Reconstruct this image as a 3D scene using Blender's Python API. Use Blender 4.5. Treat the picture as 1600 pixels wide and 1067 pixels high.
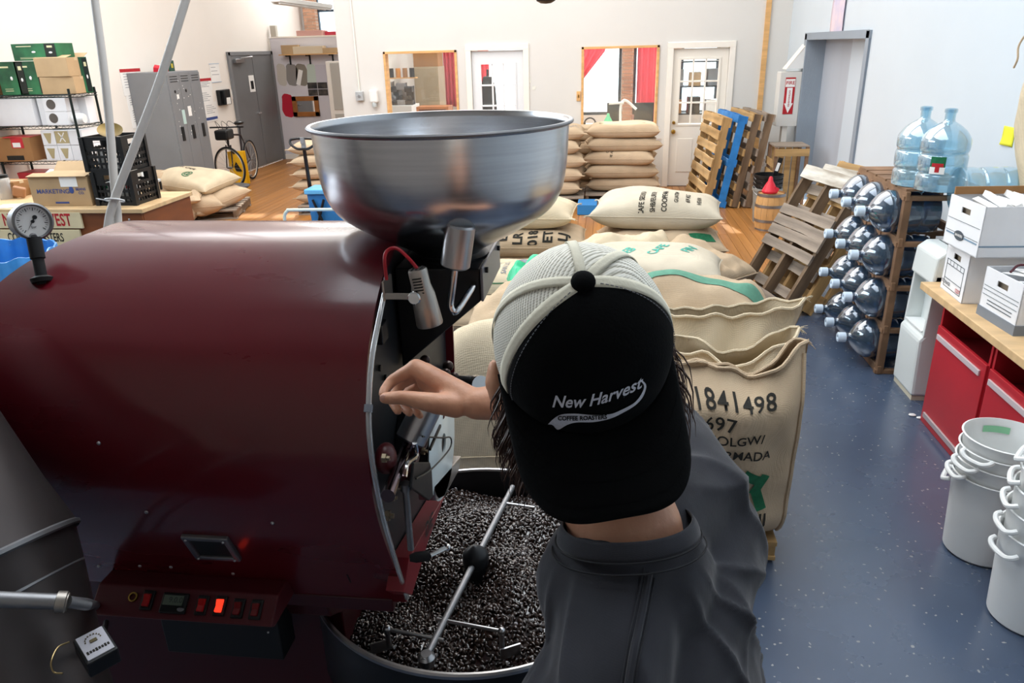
import bpy, bmesh, math, random
import numpy as np
from mathutils import Vector, Matrix, Euler

scene = bpy.context.scene
COL = scene.collection
for o in list(bpy.data.objects):
    bpy.data.objects.remove(o)

# ------------------------------------------------------------------ camera
F_PX, EYE = 1170.0, 2.1
_D = np.array([79.0, 2975.5, F_PX]); _D /= np.linalg.norm(_D)
_yv = -(F_PX * F_PX + 150 * 79) / 2975.5
_Y = np.array([150.0, _yv, F_PX]); _Y /= np.linalg.norm(_Y)
_X = np.cross(_D, _Y)
RW = np.stack([_X, _Y, -_D])          # camera axes (right, down, forward) -> room axes

cam_data = bpy.data.cameras.new('camera')
cam_data.sensor_width = 36.0
cam_data.lens = F_PX * 36.0 / 1600.0
cam_data.clip_start = 0.05
cam = bpy.data.objects.new('camera', cam_data)
COL.objects.link(cam)
_m = Matrix.Identity(4)
for i in range(3):
    _m[i][0] = RW[i][0]; _m[i][1] = -RW[i][1]; _m[i][2] = -RW[i][2]
_m[2][3] = EYE
cam.matrix_world = _m
scene.camera = cam

def P(px, py, x=None, y=None, z=None, d=None):
    """point of the room seen at a place of the photograph, on one known plane (or at a known depth)"""
    v = np.array([px - 800.0, py - 533.5, F_PX])
    if d is not None:
        r = RW @ (v / F_PX * d); t = 1.0
    else:
        r = RW @ v
        t = x / r[0] if x is not None else (y / r[1] if y is not None else (z - EYE) / r[2])
    return Vector((r[0] * t, r[1] * t, EYE + r[2] * t))

CR = Vector(RW @ np.array([1, 0, 0])); CU = Vector(RW @ np.array([0, -1, 0])); CF = Vector(RW @ np.array([0, 0, 1]))

# ------------------------------------------------------------------ exposure, sky, lights
vs = scene.view_settings
vs.view_transform = 'Standard'; vs.look = 'None'; vs.gamma = 1.0; vs.use_curve_mapping = False
vs.exposure = 0.2
scene.display_settings.display_device = 'sRGB'

world = bpy.data.worlds.new('sky'); scene.world = world
world.use_nodes = True
_bg = world.node_tree.nodes['Background']
_bg.inputs[0].default_value = (0.82, 0.92, 1.0, 1); _bg.inputs[1].default_value = 3.2

def area(name, loc, target, sx, sy, power, col=(1, 1, 1)):
    l = bpy.data.lights.new(name, 'AREA'); l.shape = 'RECTANGLE'; l.size = sx; l.size_y = sy
    l.energy = power; l.color = col
    o = bpy.data.objects.new(name, l); COL.objects.link(o); o.location = loc
    o.rotation_euler = (Vector(target) - Vector(loc)).to_track_quat('-Z', 'Y').to_euler()
    return o

sun = bpy.data.lights.new('sun', 'SUN'); sun.energy = 9.0; sun.angle = 0.01; sun.color = (1, 0.93, 0.8)
so = bpy.data.objects.new('sun', sun); COL.objects.link(so)
so.rotation_euler = Vector((0.12, -1.0, -0.577)).to_track_quat('-Z', 'Y').to_euler()
so.location = (-6, 20, 8)
area('skylight_lamp', (-1.6, 9.0, 5.0), (-1.6, 9.0, 0), 6.5, 6.0, 310, (1.0, 0.97, 0.93))
area('near_fill_lamp', (-0.2, 3.4, 5.0), (0.0, 3.4, 0), 4.5, 3.0, 185, (0.88, 0.94, 1.0))  # added fill light over the near end, no roof window there
area('left_fill_lamp', (-4.7, 8.2, 5.0), (-5.4, 8.6, 0), 2.2, 4.5, 100, (0.98, 0.98, 1.0))  # added fill light to brighten the wire shelf and locker side
area('left_window_lamp', (-6.7, 5.0, 3.7), (2.0, 5.5, 1.2), 5.5, 1.8, 170, (0.78, 0.89, 1.0))
area('recess_lamp', (-5.6, 16.4, 4.6), (-5.4, 13.5, 0.5), 2.2, 1.2, 90, (1.0, 0.98, 0.97))
area('front_room_fill', (-0.6, 14.2, 4.2), (-0.6, 14.3, 0), 5.5, 2.6, 230, (1.0, 0.95, 0.9))  # unseen area light that brightens the front room interior

# ------------------------------------------------------------------ helpers
def lin(c):
    return c / 12.92 if c <= 0.04045 else ((c + 0.055) / 1.055) ** 2.4
def rgb(h):
    h = h.lstrip('#')
    return tuple(lin(int(h[i:i + 2], 16) / 255) for i in (0, 2, 4))

MATS = {}
def mat(name, col, rough=0.5, metal=0.0, var=0.0, vscale=6.0, col2=None, bump=0.0, bscale=80.0, stretch=None,
        coat=0.0, emit=0.0, alpha=1.0, rnd=0.0, spec=0.5, rvar=0.0, trans=0.0, ior=1.45, aniso=0.0):
    m = bpy.data.materials.new(name); m.use_nodes = True; MATS[name] = m
    nt = m.node_tree; N = nt.nodes; L = nt.links
    b = N['Principled BSDF']
    if isinstance(col, str): col = rgb(col)
    if isinstance(col2, str): col2 = rgb(col2)
    b.inputs['Base Color'].default_value = (*col, 1)
    b.inputs['Roughness'].default_value = rough; b.inputs['Metallic'].default_value = metal
    b.inputs['Specular IOR Level'].default_value = spec
    b.inputs['IOR'].default_value = ior
    if coat: b.inputs['Coat Weight'].default_value = coat; b.inputs['Coat Roughness'].default_value = 0.12
    if trans: b.inputs['Transmission Weight'].default_value = trans
    if aniso: b.inputs['Anisotropic'].default_value = aniso
    if emit:
        b.inputs['Emission Color'].default_value = (*col, 1); b.inputs['Emission Strength'].default_value = emit
    if alpha < 1: b.inputs['Alpha'].default_value = alpha
    tc = None
    if var or bump or rvar or col2:
        tc = N.new('ShaderNodeTexCoord'); mp = N.new('ShaderNodeMapping')
        L.new(tc.outputs['Object'], mp.inputs[0])
        if stretch: mp.inputs['Scale'].default_value = stretch
    last = None
    if var or col2:
        n = N.new('ShaderNodeTexNoise'); n.inputs['Scale'].default_value = vscale; n.inputs['Detail'].default_value = 5
        L.new(mp.outputs[0], n.inputs[0])
        r = N.new('ShaderNodeValToRGB')
        c1 = tuple(max(0, x * (1 - var)) for x in col); c2 = col2 if col2 else tuple(min(1, x * (1 + var)) for x in col)
        r.color_ramp.elements[0].position = 0.35; r.color_ramp.elements[1].position = 0.68
        r.color_ramp.elements[0].color = (*c1, 1); r.color_ramp.elements[1].color = (*c2, 1)
        L.new(n.outputs[0], r.inputs[0]); last = r.outputs[0]
    if rnd:
        oi = N.new('ShaderNodeObjectInfo'); hs = N.new('ShaderNodeHueSaturation')
        mr = N.new('ShaderNodeMapRange'); mr.inputs[3].default_value = 1 - rnd; mr.inputs[4].default_value = 1 + rnd
        L.new(oi.outputs['Random'], mr.inputs[0]); L.new(mr.outputs[0], hs.inputs['Value'])
        if last: L.new(last, hs.inputs['Color'])
        else: hs.inputs['Color'].default_value = (*col, 1)
        last = hs.outputs[0]
    if last: L.new(last, b.inputs['Base Color'])
    if rvar:
        n2 = N.new('ShaderNodeTexNoise'); n2.inputs['Scale'].default_value = vscale * 1.7; n2.inputs['Detail'].default_value = 6
        L.new(mp.outputs[0], n2.inputs[0]); mr = N.new('ShaderNodeMapRange')
        mr.inputs[3].default_value = max(0.02, rough - rvar); mr.inputs[4].default_value = rough + rvar
        L.new(n2.outputs[0], mr.inputs[0]); L.new(mr.outputs[0], b.inputs['Roughness'])
    if bump:
        n = N.new('ShaderNodeTexNoise'); n.inputs['Scale'].default_value = bscale; n.inputs['Detail'].default_value = 4
        L.new(mp.outputs[0], n.inputs[0])
        bp = N.new('ShaderNodeBump'); bp.inputs['Strength'].default_value = bump; bp.inputs['Distance'].default_value = 0.01
        L.new(n.outputs[0], bp.inputs['Height']); L.new(bp.outputs[0], b.inputs['Normal'])
    return m

def weave(m, scale, strength, dark=0.75, dist=0.004):
    """adds a woven thread relief and slight colour to a material"""
    nt = m.node_tree; N = nt.nodes; L = nt.links; b = N['Principled BSDF']
    tc = N.new('ShaderNodeTexCoord')
    ws = []
    for ax in ('X', 'Y', 'Z'):
        w = N.new('ShaderNodeTexWave'); w.bands_direction = ax; w.inputs['Scale'].default_value = scale
        w.inputs['Distortion'].default_value = 1.5; w.inputs['Detail'].default_value = 1; L.new(tc.outputs['Object'], w.inputs[0]); ws.append(w)
    a = N.new('ShaderNodeMath'); a.operation = 'ADD'; L.new(ws[0].outputs['Fac'], a.inputs[0]); L.new(ws[1].outputs['Fac'], a.inputs[1])
    a2 = N.new('ShaderNodeMath'); a2.operation = 'ADD'; L.new(a.outputs[0], a2.inputs[0]); L.new(ws[2].outputs['Fac'], a2.inputs[1])
    bp = N.new('ShaderNodeBump'); bp.inputs['Strength'].default_value = strength; bp.inputs['Distance'].default_value = dist
    L.new(a2.outputs[0], bp.inputs['Height'])
    if b.inputs['Normal'].is_linked: L.new(b.inputs['Normal'].links[0].from_socket, bp.inputs['Normal'])
    L.new(bp.outputs[0], b.inputs['Normal'])
    mx = N.new('ShaderNodeMix'); mx.data_type = 'RGBA'; mx.blend_type = 'MULTIPLY'
    mr = N.new('ShaderNodeMapRange'); mr.inputs[2].default_value = 2.4; mr.inputs[3].default_value = dark; mr.inputs[4].default_value = 1.0
    L.new(a2.outputs[0], mr.inputs[0])
    mx.inputs[0].default_value = 1.0
    if b.inputs['Base Color'].is_linked: L.new(b.inputs['Base Color'].links[0].from_socket, mx.inputs[6])
    else: mx.inputs[6].default_value = b.inputs['Base Color'].default_value
    L.new(mr.outputs[0], mx.inputs[7]); L.new(mx.outputs[2], b.inputs['Base Color'])
    return m

def glassy(name, tint, gloss=0.25, rough=0.03, facing=0.6):
    """thin clear plastic or glass: tinted see-through with a glossy sheen that grows to grazing angles"""
    m = bpy.data.materials.new(name); m.use_nodes = True; nt = m.node_tree; N = nt.nodes; L = nt.links
    N.remove(N['Principled BSDF']); out = N['Material Output']
    t = N.new('ShaderNodeBsdfTransparent'); t.inputs[0].default_value = (*tint, 1)
    g = N.new('ShaderNodeBsdfGlossy'); g.inputs['Roughness'].default_value = rough; g.inputs[0].default_value = (1, 1, 1, 1)
    d = N.new('ShaderNodeBsdfDiffuse'); d.inputs[0].default_value = (*tint, 1)
    lw = N.new('ShaderNodeLayerWeight'); lw.inputs[0].default_value = 0.35
    m1 = N.new('ShaderNodeMixShader'); m1.inputs[0].default_value = facing
    L.new(t.outputs[0], m1.inputs[2]); L.new(d.outputs[0], m1.inputs[1])
    mul = N.new('ShaderNodeMath'); mul.operation = 'MULTIPLY_ADD'; mul.inputs[1].default_value = gloss * 2; mul.inputs[2].default_value = 0.04; mul.use_clamp = True
    L.new(lw.outputs['Facing'], mul.inputs[0])
    m2 = N.new('ShaderNodeMixShader'); L.new(mul.outputs[0], m2.inputs[0]); L.new(m1.outputs[0], m2.inputs[1]); L.new(g.outputs[0], m2.inputs[2])
    L.new(m2.outputs[0], out.inputs['Surface'])
    MATS[name] = m
    return m

WM = {}     # world matrix of every root
def root_of(o):
    while o.parent: o = o.parent
    return o

def tag(o, label=None, cat=None, group=None, kind=None):
    if label: o['label'] = label
    if cat: o['category'] = cat
    if group: o['group'] = group
    if kind: o['kind'] = kind
    return o

def thing(name, label, cat, loc=(0, 0, 0), rot=(0, 0, 0), group=None, kind=None):
    o = bpy.data.objects.new(name, None); COL.objects.link(o)
    o.empty_display_size = 0.05
    if isinstance(rot, (int, float)): rot = (0, 0, rot)
    M = Matrix.LocRotScale(Vector(loc), Euler(rot) if not isinstance(rot, Matrix) else rot.to_euler(), None)
    o.location = loc; o.rotation_euler = M.to_euler(); WM[o.name] = M
    return tag(o, label, cat, group, kind)

class MB:
    def __init__(s): s.v = []; s.f = []
    def add(s, vs_, fs_):
        n = len(s.v); s.v.extend([tuple(p) for p in vs_]); s.f.extend([tuple(i + n for i in q) for q in fs_]); return s
    def box(s, c, d, rot=None):
        hx, hy, hz = d[0] / 2, d[1] / 2, d[2] / 2
        vs_ = [Vector((x, y, z)) for z in (-hz, hz) for y in (-hy, hy) for x in (-hx, hx)]
        if rot is not None:
            R = rot if isinstance(rot, Matrix) else Euler(rot).to_matrix()
            vs_ = [R @ p for p in vs_]
        vs_ = [p + Vector(c) for p in vs_]
        return s.add(vs_, [(0, 2, 3, 1), (4, 5, 7, 6), (0, 1, 5, 4), (2, 6, 7, 3), (0, 4, 6, 2), (1, 3, 7, 5)])
    def bb(s, x0, x1, y0, y1, z0, z1):
        return s.box(((x0 + x1) / 2, (y0 + y1) / 2, (z0 + z1) / 2), (abs(x1 - x0), abs(y1 - y0), abs(z1 - z0)))
    def tube(s, pts, r, n=8, caps=True, closed=False):
        pts = [Vector(p) for p in pts]; k = len(pts)
        rs = r if isinstance(r, (list, tuple)) else [r] * k
        rings = []; prev = None
        for i, p in enumerate(pts):
            if closed: t = pts[(i + 1) % k] - pts[i - 1]
            else: t = pts[min(i + 1, k - 1)] - pts[max(i - 1, 0)]
            t.normalize()
            if prev is None:
                a = Vector((0, 0, 1)) if abs(t.z) < 0.9 else Vector((1, 0, 0))
                nrm = t.cross(a).normalized()
            else:
                nrm = (prev - t * prev.dot(t)).normalized()
            prev = nrm; bn = t.cross(nrm)
            rings.append([p + (nrm * math.cos(2 * math.pi * j / n) + bn * math.sin(2 * math.pi * j / n)) * rs[i] for j in range(n)])
        vs_ = [q for ring in rings for q in ring]; fs_ = []
        for i in range(k if closed else k - 1):
            i2 = (i + 1) % k
            for j in range(n):
                fs_.append((i * n + j, i * n + (j + 1) % n, i2 * n + (j + 1) % n, i2 * n + j))
        if caps and not closed:
            fs_.append(tuple(range(n - 1, -1, -1))); fs_.append(tuple((k - 1) * n + j for j in range(n)))
        return s.add(vs_, fs_)
    def cyl(s, p0, p1, r0, r1=None, n=20, caps=True):
        return s.tube([p0, p1], [r0, r0 if r1 is None else r1], n, caps)
    def lathe(s, prof, o=(0, 0, 0), n=32, M=None, close=False):
        o = Vector(o); vs_ = []; fs_ = []; k = len(prof)
        for (r, z) in prof:
            for j in range(n):
                a = 2 * math.pi * j / n; p = Vector((r * math.cos(a), r * math.sin(a), z))
                if M is not None: p = M @ p
                vs_.append(p + o)
        for i in range(k - 1):
            for j in range(n):
                fs_.append((i * n + j, i * n + (j + 1) % n, (i + 1) * n + (j + 1) % n, (i + 1) * n + j))
        if close:
            for j in range(n): fs_.append(((k - 1) * n + j, (k - 1) * n + (j + 1) % n, (j + 1) % n, j))
        else:
            if prof[0][0] > 1e-6: fs_.append(tuple(range(n - 1, -1, -1)))
            if prof[-1][0] > 1e-6: fs_.append(tuple((k - 1) * n + j for j in range(n)))
        return s.add(vs_, fs_)
    def prism(s, poly, axis, a, b):
        def mk(p, c):
            return {'x': (c, p[0], p[1]), 'y': (p[0], c, p[1]), 'z': (p[0], p[1], c)}[axis]
        n = len(poly); vs_ = [mk(p, a) for p in poly] + [mk(p, b) for p in poly]
        fs_ = [tuple(range(n - 1, -1, -1)), tuple(range(n, 2 * n))]
        for i in range(n): fs_.append((i, (i + 1) % n, n + (i + 1) % n, n + i))
        return s.add(vs_, fs_)
    def ell(s, c, r, n=16, m=10, M=None):
        if isinstance(r, (int, float)): r = (r, r, r)
        c = Vector(c); vs_ = []; fs_ = []
        for i in range(m + 1):
            ph = math.pi * i / m
            for j in range(n):
                a = 2 * math.pi * j / n
                p = Vector((r[0] * math.sin(ph) * math.cos(a), r[1] * math.sin(ph) * math.sin(a), r[2] * math.cos(ph)))
                if M is not None: p = M @ p
                vs_.append(p + c)
        for i in range(m):
            for j in range(n): fs_.append((i * n + j, (i + 1) * n + j, (i + 1) * n + (j + 1) % n, i * n + (j + 1) % n))
        return s.add(vs_, fs_)
    def cap(s, p0, p1, r0, r1, n=14):
        """closed tapered capsule"""
        p0 = Vector(p0); p1 = Vector(p1); t = (p1 - p0).normalized(); pts = []; rs = []
        for k in range(5):
            a = math.pi / 2 * (1 - k / 4.0); pts.append(p0 - t * r0 * math.sin(a)); rs.append(max(r0 * math.cos(a), r0 * 0.02))
        for k in range(5):
            a = math.pi / 2 * k / 4.0; pts.append(p1 + t * r1 * math.sin(a)); rs.append(max(r1 * math.cos(a), r1 * 0.02))
        return s.tube(pts, rs, n)
    def grid(s, fn, nu, nv, closed_u=False):
        vs_ = [fn(i / (nu if closed_u else nu - 1), j / (nv - 1)) for j in range(nv) for i in range(nu)]
        fs_ = []
        for j in range(nv - 1):
            for i in range(nu if closed_u else nu - 1):
                i2 = (i + 1) % nu; fs_.append((j * nu + i, j * nu + i2, (j + 1) * nu + i2, (j + 1) * nu + i))
        return s.add(vs_, fs_)
    def mesh(s, name, m, smooth=True, ang=35, inv=None):
        me = bpy.data.meshes.new(name)
        vs_ = s.v if inv is None else [inv @ Vector(p) for p in s.v]
        me.from_pydata([tuple(p) for p in vs_], [], s.f)
        bm = bmesh.new(); bm.from_mesh(me)
        bmesh.ops.remove_doubles(bm, verts=bm.verts, dist=1e-6)
        bmesh.ops.recalc_face_normals(bm, faces=bm.faces); bm.to_mesh(me); bm.free()
        if m is not None: me.materials.append(m)
        if smooth:
            me.shade_smooth(); me.set_sharp_from_angle(angle=math.radians(ang))
        return me
    def build(s, name, m, parent=None, smooth=True, ang=35, bevel=0, label=None, kind=None, local=False, solid=0, sub=0, cat=None, group=None):
        inv = None
        if parent is not None and not local:
            inv = WM.get(root_of(parent).name, Matrix.Identity(4)).inverted()
        o = bpy.data.objects.new(name, s.mesh(name, m, smooth, ang, inv)); COL.objects.link(o)
        if parent is not None: o.parent = parent
        else: WM[o.name] = Matrix.Identity(4)
        if solid:
            md = o.modifiers.new('thickness', 'SOLIDIFY'); md.thickness = solid; md.offset = 0
        if bevel:
            md = o.modifiers.new('bevel', 'BEVEL'); md.width = bevel; md.segments = 2; md.limit_method = 'ANGLE'; md.harden_normals = False
        if sub:
            md = o.modifiers.new('sub', 'SUBSURF'); md.levels = sub; md.render_levels = sub
        return tag(o, label, cat, group, kind)

def inst(me, name, parent, M, label=None, kind=None):
    """one more piece that shares its mesh; M is its place inside the parent"""
    o = bpy.data.objects.new(name, me); COL.objects.link(o)
    if parent is not None: o.parent = parent
    o.matrix_basis = M
    return tag(o, label, None, None, kind)

def dup(root, loc, rot=None, label=None, group=None):
    r = root.copy(); COL.objects.link(r); r.location = loc
    if rot is not None: r.rotation_euler = rot if not isinstance(rot, (int, float)) else (0, 0, rot)
    WM[r.name] = Matrix.LocRotScale(Vector(loc), r.rotation_euler, None)
    if label: r['label'] = label
    if group: r['group'] = group
    for ch in list(root.children):
        c = ch.copy(); COL.objects.link(c); c.parent = r
        for g in list(ch.children):
            d = g.copy(); COL.objects.link(d); d.parent = c
    return r

def arc(c, r, a0, a1, n, ax1=(1, 0, 0), ax2=(0, 0, 1)):
    c = Vector(c); ax1 = Vector(ax1); ax2 = Vector(ax2)
    return [c + ax1 * (r * math.cos(a0 + (a1 - a0) * i / (n - 1))) + ax2 * (r * math.sin(a0 + (a1 - a0) * i / (n - 1))) for i in range(n)]

def spline(pts, n=8):
    """Catmull-Rom through points"""
    pts = [Vector(p) for p in pts]; out = []
    q = [pts[0] * 2 - pts[1]] + pts + [pts[-1] * 2 - pts[-2]]
    for i in range(1, len(q) - 2):
        for k in range(n):
            t = k / n
            out.append(0.5 * ((2 * q[i]) + (q[i + 1] - q[i - 1]) * t + (2 * q[i - 1] - 5 * q[i] + 4 * q[i + 1] - q[i + 2]) * t * t + (-q[i - 1] + 3 * q[i] - 3 * q[i + 1] + q[i + 2]) * t ** 3))
    out.append(pts[-1]); return out

def text(body, size, m, parent, fn, name='lettering', bold=0.0, shear=0.0, spacing=1.0, cut=0.0, wx=1.0, local=True, label=None, ang=0.0):
    """flat lettering: every vertex of the word is carried onto a surface by fn(x, y)"""
    cu = bpy.data.curves.new('lettering', 'FONT'); cu.body = body; cu.size = size; cu.align_x = 'CENTER'; cu.align_y = 'CENTER'
    cu.offset = bold * size; cu.shear = shear; cu.space_character = spacing; cu.resolution_u = 3
    to = bpy.data.objects.new('lettering', cu); COL.objects.link(to)
    me = bpy.data.meshes.new_from_object(to); bpy.data.objects.remove(to); bpy.data.curves.remove(cu)
    bm = bmesh.new(); bm.from_mesh(me); bpy.data.meshes.remove(me)
    if cut:
        for _ in range(4):
            es = [e for e in bm.edges if e.calc_length() > cut]
            if not es: break
            bmesh.ops.subdivide_edges(bm, edges=es, cuts=1)
            bmesh.ops.triangulate(bm, faces=[f for f in bm.faces if len(f.verts) > 3])
    inv = None if local else WM.get(root_of(parent).name, Matrix.Identity(4)).inverted()
    ca, sa = math.cos(ang), math.sin(ang)
    for v in bm.verts:
        x, y = v.co.x * wx, v.co.y
        p = Vector(fn(x * ca - y * sa, x * sa + y * ca)); v.co = inv @ p if inv else p
    me = bpy.data.meshes.new(name); bm.to_mesh(me); bm.free(); me.materials.append(m)
    o = bpy.data.objects.new(name, me); COL.objects.link(o); o.parent = parent
    if label: o['label'] = label
    return o

def plane_fn(o, ux, uy):
    o = Vector(o); ux = Vector(ux).normalized(); uy = Vector(uy).normalized()
    return lambda x, y: o + ux * x + uy * y

# ------------------------------------------------------------------ materials
white_wall = mat('white_wall_paint', '#d9d7d3', 0.85, var=0.012, vscale=1.5, bump=0.03, bscale=40)
left_paint = mat('left_wall_paint', '#efe9e1', 0.85, var=0.012, vscale=1.5, bump=0.03, bscale=40)
cool_wall = mat('cool_white_wall_paint', '#c9d3db', 0.8, var=0.015, vscale=1.5, bump=0.03, bscale=40)
lilac_wall = mat('pale_grey_wall_paint', '#d9d6dc', 0.85, var=0.02, vscale=1.0)
trim_white = mat('white_trim_paint', '#f0ebe2', 0.5, var=0.02)
wood_trim = mat('bare_wood_trim', '#d9aa70', 0.6, var=0.15, vscale=3, stretch=(1, 1, 6))
steel_grey = mat('grey_metal_paint', '#7f8184', 0.45, var=0.04, vscale=3, rvar=0.08)
elev_blue = mat('blue_grey_metal_frame', '#8d98a4', 0.5, var=0.03, vscale=2)
elev_door = mat('brushed_steel_door', '#b2b8c2', 0.5, metal=0.0, var=0.05, vscale=2, stretch=(1, 1, 0.3))
black_pl = mat('black_plastic', '#101214', 0.4, var=0.1)
dark_metal = mat('dark_metal', '#1b1d20', 0.4, metal=0.3, var=0.15, rvar=0.1)
black_rub = mat('black_rubber', '#141416', 0.7)
chrome = mat('chrome', '#d8d8d8', 0.12, metal=1.0)
steel = mat('brushed_steel', '#b4b4b6', 0.3, metal=1.0, var=0.05, vscale=30, stretch=(1, 1, 0.05), rvar=0.05)
dull_steel = mat('dull_steel', '#8b8b8d', 0.45, metal=0.9, var=0.1, vscale=12, rvar=0.1)
brass = mat('brass', '#b08c42', 0.3, metal=1.0, var=0.1)
white_pl = mat('white_plastic', '#e9ebea', 0.38, var=0.02, vscale=4)
white_card = mat('white_cardboard', '#eeeff2', 0.7, var=0.02)
kraft = mat('kraft_cardboard', '#b89a74', 0.8, var=0.07, vscale=5, rnd=0.06)
kraft_dk = mat('brown_cardboard', '#a07448', 0.8, var=0.08, vscale=5)
paper = mat('paper', '#f2f1ee', 0.85, var=0.02)
ink = mat('black_ink', '#26241f', 0.9, var=0.25, vscale=40)
ink_green = mat('green_ink', '#1f6a46', 0.9, var=0.2, vscale=40)
ink_teal = mat('teal_ink', '#4fae9d', 0.9, var=0.2, vscale=30)
ink_faded = mat('faded_green_stripe', '#5c8f79', 0.9, var=0.08, vscale=30)
ink_red = mat('red_ink', '#b5242c', 0.85, var=0.1, vscale=30)
ink_blue = mat('blue_ink', '#3b4f8c', 0.85, var=0.1)
ink_grey = mat('grey_ink', '#7d828a', 0.85)
pallet_wood = mat('weathered_pallet_wood', '#988a7c', 0.8, var=0.3, vscale=5, stretch=(0.35, 3, 3), bump=0.15, bscale=30, rnd=0.2)
pallet_warm = mat('warm_pallet_wood', '#b3905f', 0.8, var=0.25, vscale=5, stretch=(0.35, 3, 3), bump=0.12, bscale=30, rnd=0.18)
pallet_dark = mat('dark_stringer_wood', '#75604b', 0.8, var=0.3, vscale=6, stretch=(0.4, 3, 3), bump=0.15, bscale=30, rnd=0.12)
pallet_white = mat('whitewashed_pallet_wood', '#d6d2c8', 0.8, col2='#9c9284', vscale=6, stretch=(0.5, 3, 3), bump=0.15, bscale=30)
pallet_blue = mat('blue_painted_wood', '#2a7cc4', 0.6, var=0.15, vscale=8, bump=0.1)
crate_wood = mat('brown_crate_wood', '#84644a', 0.75, var=0.25, vscale=7, stretch=(1, 1, 1), bump=0.1, bscale=30, rnd=0.12)
counter_wood = mat('pale_counter_wood', '#d2b083', 0.5, var=0.12, vscale=4, stretch=(1, 4, 1))
desk_panel = mat('reddish_brown_wood_panel', '#7d4420', 0.5, var=0.18, vscale=3, stretch=(0.6, 0.6, 3))
red_cab = mat('red_cabinet_paint', '#b3202c', 0.4, var=0.05, vscale=3)
burlap = weave(mat('burlap', '#c8b092', 0.95, var=0.08, vscale=5, bump=0.15, bscale=25, rnd=0.05), 75, 0.35, 0.82)
burlap_pale = weave(mat('pale_burlap', '#dccbad', 0.95, var=0.07, vscale=5, bump=0.2, bscale=22, rnd=0.04), 75, 0.4, 0.82)
burlap_white = weave(mat('off_white_sackcloth', '#d3c8b3', 0.95, var=0.06, vscale=5, bump=0.12, bscale=22), 90, 0.3, 0.85)
red_drum = mat('glossy_maroon_enamel', '#5a0c18', 0.3, var=0.07, vscale=2.5, stretch=(.7, 2.2, 2.2), coat=0.5, rvar=0.12, spec=0.35)
shirt_m = weave(mat('charcoal_jersey', '#282930', 0.9, var=0.12, vscale=14, bump=0.12, bscale=18), 260, 0.12, 0.92, 0.001)
_sb = shirt_m.node_tree.nodes['Principled BSDF']; _sb.inputs['Sheen Weight'].default_value = 0.22; _sb.inputs['Sheen Roughness'].default_value = 0.35
jeans_m = weave(mat('dark_denim', '#1e2738', 0.9, var=0.15, vscale=30), 300, 0.2, 0.8, 0.001)
skin_m = mat('skin', '#cd9476', 0.48, var=0.08, vscale=22, bump=0.08, bscale=140, col2='#d8a283')
skin_m.node_tree.nodes['Principled BSDF'].inputs['Subsurface Weight'].default_value = 0.12
skin_m.node_tree.nodes['Principled BSDF'].inputs['Subsurface Radius'].default_value = (0.012, 0.005, 0.003)
hair_m = mat('dark_brown_hair', '#432d23', 0.45, var=0.3, vscale=60)
cap_black = mat('black_cap_foam', '#08090a', 1.0, spec=.15, var=0.1, vscale=20, bump=0.1, bscale=300)
cap_cream = mat('cream_cotton_tape', '#ddd8c4', 0.9, var=0.05, vscale=30, bump=0.1, bscale=200)
thread_w = mat('white_embroidery_thread', '#d6d7e0', 0.7, var=0.06, vscale=200)
glass_m = glassy('window_glass', (0.97, 0.985, 0.98), 0.1, 0.02, 0.97)
bottle_m = glassy('blue_water_bottle_plastic', (0.74, 0.90, 0.97), 0.35, 0.06, 0.86)
bottle_dk = glassy('deep_blue_water_bottle', (0.30, 0.46, 0.62), 0.4, 0.06, 0.9)
tube_m = glassy('clear_hose_plastic', (0.85, 0.87, 0.87), 0.5, 0.08, 0.6)
# ------------------------------------------------------------------ room shell
def wall(name, axis, pos, th, a0, a1, z0, z1, m, holes=()):
    """wall slab with real openings: (a0, a1, z0, z1)"""
    As = sorted({a0, a1} | {h[0] for h in holes} | {h[1] for h in holes}); Zs = sorted({z0, z1} | {h[2] for h in holes} | {h[3] for h in holes})
    b = MB()
    for i in range(len(As) - 1):
        for j in range(len(Zs) - 1):
            ca, cz = (As[i] + As[i + 1]) / 2, (Zs[j] + Zs[j + 1]) / 2
            if any(h[0] < ca < h[1] and h[2] < cz < h[3] for h in holes): continue
            if axis == 'y': b.bb(As[i], As[i + 1], pos, pos + th, Zs[j], Zs[j + 1])
            else: b.bb(pos, pos + th, As[i], As[i + 1], Zs[j], Zs[j + 1])
    return b.build(name, m, smooth=False, kind='structure')

XL, XR, YB, YN, ZC = -6.8, 2.6, 12.05, -2.6, 5.3
# speckled rubber floor
rub = mat('speckled_dark_rubber_floor', '#435167', 0.27, var=0.14, vscale=1.3, rvar=0.06, bump=0.02, bscale=9, spec=0.9, ior=1.55)
nt = rub.node_tree; N = nt.nodes; L = nt.links
tc = N.new('ShaderNodeTexCoord'); vo = N.new('ShaderNodeTexVoronoi'); vo.inputs['Scale'].default_value = 33
nz = N.new('ShaderNodeTexNoise'); nz.inputs['Scale'].default_value = 40; L.new(tc.outputs['Object'], nz.inputs[0])
mxv = N.new('ShaderNodeMix'); mxv.data_type = 'VECTOR'; mxv.inputs[0].default_value = 0.025
L.new(tc.outputs['Object'], mxv.inputs[4]); L.new(nz.outputs['Color'], mxv.inputs[5]); L.new(mxv.outputs[1], vo.inputs['Vector'])
lt = N.new('ShaderNodeMath'); lt.operation = 'LESS_THAN'; lt.inputs[1].default_value = 0.15; L.new(vo.outputs['Distance'], lt.inputs[0])
sep = N.new('ShaderNodeSeparateColor'); L.new(vo.outputs['Color'], sep.inputs[0])
gt = N.new('ShaderNodeMath'); gt.operation = 'GREATER_THAN'; gt.inputs[1].default_value = 0.55; L.new(sep.outputs[0], gt.inputs[0])
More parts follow.
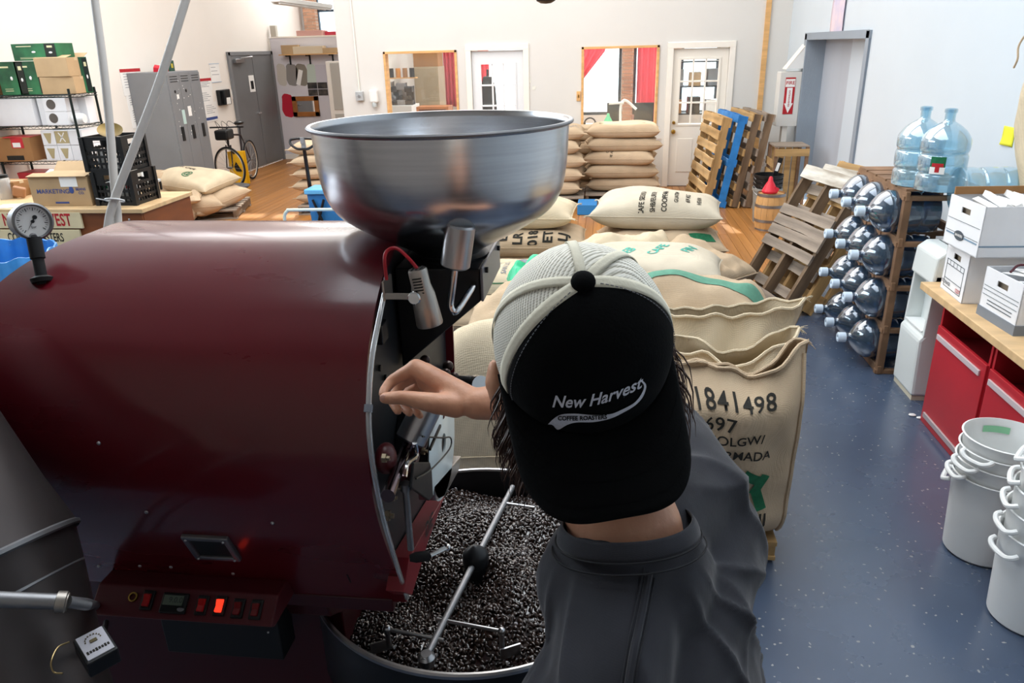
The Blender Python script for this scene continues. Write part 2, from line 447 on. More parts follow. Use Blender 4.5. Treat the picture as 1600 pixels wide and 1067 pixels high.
mu = N.new('ShaderNodeMath'); mu.operation = 'MULTIPLY'; L.new(lt.outputs[0], mu.inputs[0]); L.new(gt.outputs[0], mu.inputs[1])
mu2 = N.new('ShaderNodeMath'); mu2.operation = 'MULTIPLY'; mu2.inputs[1].default_value = 0.75; L.new(mu.outputs[0], mu2.inputs[0])
mc = N.new('ShaderNodeMix'); mc.data_type = 'RGBA'; L.new(mu2.outputs[0], mc.inputs[0])
bs = N['Principled BSDF']; L.new(bs.inputs['Base Color'].links[0].from_socket, mc.inputs[6]); mc.inputs[7].default_value = (0.42, 0.42, 0.4, 1)
L.new(mc.outputs[2], bs.inputs['Base Color'])
MB().bb(XL, XR, YN, 6.94, -0.1, 0).build('floor', rub, smooth=False, kind='structure')

# wooden strip floor of the rear half: each strip its own board
fw_base = mat('dark_floor_joint', '#3d2413', 0.9)
floor_w = MB().bb(XL, XR, 6.94, 17.6, -0.1, -0.012).build('floor', fw_base, smooth=False, kind='structure')
strip_m = mat('honey_oak_strip', '#a9733c', 0.33, var=0.22, vscale=3.0, stretch=(4, 0.5, 1), rnd=0.14, rvar=0.06)
rng = random.Random(5)
wd = 0.098
pm = MB().bb(-wd / 2 + 0.002, wd / 2 - 0.002, 0, 1, -0.012, 0).mesh('floor_plank', strip_m, smooth=False)
x = XL + wd / 2; cnt = 0
while x < XR:
    cuts = [6.94, 6.94 + rng.uniform(2.2, 4.2), 17.55] if x < -4.1 else [6.94, 6.94 + rng.uniform(1.6, 3.6), 12.05]
    for a, bb_ in zip(cuts[:-1], cuts[1:]):
        inst(pm, 'floor_plank', floor_w, Matrix.Translation((x, a + 0.002, rng.uniform(-0.0012, 0))) @ Matrix.Diagonal((1, bb_ - a - 0.004, 1, 1)))
    x += wd

W1 = (-3.44, -2.29, 0.9, 2.08); W2 = (-0.39, 0.76, 0.86, 2.075); DR1 = (-2.07, -1.27, 0.0, 2.06); DR2 = (0.965, 1.77, 0.0, 2.02)
wall('wall_back', 'y', YB, 0.14, -4.16, XR, 0, ZC, white_wall, [W1, W2, DR1, DR2])
wall('wall_left', 'x', XL - 0.15, 0.15, YN, 17.65, 0, ZC, left_paint, [(2.2, 7.8, 2.75, 4.65)])
EL = (8.51, 10.93, 0.0, 2.10)
wall('wall_right', 'x', XR, 0.15, YN, 16.3, 0, ZC, cool_wall, [EL])
wall('wall_near', 'y', YN - 0.15, 0.15, XL, XR, 0, ZC, mat('near_wall_paint', '#a9a19a', 0.9, var=0.1))
wall('wall_recess', 'y', 15.6, 0.12, XL, -4.16, 0, 2.385, lilac_wall)
wall('wall_recess_side', 'x', -4.16, 0.14, YB + 0.14, 17.5, 0, ZC, white_wall)
wall('wall_far', 'y', 17.5, 0.15, XL - 0.15, -4.0, 0, ZC, white_wall,
     [(-6.45, -4.4, 2.45, 3.42), (-6.05, -5.62, 4.34, 4.58), (-5.5, -5.12, 4.34, 4.58), (-5.0, -4.7, 4.34, 4.58), (-5.95, -5.55, 4.72, 4.95)])  # small upper slots are unseen, cut to shape sun patches on floor and sacks
MB().bb(XL - 0.15, XR + 0.15, YN, 17.65, ZC, ZC + 0.1).build('ceiling', white_wall, smooth=False, kind='structure')

# left clerestory glazing (out of frame, lights the right wall)
wl = thing('window_1', 'clerestory window high in the left wall', None, (XL - 0.08, 5.0, 2.75), kind='structure')
b = MB()
for yy in (2.2, 3.6, 5.0, 6.4, 7.8): b.bb(XL - 0.1, XL - 0.04, yy - 0.03, yy + 0.03, 2.75, 4.65)
for zz in (2.75, 4.65): b.bb(XL - 0.1, XL - 0.04, 2.2, 7.8, zz - 0.03, zz + 0.03)
b.build('window_frame', trim_white, wl, smooth=False)
for i in range(4): MB().bb(XL - 0.075, XL - 0.07, 2.23 + 1.4 * i, 3.57 + 1.4 * i, 2.78, 4.62).build('pane', glass_m, wl, smooth=False)

# far high window above the recess wall, dark steel frame, brick pier
wf = thing('window_2', 'dark framed bright window above the pale partition', None, (-5.4, 17.5, 2.45), kind='structure')
b = MB()
for xx in (-6.42, -5.74, -5.07, -4.43): b.bb(xx - 0.03, xx + 0.03, 17.48, 17.56, 2.45, 3.42)
for zz in (2.47, 2.95, 3.4): b.bb(-6.45, -4.4, 17.48, 17.56, zz - 0.025, zz + 0.025)
b.build('window_frame', mat('dark_blue_window_frame', '#2b3d4d', 0.5), wf, smooth=False)
MB().bb(-6.45, -4.4, 17.57, 17.575, 2.45, 3.42).build('pane', glass_m, wf, smooth=False)
brick_m = mat('weathered_red_brick', '#b58a70', 0.9, var=0.25, vscale=14, rnd=0.15, bump=0.2, bscale=30)
mortar = mat('pale_mortar', '#cfc6b8', 0.95)
def brick_pier(name, x0, x1, y0, y1, z0, z1, bl=0.2, bh=0.065):
    p = MB().bb(x0 + 0.008, x1 - 0.008, y0 + 0.008, y1, z0, z1).build(name, mortar, smooth=False, kind='structure')
    bmsh = MB().bb(0, 1, 0, 1, 0, 1).mesh('brick', brick_m, smooth=False)
    z = z0; r = 0
    while z + bh < z1:
        xs = [x0, x0 + bl, x1] if r % 2 == 0 else [x0, x1 - bl, x1]
        for a, c in zip(xs[:-1], xs[1:]):
            if c - a > 0.03: inst(bmsh, 'brick', p, Matrix.Translation((a + 0.005, y0, z + 0.005)) @ Matrix.Diagonal((c - a - 0.01, y1 - y0 - 0.01, bh - 0.01, 1)))
        z += bh; r += 1
    return p
brick_pier('trim_1', -6.68, -6.4, 17.3, 17.5, 2.4, 3.6)

# recess wall extras
tag(MB().bb(-6.75, -4.2, 15.58, 15.7, 2.385, 2.41).build('trim_2', trim_white, smooth=False), kind='structure')
tag(MB().bb(XL, XL + 0.02, 15.58, 15.6, 0, 2.385).build('trim_3', trim_white, smooth=False), kind='structure')
tag(MB().bb(XL, XL + 0.025, 11.5, 13.7, 0, 0.1).build('baseboard_left', trim_white, smooth=False), kind='structure')
tag(MB().bb(XL, -4.16, 15.575, 15.6, 0, 0.1).build('baseboard_recess', trim_white, smooth=False), kind='structure')
tag(MB().bb(-4.16, -3.5, YB - 0.02, YB, 0, 0.12).build('baseboard_back', trim_white, smooth=False), kind='structure')
tag(MB().bb(2.23, 2.30, YB - 0.035, YB, 0, ZC).build('trim_4', wood_trim, smooth=False), kind='structure')

# ---- back wall: openings and doors
def opening(n, x0, x1, z0, z1):
    w = thing('window_%d' % n, 'interior window in a thin bare wood frame', None, ((x0 + x1) / 2, YB, z0), kind='structure')
    f = 0.035
    for (a, bq, c, d) in ((x0, x0 + f, z0, z1), (x1 - f, x1, z0, z1), (x0, x1, z1 - f, z1), (x0, x1, z0, z0 + f)):
        MB().bb(a, bq, YB - 0.02, YB + 0.15, c, d).build('window_frame', wood_trim, w, smooth=False, bevel=0.003)
    MB().bb(x0 + f, x1 - f, YB + 0.06, YB + 0.066, z0 + f, z1 - f).build('pane', glass_m, w, smooth=False)
    return w
opening(3, *W1); opening(4, *W2)

def lite_door(n, x0, x1, z1, lx0, lx1, lz0, lz1, m, knob):
    d = thing('door_%d' % n, 'white half glazed door', None, ((x0 + x1) / 2, YB + 0.05, 0), kind='structure')
    c = MB()
    for (a, bq) in ((x0 - 0.085, x0), (x1, x1 + 0.085)): c.bb(a, bq, YB - 0.025, YB, 0, z1 + 0.085)
    c.bb(x0 - 0.085, x1 + 0.085, YB - 0.027, YB, z1, z1 + 0.085); c.build('door_casing', trim_white, d, smooth=False, bevel=0.006)
    lf = MB(); As = [x0 + 0.004, lx0, lx1, x1 - 0.004]; Zs = [0.01, lz0, lz1, z1 - 0.004]
    for i in range(3):
        for j in range(3):
            if not (i == 1 and j == 1): lf.bb(As[i], As[i + 1], YB + 0.03, YB + 0.075, Zs[j], Zs[j + 1])
    leaf = lf.build('door_leaf', m, d, smooth=False)
    # raised moulding round the glass, two lower panels
    for (a, bq, e, g) in ((lx0 - 0.03, lx1 + 0.03, lz1, lz1 + 0.03), (lx0 - 0.03, lx1 + 0.03, lz0 - 0.03, lz0), (lx0 - 0.03, lx0, lz0, lz1), (lx1, lx1 + 0.03, lz0, lz1)):
        MB().bb(a, bq, YB + 0.018, YB + 0.03, e, g).build('glazing_bead', m, d, smooth=False, bevel=0.003)
    mid = (x0 + x1) / 2
    for (a, bq) in ((x0 + 0.12, mid - 0.05), (mid + 0.05, x1 - 0.12)):
        MB().bb(a, bq, YB + 0.022, YB + 0.03, 0.22, lz0 - 0.22).build('door_panel', m, d, smooth=False, bevel=0.007)
    for i in range(3):
        for j in range(3):
            w_, h_ = (lx1 - lx0) / 3, (lz1 - lz0) / 3
            MB().bb(lx0 + w_ * i + 0.012, lx0 + w_ * (i + 1) - 0.012, YB + 0.05, YB + 0.054, lz0 + h_ * j + 0.012, lz0 + h_ * (j + 1) - 0.012).build('pane', glass_m, d, smooth=False)
    for i in (1, 2):
        MB().bb(lx0 + (lx1 - lx0) * i / 3 - 0.011, lx0 + (lx1 - lx0) * i / 3 + 0.011, YB + 0.03, YB + 0.07, lz0, lz1).build('muntin', m, d, smooth=False)
        MB().bb(lx0, lx1, YB + 0.032, YB + 0.068, lz0 + (lz1 - lz0) * i / 3 - 0.011, lz0 + (lz1 - lz0) * i / 3 + 0.011).build('muntin', m, d, smooth=False)
    for kz, kr in ((0.83, 0.03), (0.965, 0.022)):
        k = MB().lathe([(0.0, 0), (kr * 1.1, 0), (kr * 1.1, 0.008), (0.012, 0.012), (0.012, 0.03), (kr, 0.04), (kr, 0.055), (kr * .7, 0.066), (0, 0.068)], (knob, YB + 0.03, kz), 16, Euler((math.pi / 2, 0, 0)).to_matrix())
        k.build('door_knob', brass, d, label='round brass knob')
    return d
lite_door(1, DR1[0], DR1[1], DR1[3], -1.93, -1.41, 0.95, 1.86, mat('pale_grey_door_paint', '#e4e7ea', 0.5), -1.98)
lite_door(2, DR2[0], DR2[1], DR2[3], 1.085, 1.635, 0.945, 1.86, mat('cream_door_paint', '#efeae0', 0.5), 1.02)

# grey double door on the left wall
d = thing('door_3', 'grey double metal door on the left wall', None, (XL, 14.7, 0), kind='structure')
b = MB()
for yy in (13.72, 15.56): b.bb(XL, XL + 0.04, yy - 0.04, yy + 0.04, 0, 2.14)
b.bb(XL, XL + 0.04, 13.68, 15.6, 2.08, 2.14); b.build('door_frame', steel_grey, d, smooth=False, bevel=0.004)
for a, c in ((13.77, 14.64), (14.66, 15.51)):
    MB().bb(XL, XL + 0.028, a, c, 0.03, 2.08).build('door_leaf', mat('dark_grey_door_paint', '#6f7072', 0.45, var=0.05, vscale=2), d, smooth=False, bevel=0.003)
MB().bb(XL + 0.028, XL + 0.034, 14.38, 14.6, 1.42, 1.72).build('notice', paper, d, smooth=False, label='white notice with a dark picture')
MB().bb(XL + 0.034, XL + 0.037, 14.43, 14.55, 1.47, 1.62).build('notice', black_pl, d, smooth=False)
MB().cyl((XL + 0.03, 14.6, 1.02), (XL + 0.08, 14.6, 1.02), 0.02, n=10).tube([(XL + 0.075, 14.62, 1.02), (XL + 0.075, 14.48, 1.02)], 0.012).build('door_handle', chrome, d)
MB().bb(XL + 0.03, XL + 0.09, 13.85, 14.2, 1.95, 2.02).tube([(XL + 0.06, 14.1, 2.03), (XL + 0.2, 14.3, 2.05), (XL + 0.05, 14.55, 2.07)], 0.012).build('door_closer', steel, d, bevel=0.004, label='silver door closer arm')

# elevator in the right wall
e = thing('door_4', 'steel lift door recessed in a blue grey metal frame', None, (XR, 9.72, 0), kind='structure')
b = MB()
b.bb(XR - 0.025, XR + 0.28, EL[0] - 0.11, EL[0], 0, 2.17); b.bb(XR - 0.025, XR + 0.28, EL[1], EL[1] + 0.11, 0, 2.17); b.bb(XR - 0.025, XR + 0.28, EL[0] - 0.11, EL[1] + 0.11, 2.09, 2.17)
b.build('door_frame', elev_blue, e, smooth=False, bevel=0.006)
for a, c, o_, m in ((EL[0], 9.70, 0.2, mat('pale_steel_leaf', '#c6d1db', .5)), (9.70, EL[1], 0.225, elev_door)):
    MB().bb(XR + o_, XR + o_ + 0.03, a, c, 0.0, 2.1).build('door_leaf', m, e, smooth=False)
MB().bb(XR + 0.27, XR + 0.29, EL[0], EL[1], 0, 2.1).build('door_back', dark_metal, e, smooth=False)

# ---- the front room seen through the openings
MB().bb(-4.02, XR, 12.19, 16.2, -0.1, -0.005).build('floor', mat('pale_shop_floor', '#b98f66', 0.5, var=0.1), smooth=False, kind='structure')
wall('wall_shopfront', 'y', 16.2, 0.2, -4.02, XR + 0.15, 0, ZC, white_wall,
     [(-2.6, -1.5, 0.75, 4.7), (-0.75, 0.28, 0.75, 4.7), (0.52, 1.1, 0.75, 4.7), (1.45, 2.2, 0.75, 4.7)])
brick_pier('trim_5', 0.285, 0.515, 15.9, 16.2, 0.0, 2.9)
brick_pier('trim_6', -1.5, -1.3, 15.95, 16.2, 0.0, 2.6)
brick_pier('trim_7', 1.12, 1.42, 15.9, 16.2, 0.0, 2.6)
sash_m = mat('dark_sash_paint', '#34424c', 0.5)
for i, (a, c) in enumerate(((-2.6, -1.5), (-0.75, 0.28), (0.52, 1.1), (1.45, 2.2))):
    w = thing('window_%d' % (5 + i), 'tall street window of the front room', None, ((a + c) / 2, 16.25, 0.75), kind='structure')
    b = MB()
    for xx in (a + 0.025, c - 0.025): b.bb(xx - 0.03, xx + 0.03, 16.22, 16.3, 0.75, 4.7)
    for zz in (0.78, 2.7, 4.67): b.bb(a, c, 16.22, 16.3, zz - 0.03, zz + 0.03)
    b.build('window_frame', sash_m, w, smooth=False)
    MB().bb(a, c, 16.31, 16.315, 0.75, 4.7).build('pane', glass_m, w, smooth=False)
# ------------------------------------------------------------------ the roaster
XF, X0 = -0.41, -1.10                       # front face and rear end of the drum housing
roaster = thing('coffee_roaster', 'glossy maroon drum coffee roaster with a steel hopper on top', 'coffee roaster', (-0.75, 1.5, 0))
prof = [(1.269, .985), (1.216, 1.11), (1.167, 1.224), (1.138, 1.31), (1.128, 1.391), (1.133, 1.455), (1.148, 1.52), (1.181, 1.594),
        (1.226, 1.643), (1.275, 1.682), (1.33, 1.712), (1.395, 1.734), (1.46, 1.747), (1.53, 1.751), (1.60, 1.747), (1.67, 1.731), (1.735, 1.706),
        (1.79, 1.668), (1.84, 1.615), (1.88, 1.55), (1.905, 1.48), (1.912, 1.40), (1.905, 1.30), (1.885, 1.19), (1.84, 1.10), (1.66, 1.03), (1.46, .992)]
sp = spline([(p[0], p[1], 0) for p in prof[:-2]], 3)
sp = [(p.x, p.y) for p in sp] + prof[-2:]
n = len(sp); cyc, czc = 1.52, 1.36
def ring(sc, x): return [(x if x > -1 else x - .45 * max(0, 1.48 - p[0]), cyc + (p[0] - cyc) * sc, czc + (p[1] - czc) * sc) for p in sp]   # rear plate slightly skewed
b = MB()
secs = [(1.0, X0), (1.0, XF - 0.03), (1.006, XF - 0.03), (1.006, XF), (0.985, XF), (0.985, XF - 0.028)]
vs_ = [p for s_, x in secs for p in ring(s_, x)]
fs_ = []
for i in range(len(secs) - 1):
    for j in range(n): fs_.append((i * n + j, i * n + (j + 1) % n, (i + 1) * n + (j + 1) % n, (i + 1) * n + j))
fs_.append(tuple(range(n - 1, -1, -1)))
b.add(vs_, fs_)
drum = b.build('drum_housing', red_drum, roaster, ang=40)
MB().prism([(p[1], p[2]) for p in ring(0.987, 0)], 'x', XF - 0.03, XF - 0.022).build('front_plate', mat('dark_grey_front_plate', '#2e3033', 0.42, var=0.1, vscale=6, metal=0.3), roaster, smooth=False)
# horizontal seam strap and rivets on the near flank
def flank(z):
    """y of the near flank at height z"""
    q = sorted((p[1], p[0]) for p in sp if p[0] < 1.5); return float(np.interp(z, [a for a, _ in q], [c for _, c in q]))
b = MB(); b.tube([(X0 + .005, flank(1.08) + 0.004, 1.08), (XF - .03, flank(1.08) + 0.004, 1.08)], 0.0018, 6)
b.tube([(-0.52, flank(z) - 0.0, z) for z in (1.08, 1.05, 1.0)], 0.0018, 6)
b.build('seam', mat('dark_seam', '#16060a', 0.5), drum)
riv = MB().ell((0, 0, 0), (0.004, 0.003, 0.004), 10, 6).mesh('rivet', steel)
inv = WM[roaster.name].inverted()
for px, py, z in ((229, 800, 0), (426, 817, 0), (121, 880, 1), (155, 884, 1), (219, 884, 1), (268, 885, 1), (365, 895, 1), (411, 910, 1), (443, 913, 1), (155, 692, 0)):
    q = min((P(px, py, y=1.125 + 0.005 * k) for k in range(40)), key=lambda q: abs(flank(q.z) - q.y))
    inst(riv, 'rivet', drum, Matrix.Translation(inv @ Vector((q.x, flank(q.z) - 0.001, q.z))), 'bright steel rivet head')
# small hatch with a rounded bezel on the flank
def on_flank(px, py):
    return min((P(px, py, y=1.125 + 0.003 * k) for k in range(70)), key=lambda q: abs(flank(q.z) - q.y))
hc = on_flank(332, 853); tn = Vector((0, flank(hc.z - .05) - flank(hc.z + .05), -0.1)).normalized()
HM = Matrix((Vector((1, 0, 0)), tn, Vector((1, 0, 0)).cross(tn))).transposed()
if (HM @ Vector((0, 0, 1))).y > 0: HM = Matrix((Vector((1, 0, 0)), -tn, Vector((1, 0, 0)).cross(-tn))).transposed()
hx, hy = 0.044, 0.038
b = MB()
for dx, dy, sx, sy in ((0, hy, 2 * hx + .012, .012), (0, -hy, 2 * hx + .012, .012), (hx, 0, .012, 2 * hy), (-hx, 0, .012, 2 * hy)):
    b.box(hc + HM @ Vector((dx, dy, 0.004)), (sx, sy, 0.012), HM)
hatch = b.build('hatch_bezel', dull_steel, roaster, smooth=False, bevel=0.003)
MB().box(hc + HM @ Vector((0, 0, 0.001)), (2 * hx - .01, 2 * hy - .01, 0.006), HM).build('hatch_door', mat('dark_slate_enamel', '#20272a', 0.3), hatch, smooth=False)
b = MB()
for dx, dy in ((hx - .004, hy - .002), (-hx + .004, hy - .002), (hx - .004, -hy + .002), (-hx + .004, -hy + .002)): b.ell(hc + HM @ Vector((dx, dy, 0.011)), 0.003, 8, 6)
b.build('screw', steel, hatch)

# stand below the drum
maroon_flat = mat('dark_maroon_enamel', '#3a0a11', 0.35, var=0.06, vscale=3)
MB().prism([(1.27, 0.985), (1.30, 0.90), (1.36, 0.86), (1.36, 0.0), (1.78, 0.0), (1.78, 1.05), (1.46, 0.99)], 'x', -1.45, -0.60).build('stand', maroon_flat, roaster, smooth=False, bevel=0.004)
MB().bb(-1.45, -0.60, 1.34, 1.9, 0.0, 0.06).build('foot_plate', dark_metal, roaster, smooth=False, bevel=0.004)
for yy in (1.36, 1.74):
    MB().bb(-0.48, -0.42, yy - .03, yy + .03, 0.0, 0.46).build('leg', maroon_flat, roaster, smooth=False, bevel=0.004)
MB().bb(-0.60, -0.42, 1.33, 1.39, 0.40, 0.46).bb(-0.60, -0.42, 1.71, 1.77, 0.40, 0.46).build('stand_rail', maroon_flat, roaster, smooth=False, bevel=0.004)
MB().bb(-1.10, -0.44, 1.265, 1.30, 0.955, 0.99).build('lower_apron', maroon_flat, roaster, smooth=False, bevel=0.003)

# control panel
A = P(140, 905, y=1.2); Bq = P(433, 935, y=1.2); Cq = P(425, 985, y=1.15); Dq = P(130, 955, y=1.15)
pu = Vector((1, 0, 0)); pz0 = (A.z + Bq.z) / 2; pz1 = (Cq.z + Dq.z) / 2
pv = Vector((0, 1.2 - 1.15, pz0 - pz1)); ph_ = pv.length; pv.normalize(); pn = pu.cross(pv)
if pn.y > 0: pn = -pn
px0, px1 = Dq.x + 0.01, Cq.x
panel = MB().prism([(1.2, pz0), (1.15, pz1), (1.165, pz1 - 0.012), (1.27, pz1 - 0.012), (1.27, pz0)], 'x', px0, px1).build('control_panel', mat('maroon_panel_enamel', '#5a1a22', 0.45, var=0.05, vscale=8), roaster, smooth=False, bevel=0.003)
PR = Matrix((pu, pv, pn)).transposed()
def pp(px, py, off=0.0):
    """place on the sloping panel face"""
    r = P(px, py, y=1.175); t0 = P(px, py, y=1.0); t1 = P(px, py, y=1.4)
    dd = t1 - t0; o = Vector((0, 1.15, pz1)); k = (o - t0).dot(pn) / dd.dot(pn); return t0 + dd * k + pn * off
def rect_on(px, py, w, h, d, off=0.0): return pp(px, py, off), (w, h, d), PR
sw_red = mat('red_rocker_switch', '#c01a1c', 0.3); sw_lit = mat('lit_red_rocker', '#ff3a22', 0.3, emit=1.1); sw_dark = mat('dark_red_rocker', '#7a1216', 0.3)
for px, py, m in ((232, 938, sw_red), (317, 946, sw_red), (345, 947, sw_lit), (373, 951, sw_dark), (401, 953, sw_dark)):
    s_ = MB().box(*rect_on(px, py, 0.026, 0.040, 0.006, 0.003)).build('switch_plate', black_pl, panel, smooth=False, bevel=0.002)
    c = pp(px, py, 0.008)
    MB().box(c + PR @ Vector((0, 0.006, 0)), (0.014, 0.013, 0.008), PR @ Euler((0.25, 0, 0)).to_matrix()).box(c - PR @ Vector((0, 0.007, 0)), (0.014, 0.013, 0.006), PR @ Euler((-0.2, 0, 0)).to_matrix()).build('switch', m, panel, smooth=False, bevel=0.001,
        label='glowing red rocker switch' if m is sw_lit else 'red rocker switch')
MB().box(*rect_on(274, 943, 0.058, 0.042, 0.008, 0.004)).build('display_bezel', black_pl, panel, smooth=False, bevel=0.003)
MB().box(*rect_on(274, 939, 0.044, 0.02, 0.002, 0.0085)).build('display', mat('green_grey_display', '#6d7a6c', 0.25), panel, smooth=False, label='green grey digit display')
MB().ell(pp(285, 953, 0.009), 0.008, 12, 6, PR @ Matrix.Diagonal((1, .6, .25))).build('badge', dull_steel, panel)
c = pp(278, 939, 0.0098)
text('9.0.0', 0.016, mat('grey_display_digit', '#414a44', 0.6), panel, lambda x, y: c + PR @ Vector((x, y, 0)), 'display_digits', bold=0.02, local=False)
b = MB(); b.lathe([(0.007, 0), (0.010, 0), (0.010, 0.005), (0.007, 0.005)], pp(209, 933, 0.0), 18, PR, close=True); b.build('jack_ring', brass, panel)
b = MB()
for px, py in ((137, 957), (419, 988), (133, 951)): b.ell(pp(px, py, 0.0), 0.0025, 8, 5)
b.build('screw', steel, panel)
MB().bb(-0.98, -0.70, 1.24, 1.31, 0.82, 0.985).build('lower_box', mat('black_enamel_box', '#0d0f12', 0.5), roaster, smooth=False, bevel=0.003)

# pressure gauge on a black stem
gb = on_flank(66, 440) + Vector((0, 0, 0)); gb = P(66, 438, y=1.26); gz = 1.67
gb = min((P(66, 438, y=1.14 + 0.004 * k) for k in range(60)), key=lambda q: abs(flank(q.z) - q.y))
def near(px, py, d_): return P(px, py, d=d_)
gd = (RW.T @ (np.array(gb) - np.array([0, 0, EYE])))[2]
g_top = near(53, 372, gd); g_c = near(50, 346, gd)
gauge = MB().tube([gb - (g_top - gb) * 0.1, gb + (g_top - gb) * 0.5, gb + (g_top - gb) * 0.52, g_top], [0.0105, 0.0105, 0.0135, 0.0135], 16).lathe([(0, -0.004), (0.019, -0.004), (0.021, 0.004), (0.014, 0.008), (0, 0.008)], gb, 20, (g_top - gb).to_track_quat('Z', 'Y').to_matrix()).build('gauge_stem', black_rub, roaster)
ga = (Vector((1.2, -.85, 0.20))).normalized(); GQ = ga.to_track_quat('Z', 'Y').to_matrix()
gcase = MB().lathe([(0.0, -0.045), (0.030, -0.045), (0.033, -0.042), (0.033, 0.0), (0.0365, 0.002), (0.0365, 0.008), (0.033, 0.010), (0.0305, 0.006), (0.0305, 0.0), (0.0, 0.0)], g_c, 40, GQ).cyl(g_c - Vector((0, 0, 0.0)) + (g_top - g_c) * 0.6 - ga * 0.02, g_top - ga * 0.004, 0.008).build('gauge_case', dull_steel, gauge, ang=30)
MB().lathe([(0, 0), (0.0305, 0), (0.0305, 0.001), (0, 0.001)], g_c + ga * 0.0008, 40, GQ).build('gauge_dial', paper, gauge)
b = MB()
gx = GQ @ Vector((1, 0, 0)); gy = GQ @ Vector((0, 1, 0))
if gy.z < 0: gx, gy = -gx, -gy
if gx.x < 0: gx = -gx
for k in range(28):
    a = math.radians(-135 + 270 * k / 27) + math.pi / 2
    r0 = 0.021 if k % 3 == 0 else 0.0235
    dr = gx * math.cos(a) + gy * math.sin(a); tt = gx * -math.sin(a) + gy * math.cos(a)
    c = g_c + ga * 0.0024; w_ = 0.0004 if k % 3 else 0.0007
    b.add([c + dr * r0 - tt * w_, c + dr * 0.027 - tt * w_, c + dr * 0.027 + tt * w_, c + dr * r0 + tt * w_], [(0, 1, 2, 3)])
b.build('dial_marks', ink, gauge, smooth=False)
nd = (gx * -0.62 + gy * -0.78)
MB().add([g_c + ga * .0032 + nd * 0.024, g_c + ga * .0032 + Vector((0, 0, 0)) + gx * .0012 - nd * .006, g_c + ga * .0032 - nd * .012, g_c + ga * .0032 - gx * .0012 - nd * .006], [(0, 1, 2, 3)]).lathe([(0, .0), (.0032, 0), (.0032, .003), (0, .003)], g_c + ga * .0024, 12, GQ).lathe([(0, 0), (.0042, 0), (.0042, .0012), (0, .0012)], g_c + ga * .0028 - nd * 0.0095, 10, GQ).build('needle', black_pl, gauge, smooth=False)
text('bar', 0.007, ink, gauge, lambda x, y: g_c + ga * .0024 - gy * 0.011 + gx * x + gy * y, 'dial_lettering', local=False)

# hopper
HO = Vector((-0.333, 1.55, 0))
hz = lambda py: P(700, py, y=1.55).z
R_ = 0.262
hp = [(R_ * 0.27, hz(398)), (R_ * .28, hz(388)), (R_ * .40, hz(375)), (R_ * .60, hz(355)), (R_ * .80, hz(331)), (R_ * .88, hz(316)), (R_ * .93, hz(298)), (R_ * .955, hz(280)), (R_ * .975, hz(250)), (R_ * .985, hz(215)), (R_ * 0.99, hz(196))]
hp = [(p.x, p.y) for p in spline([(a, b_, 0) for a, b_ in hp], 4)]
outer = hp + [(R_ * 1.005, hz(195)), (R_ * 1.014, hz(192)), (R_ * 1.010, hz(188)), (R_ * 0.99, hz(188.5))]
inner = [(max(a - 0.003, 0.01), b_ + 0.002) for a, b_ in reversed(hp)]
hop = MB().lathe(outer + inner, HO, 96).build('hopper', mat('spun_steel_hopper', '#c6c7ca', 0.24, metal=1.0, var=0.06, vscale=22, stretch=(0.15, 0.15, 6), rvar=0.06, aniso=0.4), roaster, ang=30)
MB().lathe([(R_ * 1.0, hz(194.5)), (R_ * 1.022, hz(193)), (R_ * 1.026, hz(190.5)), (R_ * 1.018, hz(188.4)), (R_ * 1.0, hz(188.2))], HO, 96, close=True).build('hopper_rim', dull_steel, roaster)
# feed gate box under the hopper
gt = P(745, 392, y=1.44)
gx1 = gt.x + 0.005
poly = [(XF - 0.015, hz(398) + 0.0), (gx1, hz(398) + 0.0), (gx1, P(745, 470, y=1.44).z), (P(640, 565, y=1.44).x, P(640, 565, y=1.44).z), (XF - 0.015, P(600, 580, y=1.44).z + 0.01)]
gate = MB().prism(poly, 'y', 1.44, 1.68).build('feed_gate_box', mat('black_gate_enamel', '#0e0f12', 0.4), roaster, smooth=False, bevel=0.004)
MB().bb(gx1, gx1 + 0.006, 1.435, 1.69, P(745, 470, y=1.44).z, hz(398) + 0.004).build('gate_side_plate', mat('grey_side_plate', '#7a7b80', 0.35, metal=0.5), gate, smooth=False, bevel=0.002)
for y_ in (1.47, 1.65): MB().cyl((gx1 + .004, y_, hz(398) - .01), (gx1 + .012, y_, hz(398) - .01), 0.006).build('bolt_head', black_pl, gate)
MB().lathe([(R_ * .28, hz(399)), (R_ * .33, hz(399)), (R_ * .33, hz(394)), (R_ * .28, hz(390))], HO, 40).build('neck_flange', dark_metal, gate)

# upper lever: brushed knob on a bent chrome rod
kY = 1.34
k0, k1 = P(711, 417, y=kY), P(720, 350, y=kY)
ax = (k1 - k0).normalized(); KQ = ax.to_track_quat('Z', 'Y').to_matrix(); kl = (k1 - k0).length
lev = MB().tube(spline([k0 + ax * .01, P(707, 450, y=kY), P(704, 476, y=kY), P(709, 487, y=kY), P(717, 481, y=kY + .01), P(736, 452, y=kY + .06), P(742, 440, y=1.46)], 6), 0.0068, 14).build('gate_lever_rod', chrome, roaster)
MB().lathe([(0, 0), (.024, 0), (.028, .004), (.028, kl - .004), (.025, kl), (.006, kl), (0, kl - .001)], k0, 36, KQ).build('gate_lever_knob', steel, lev)
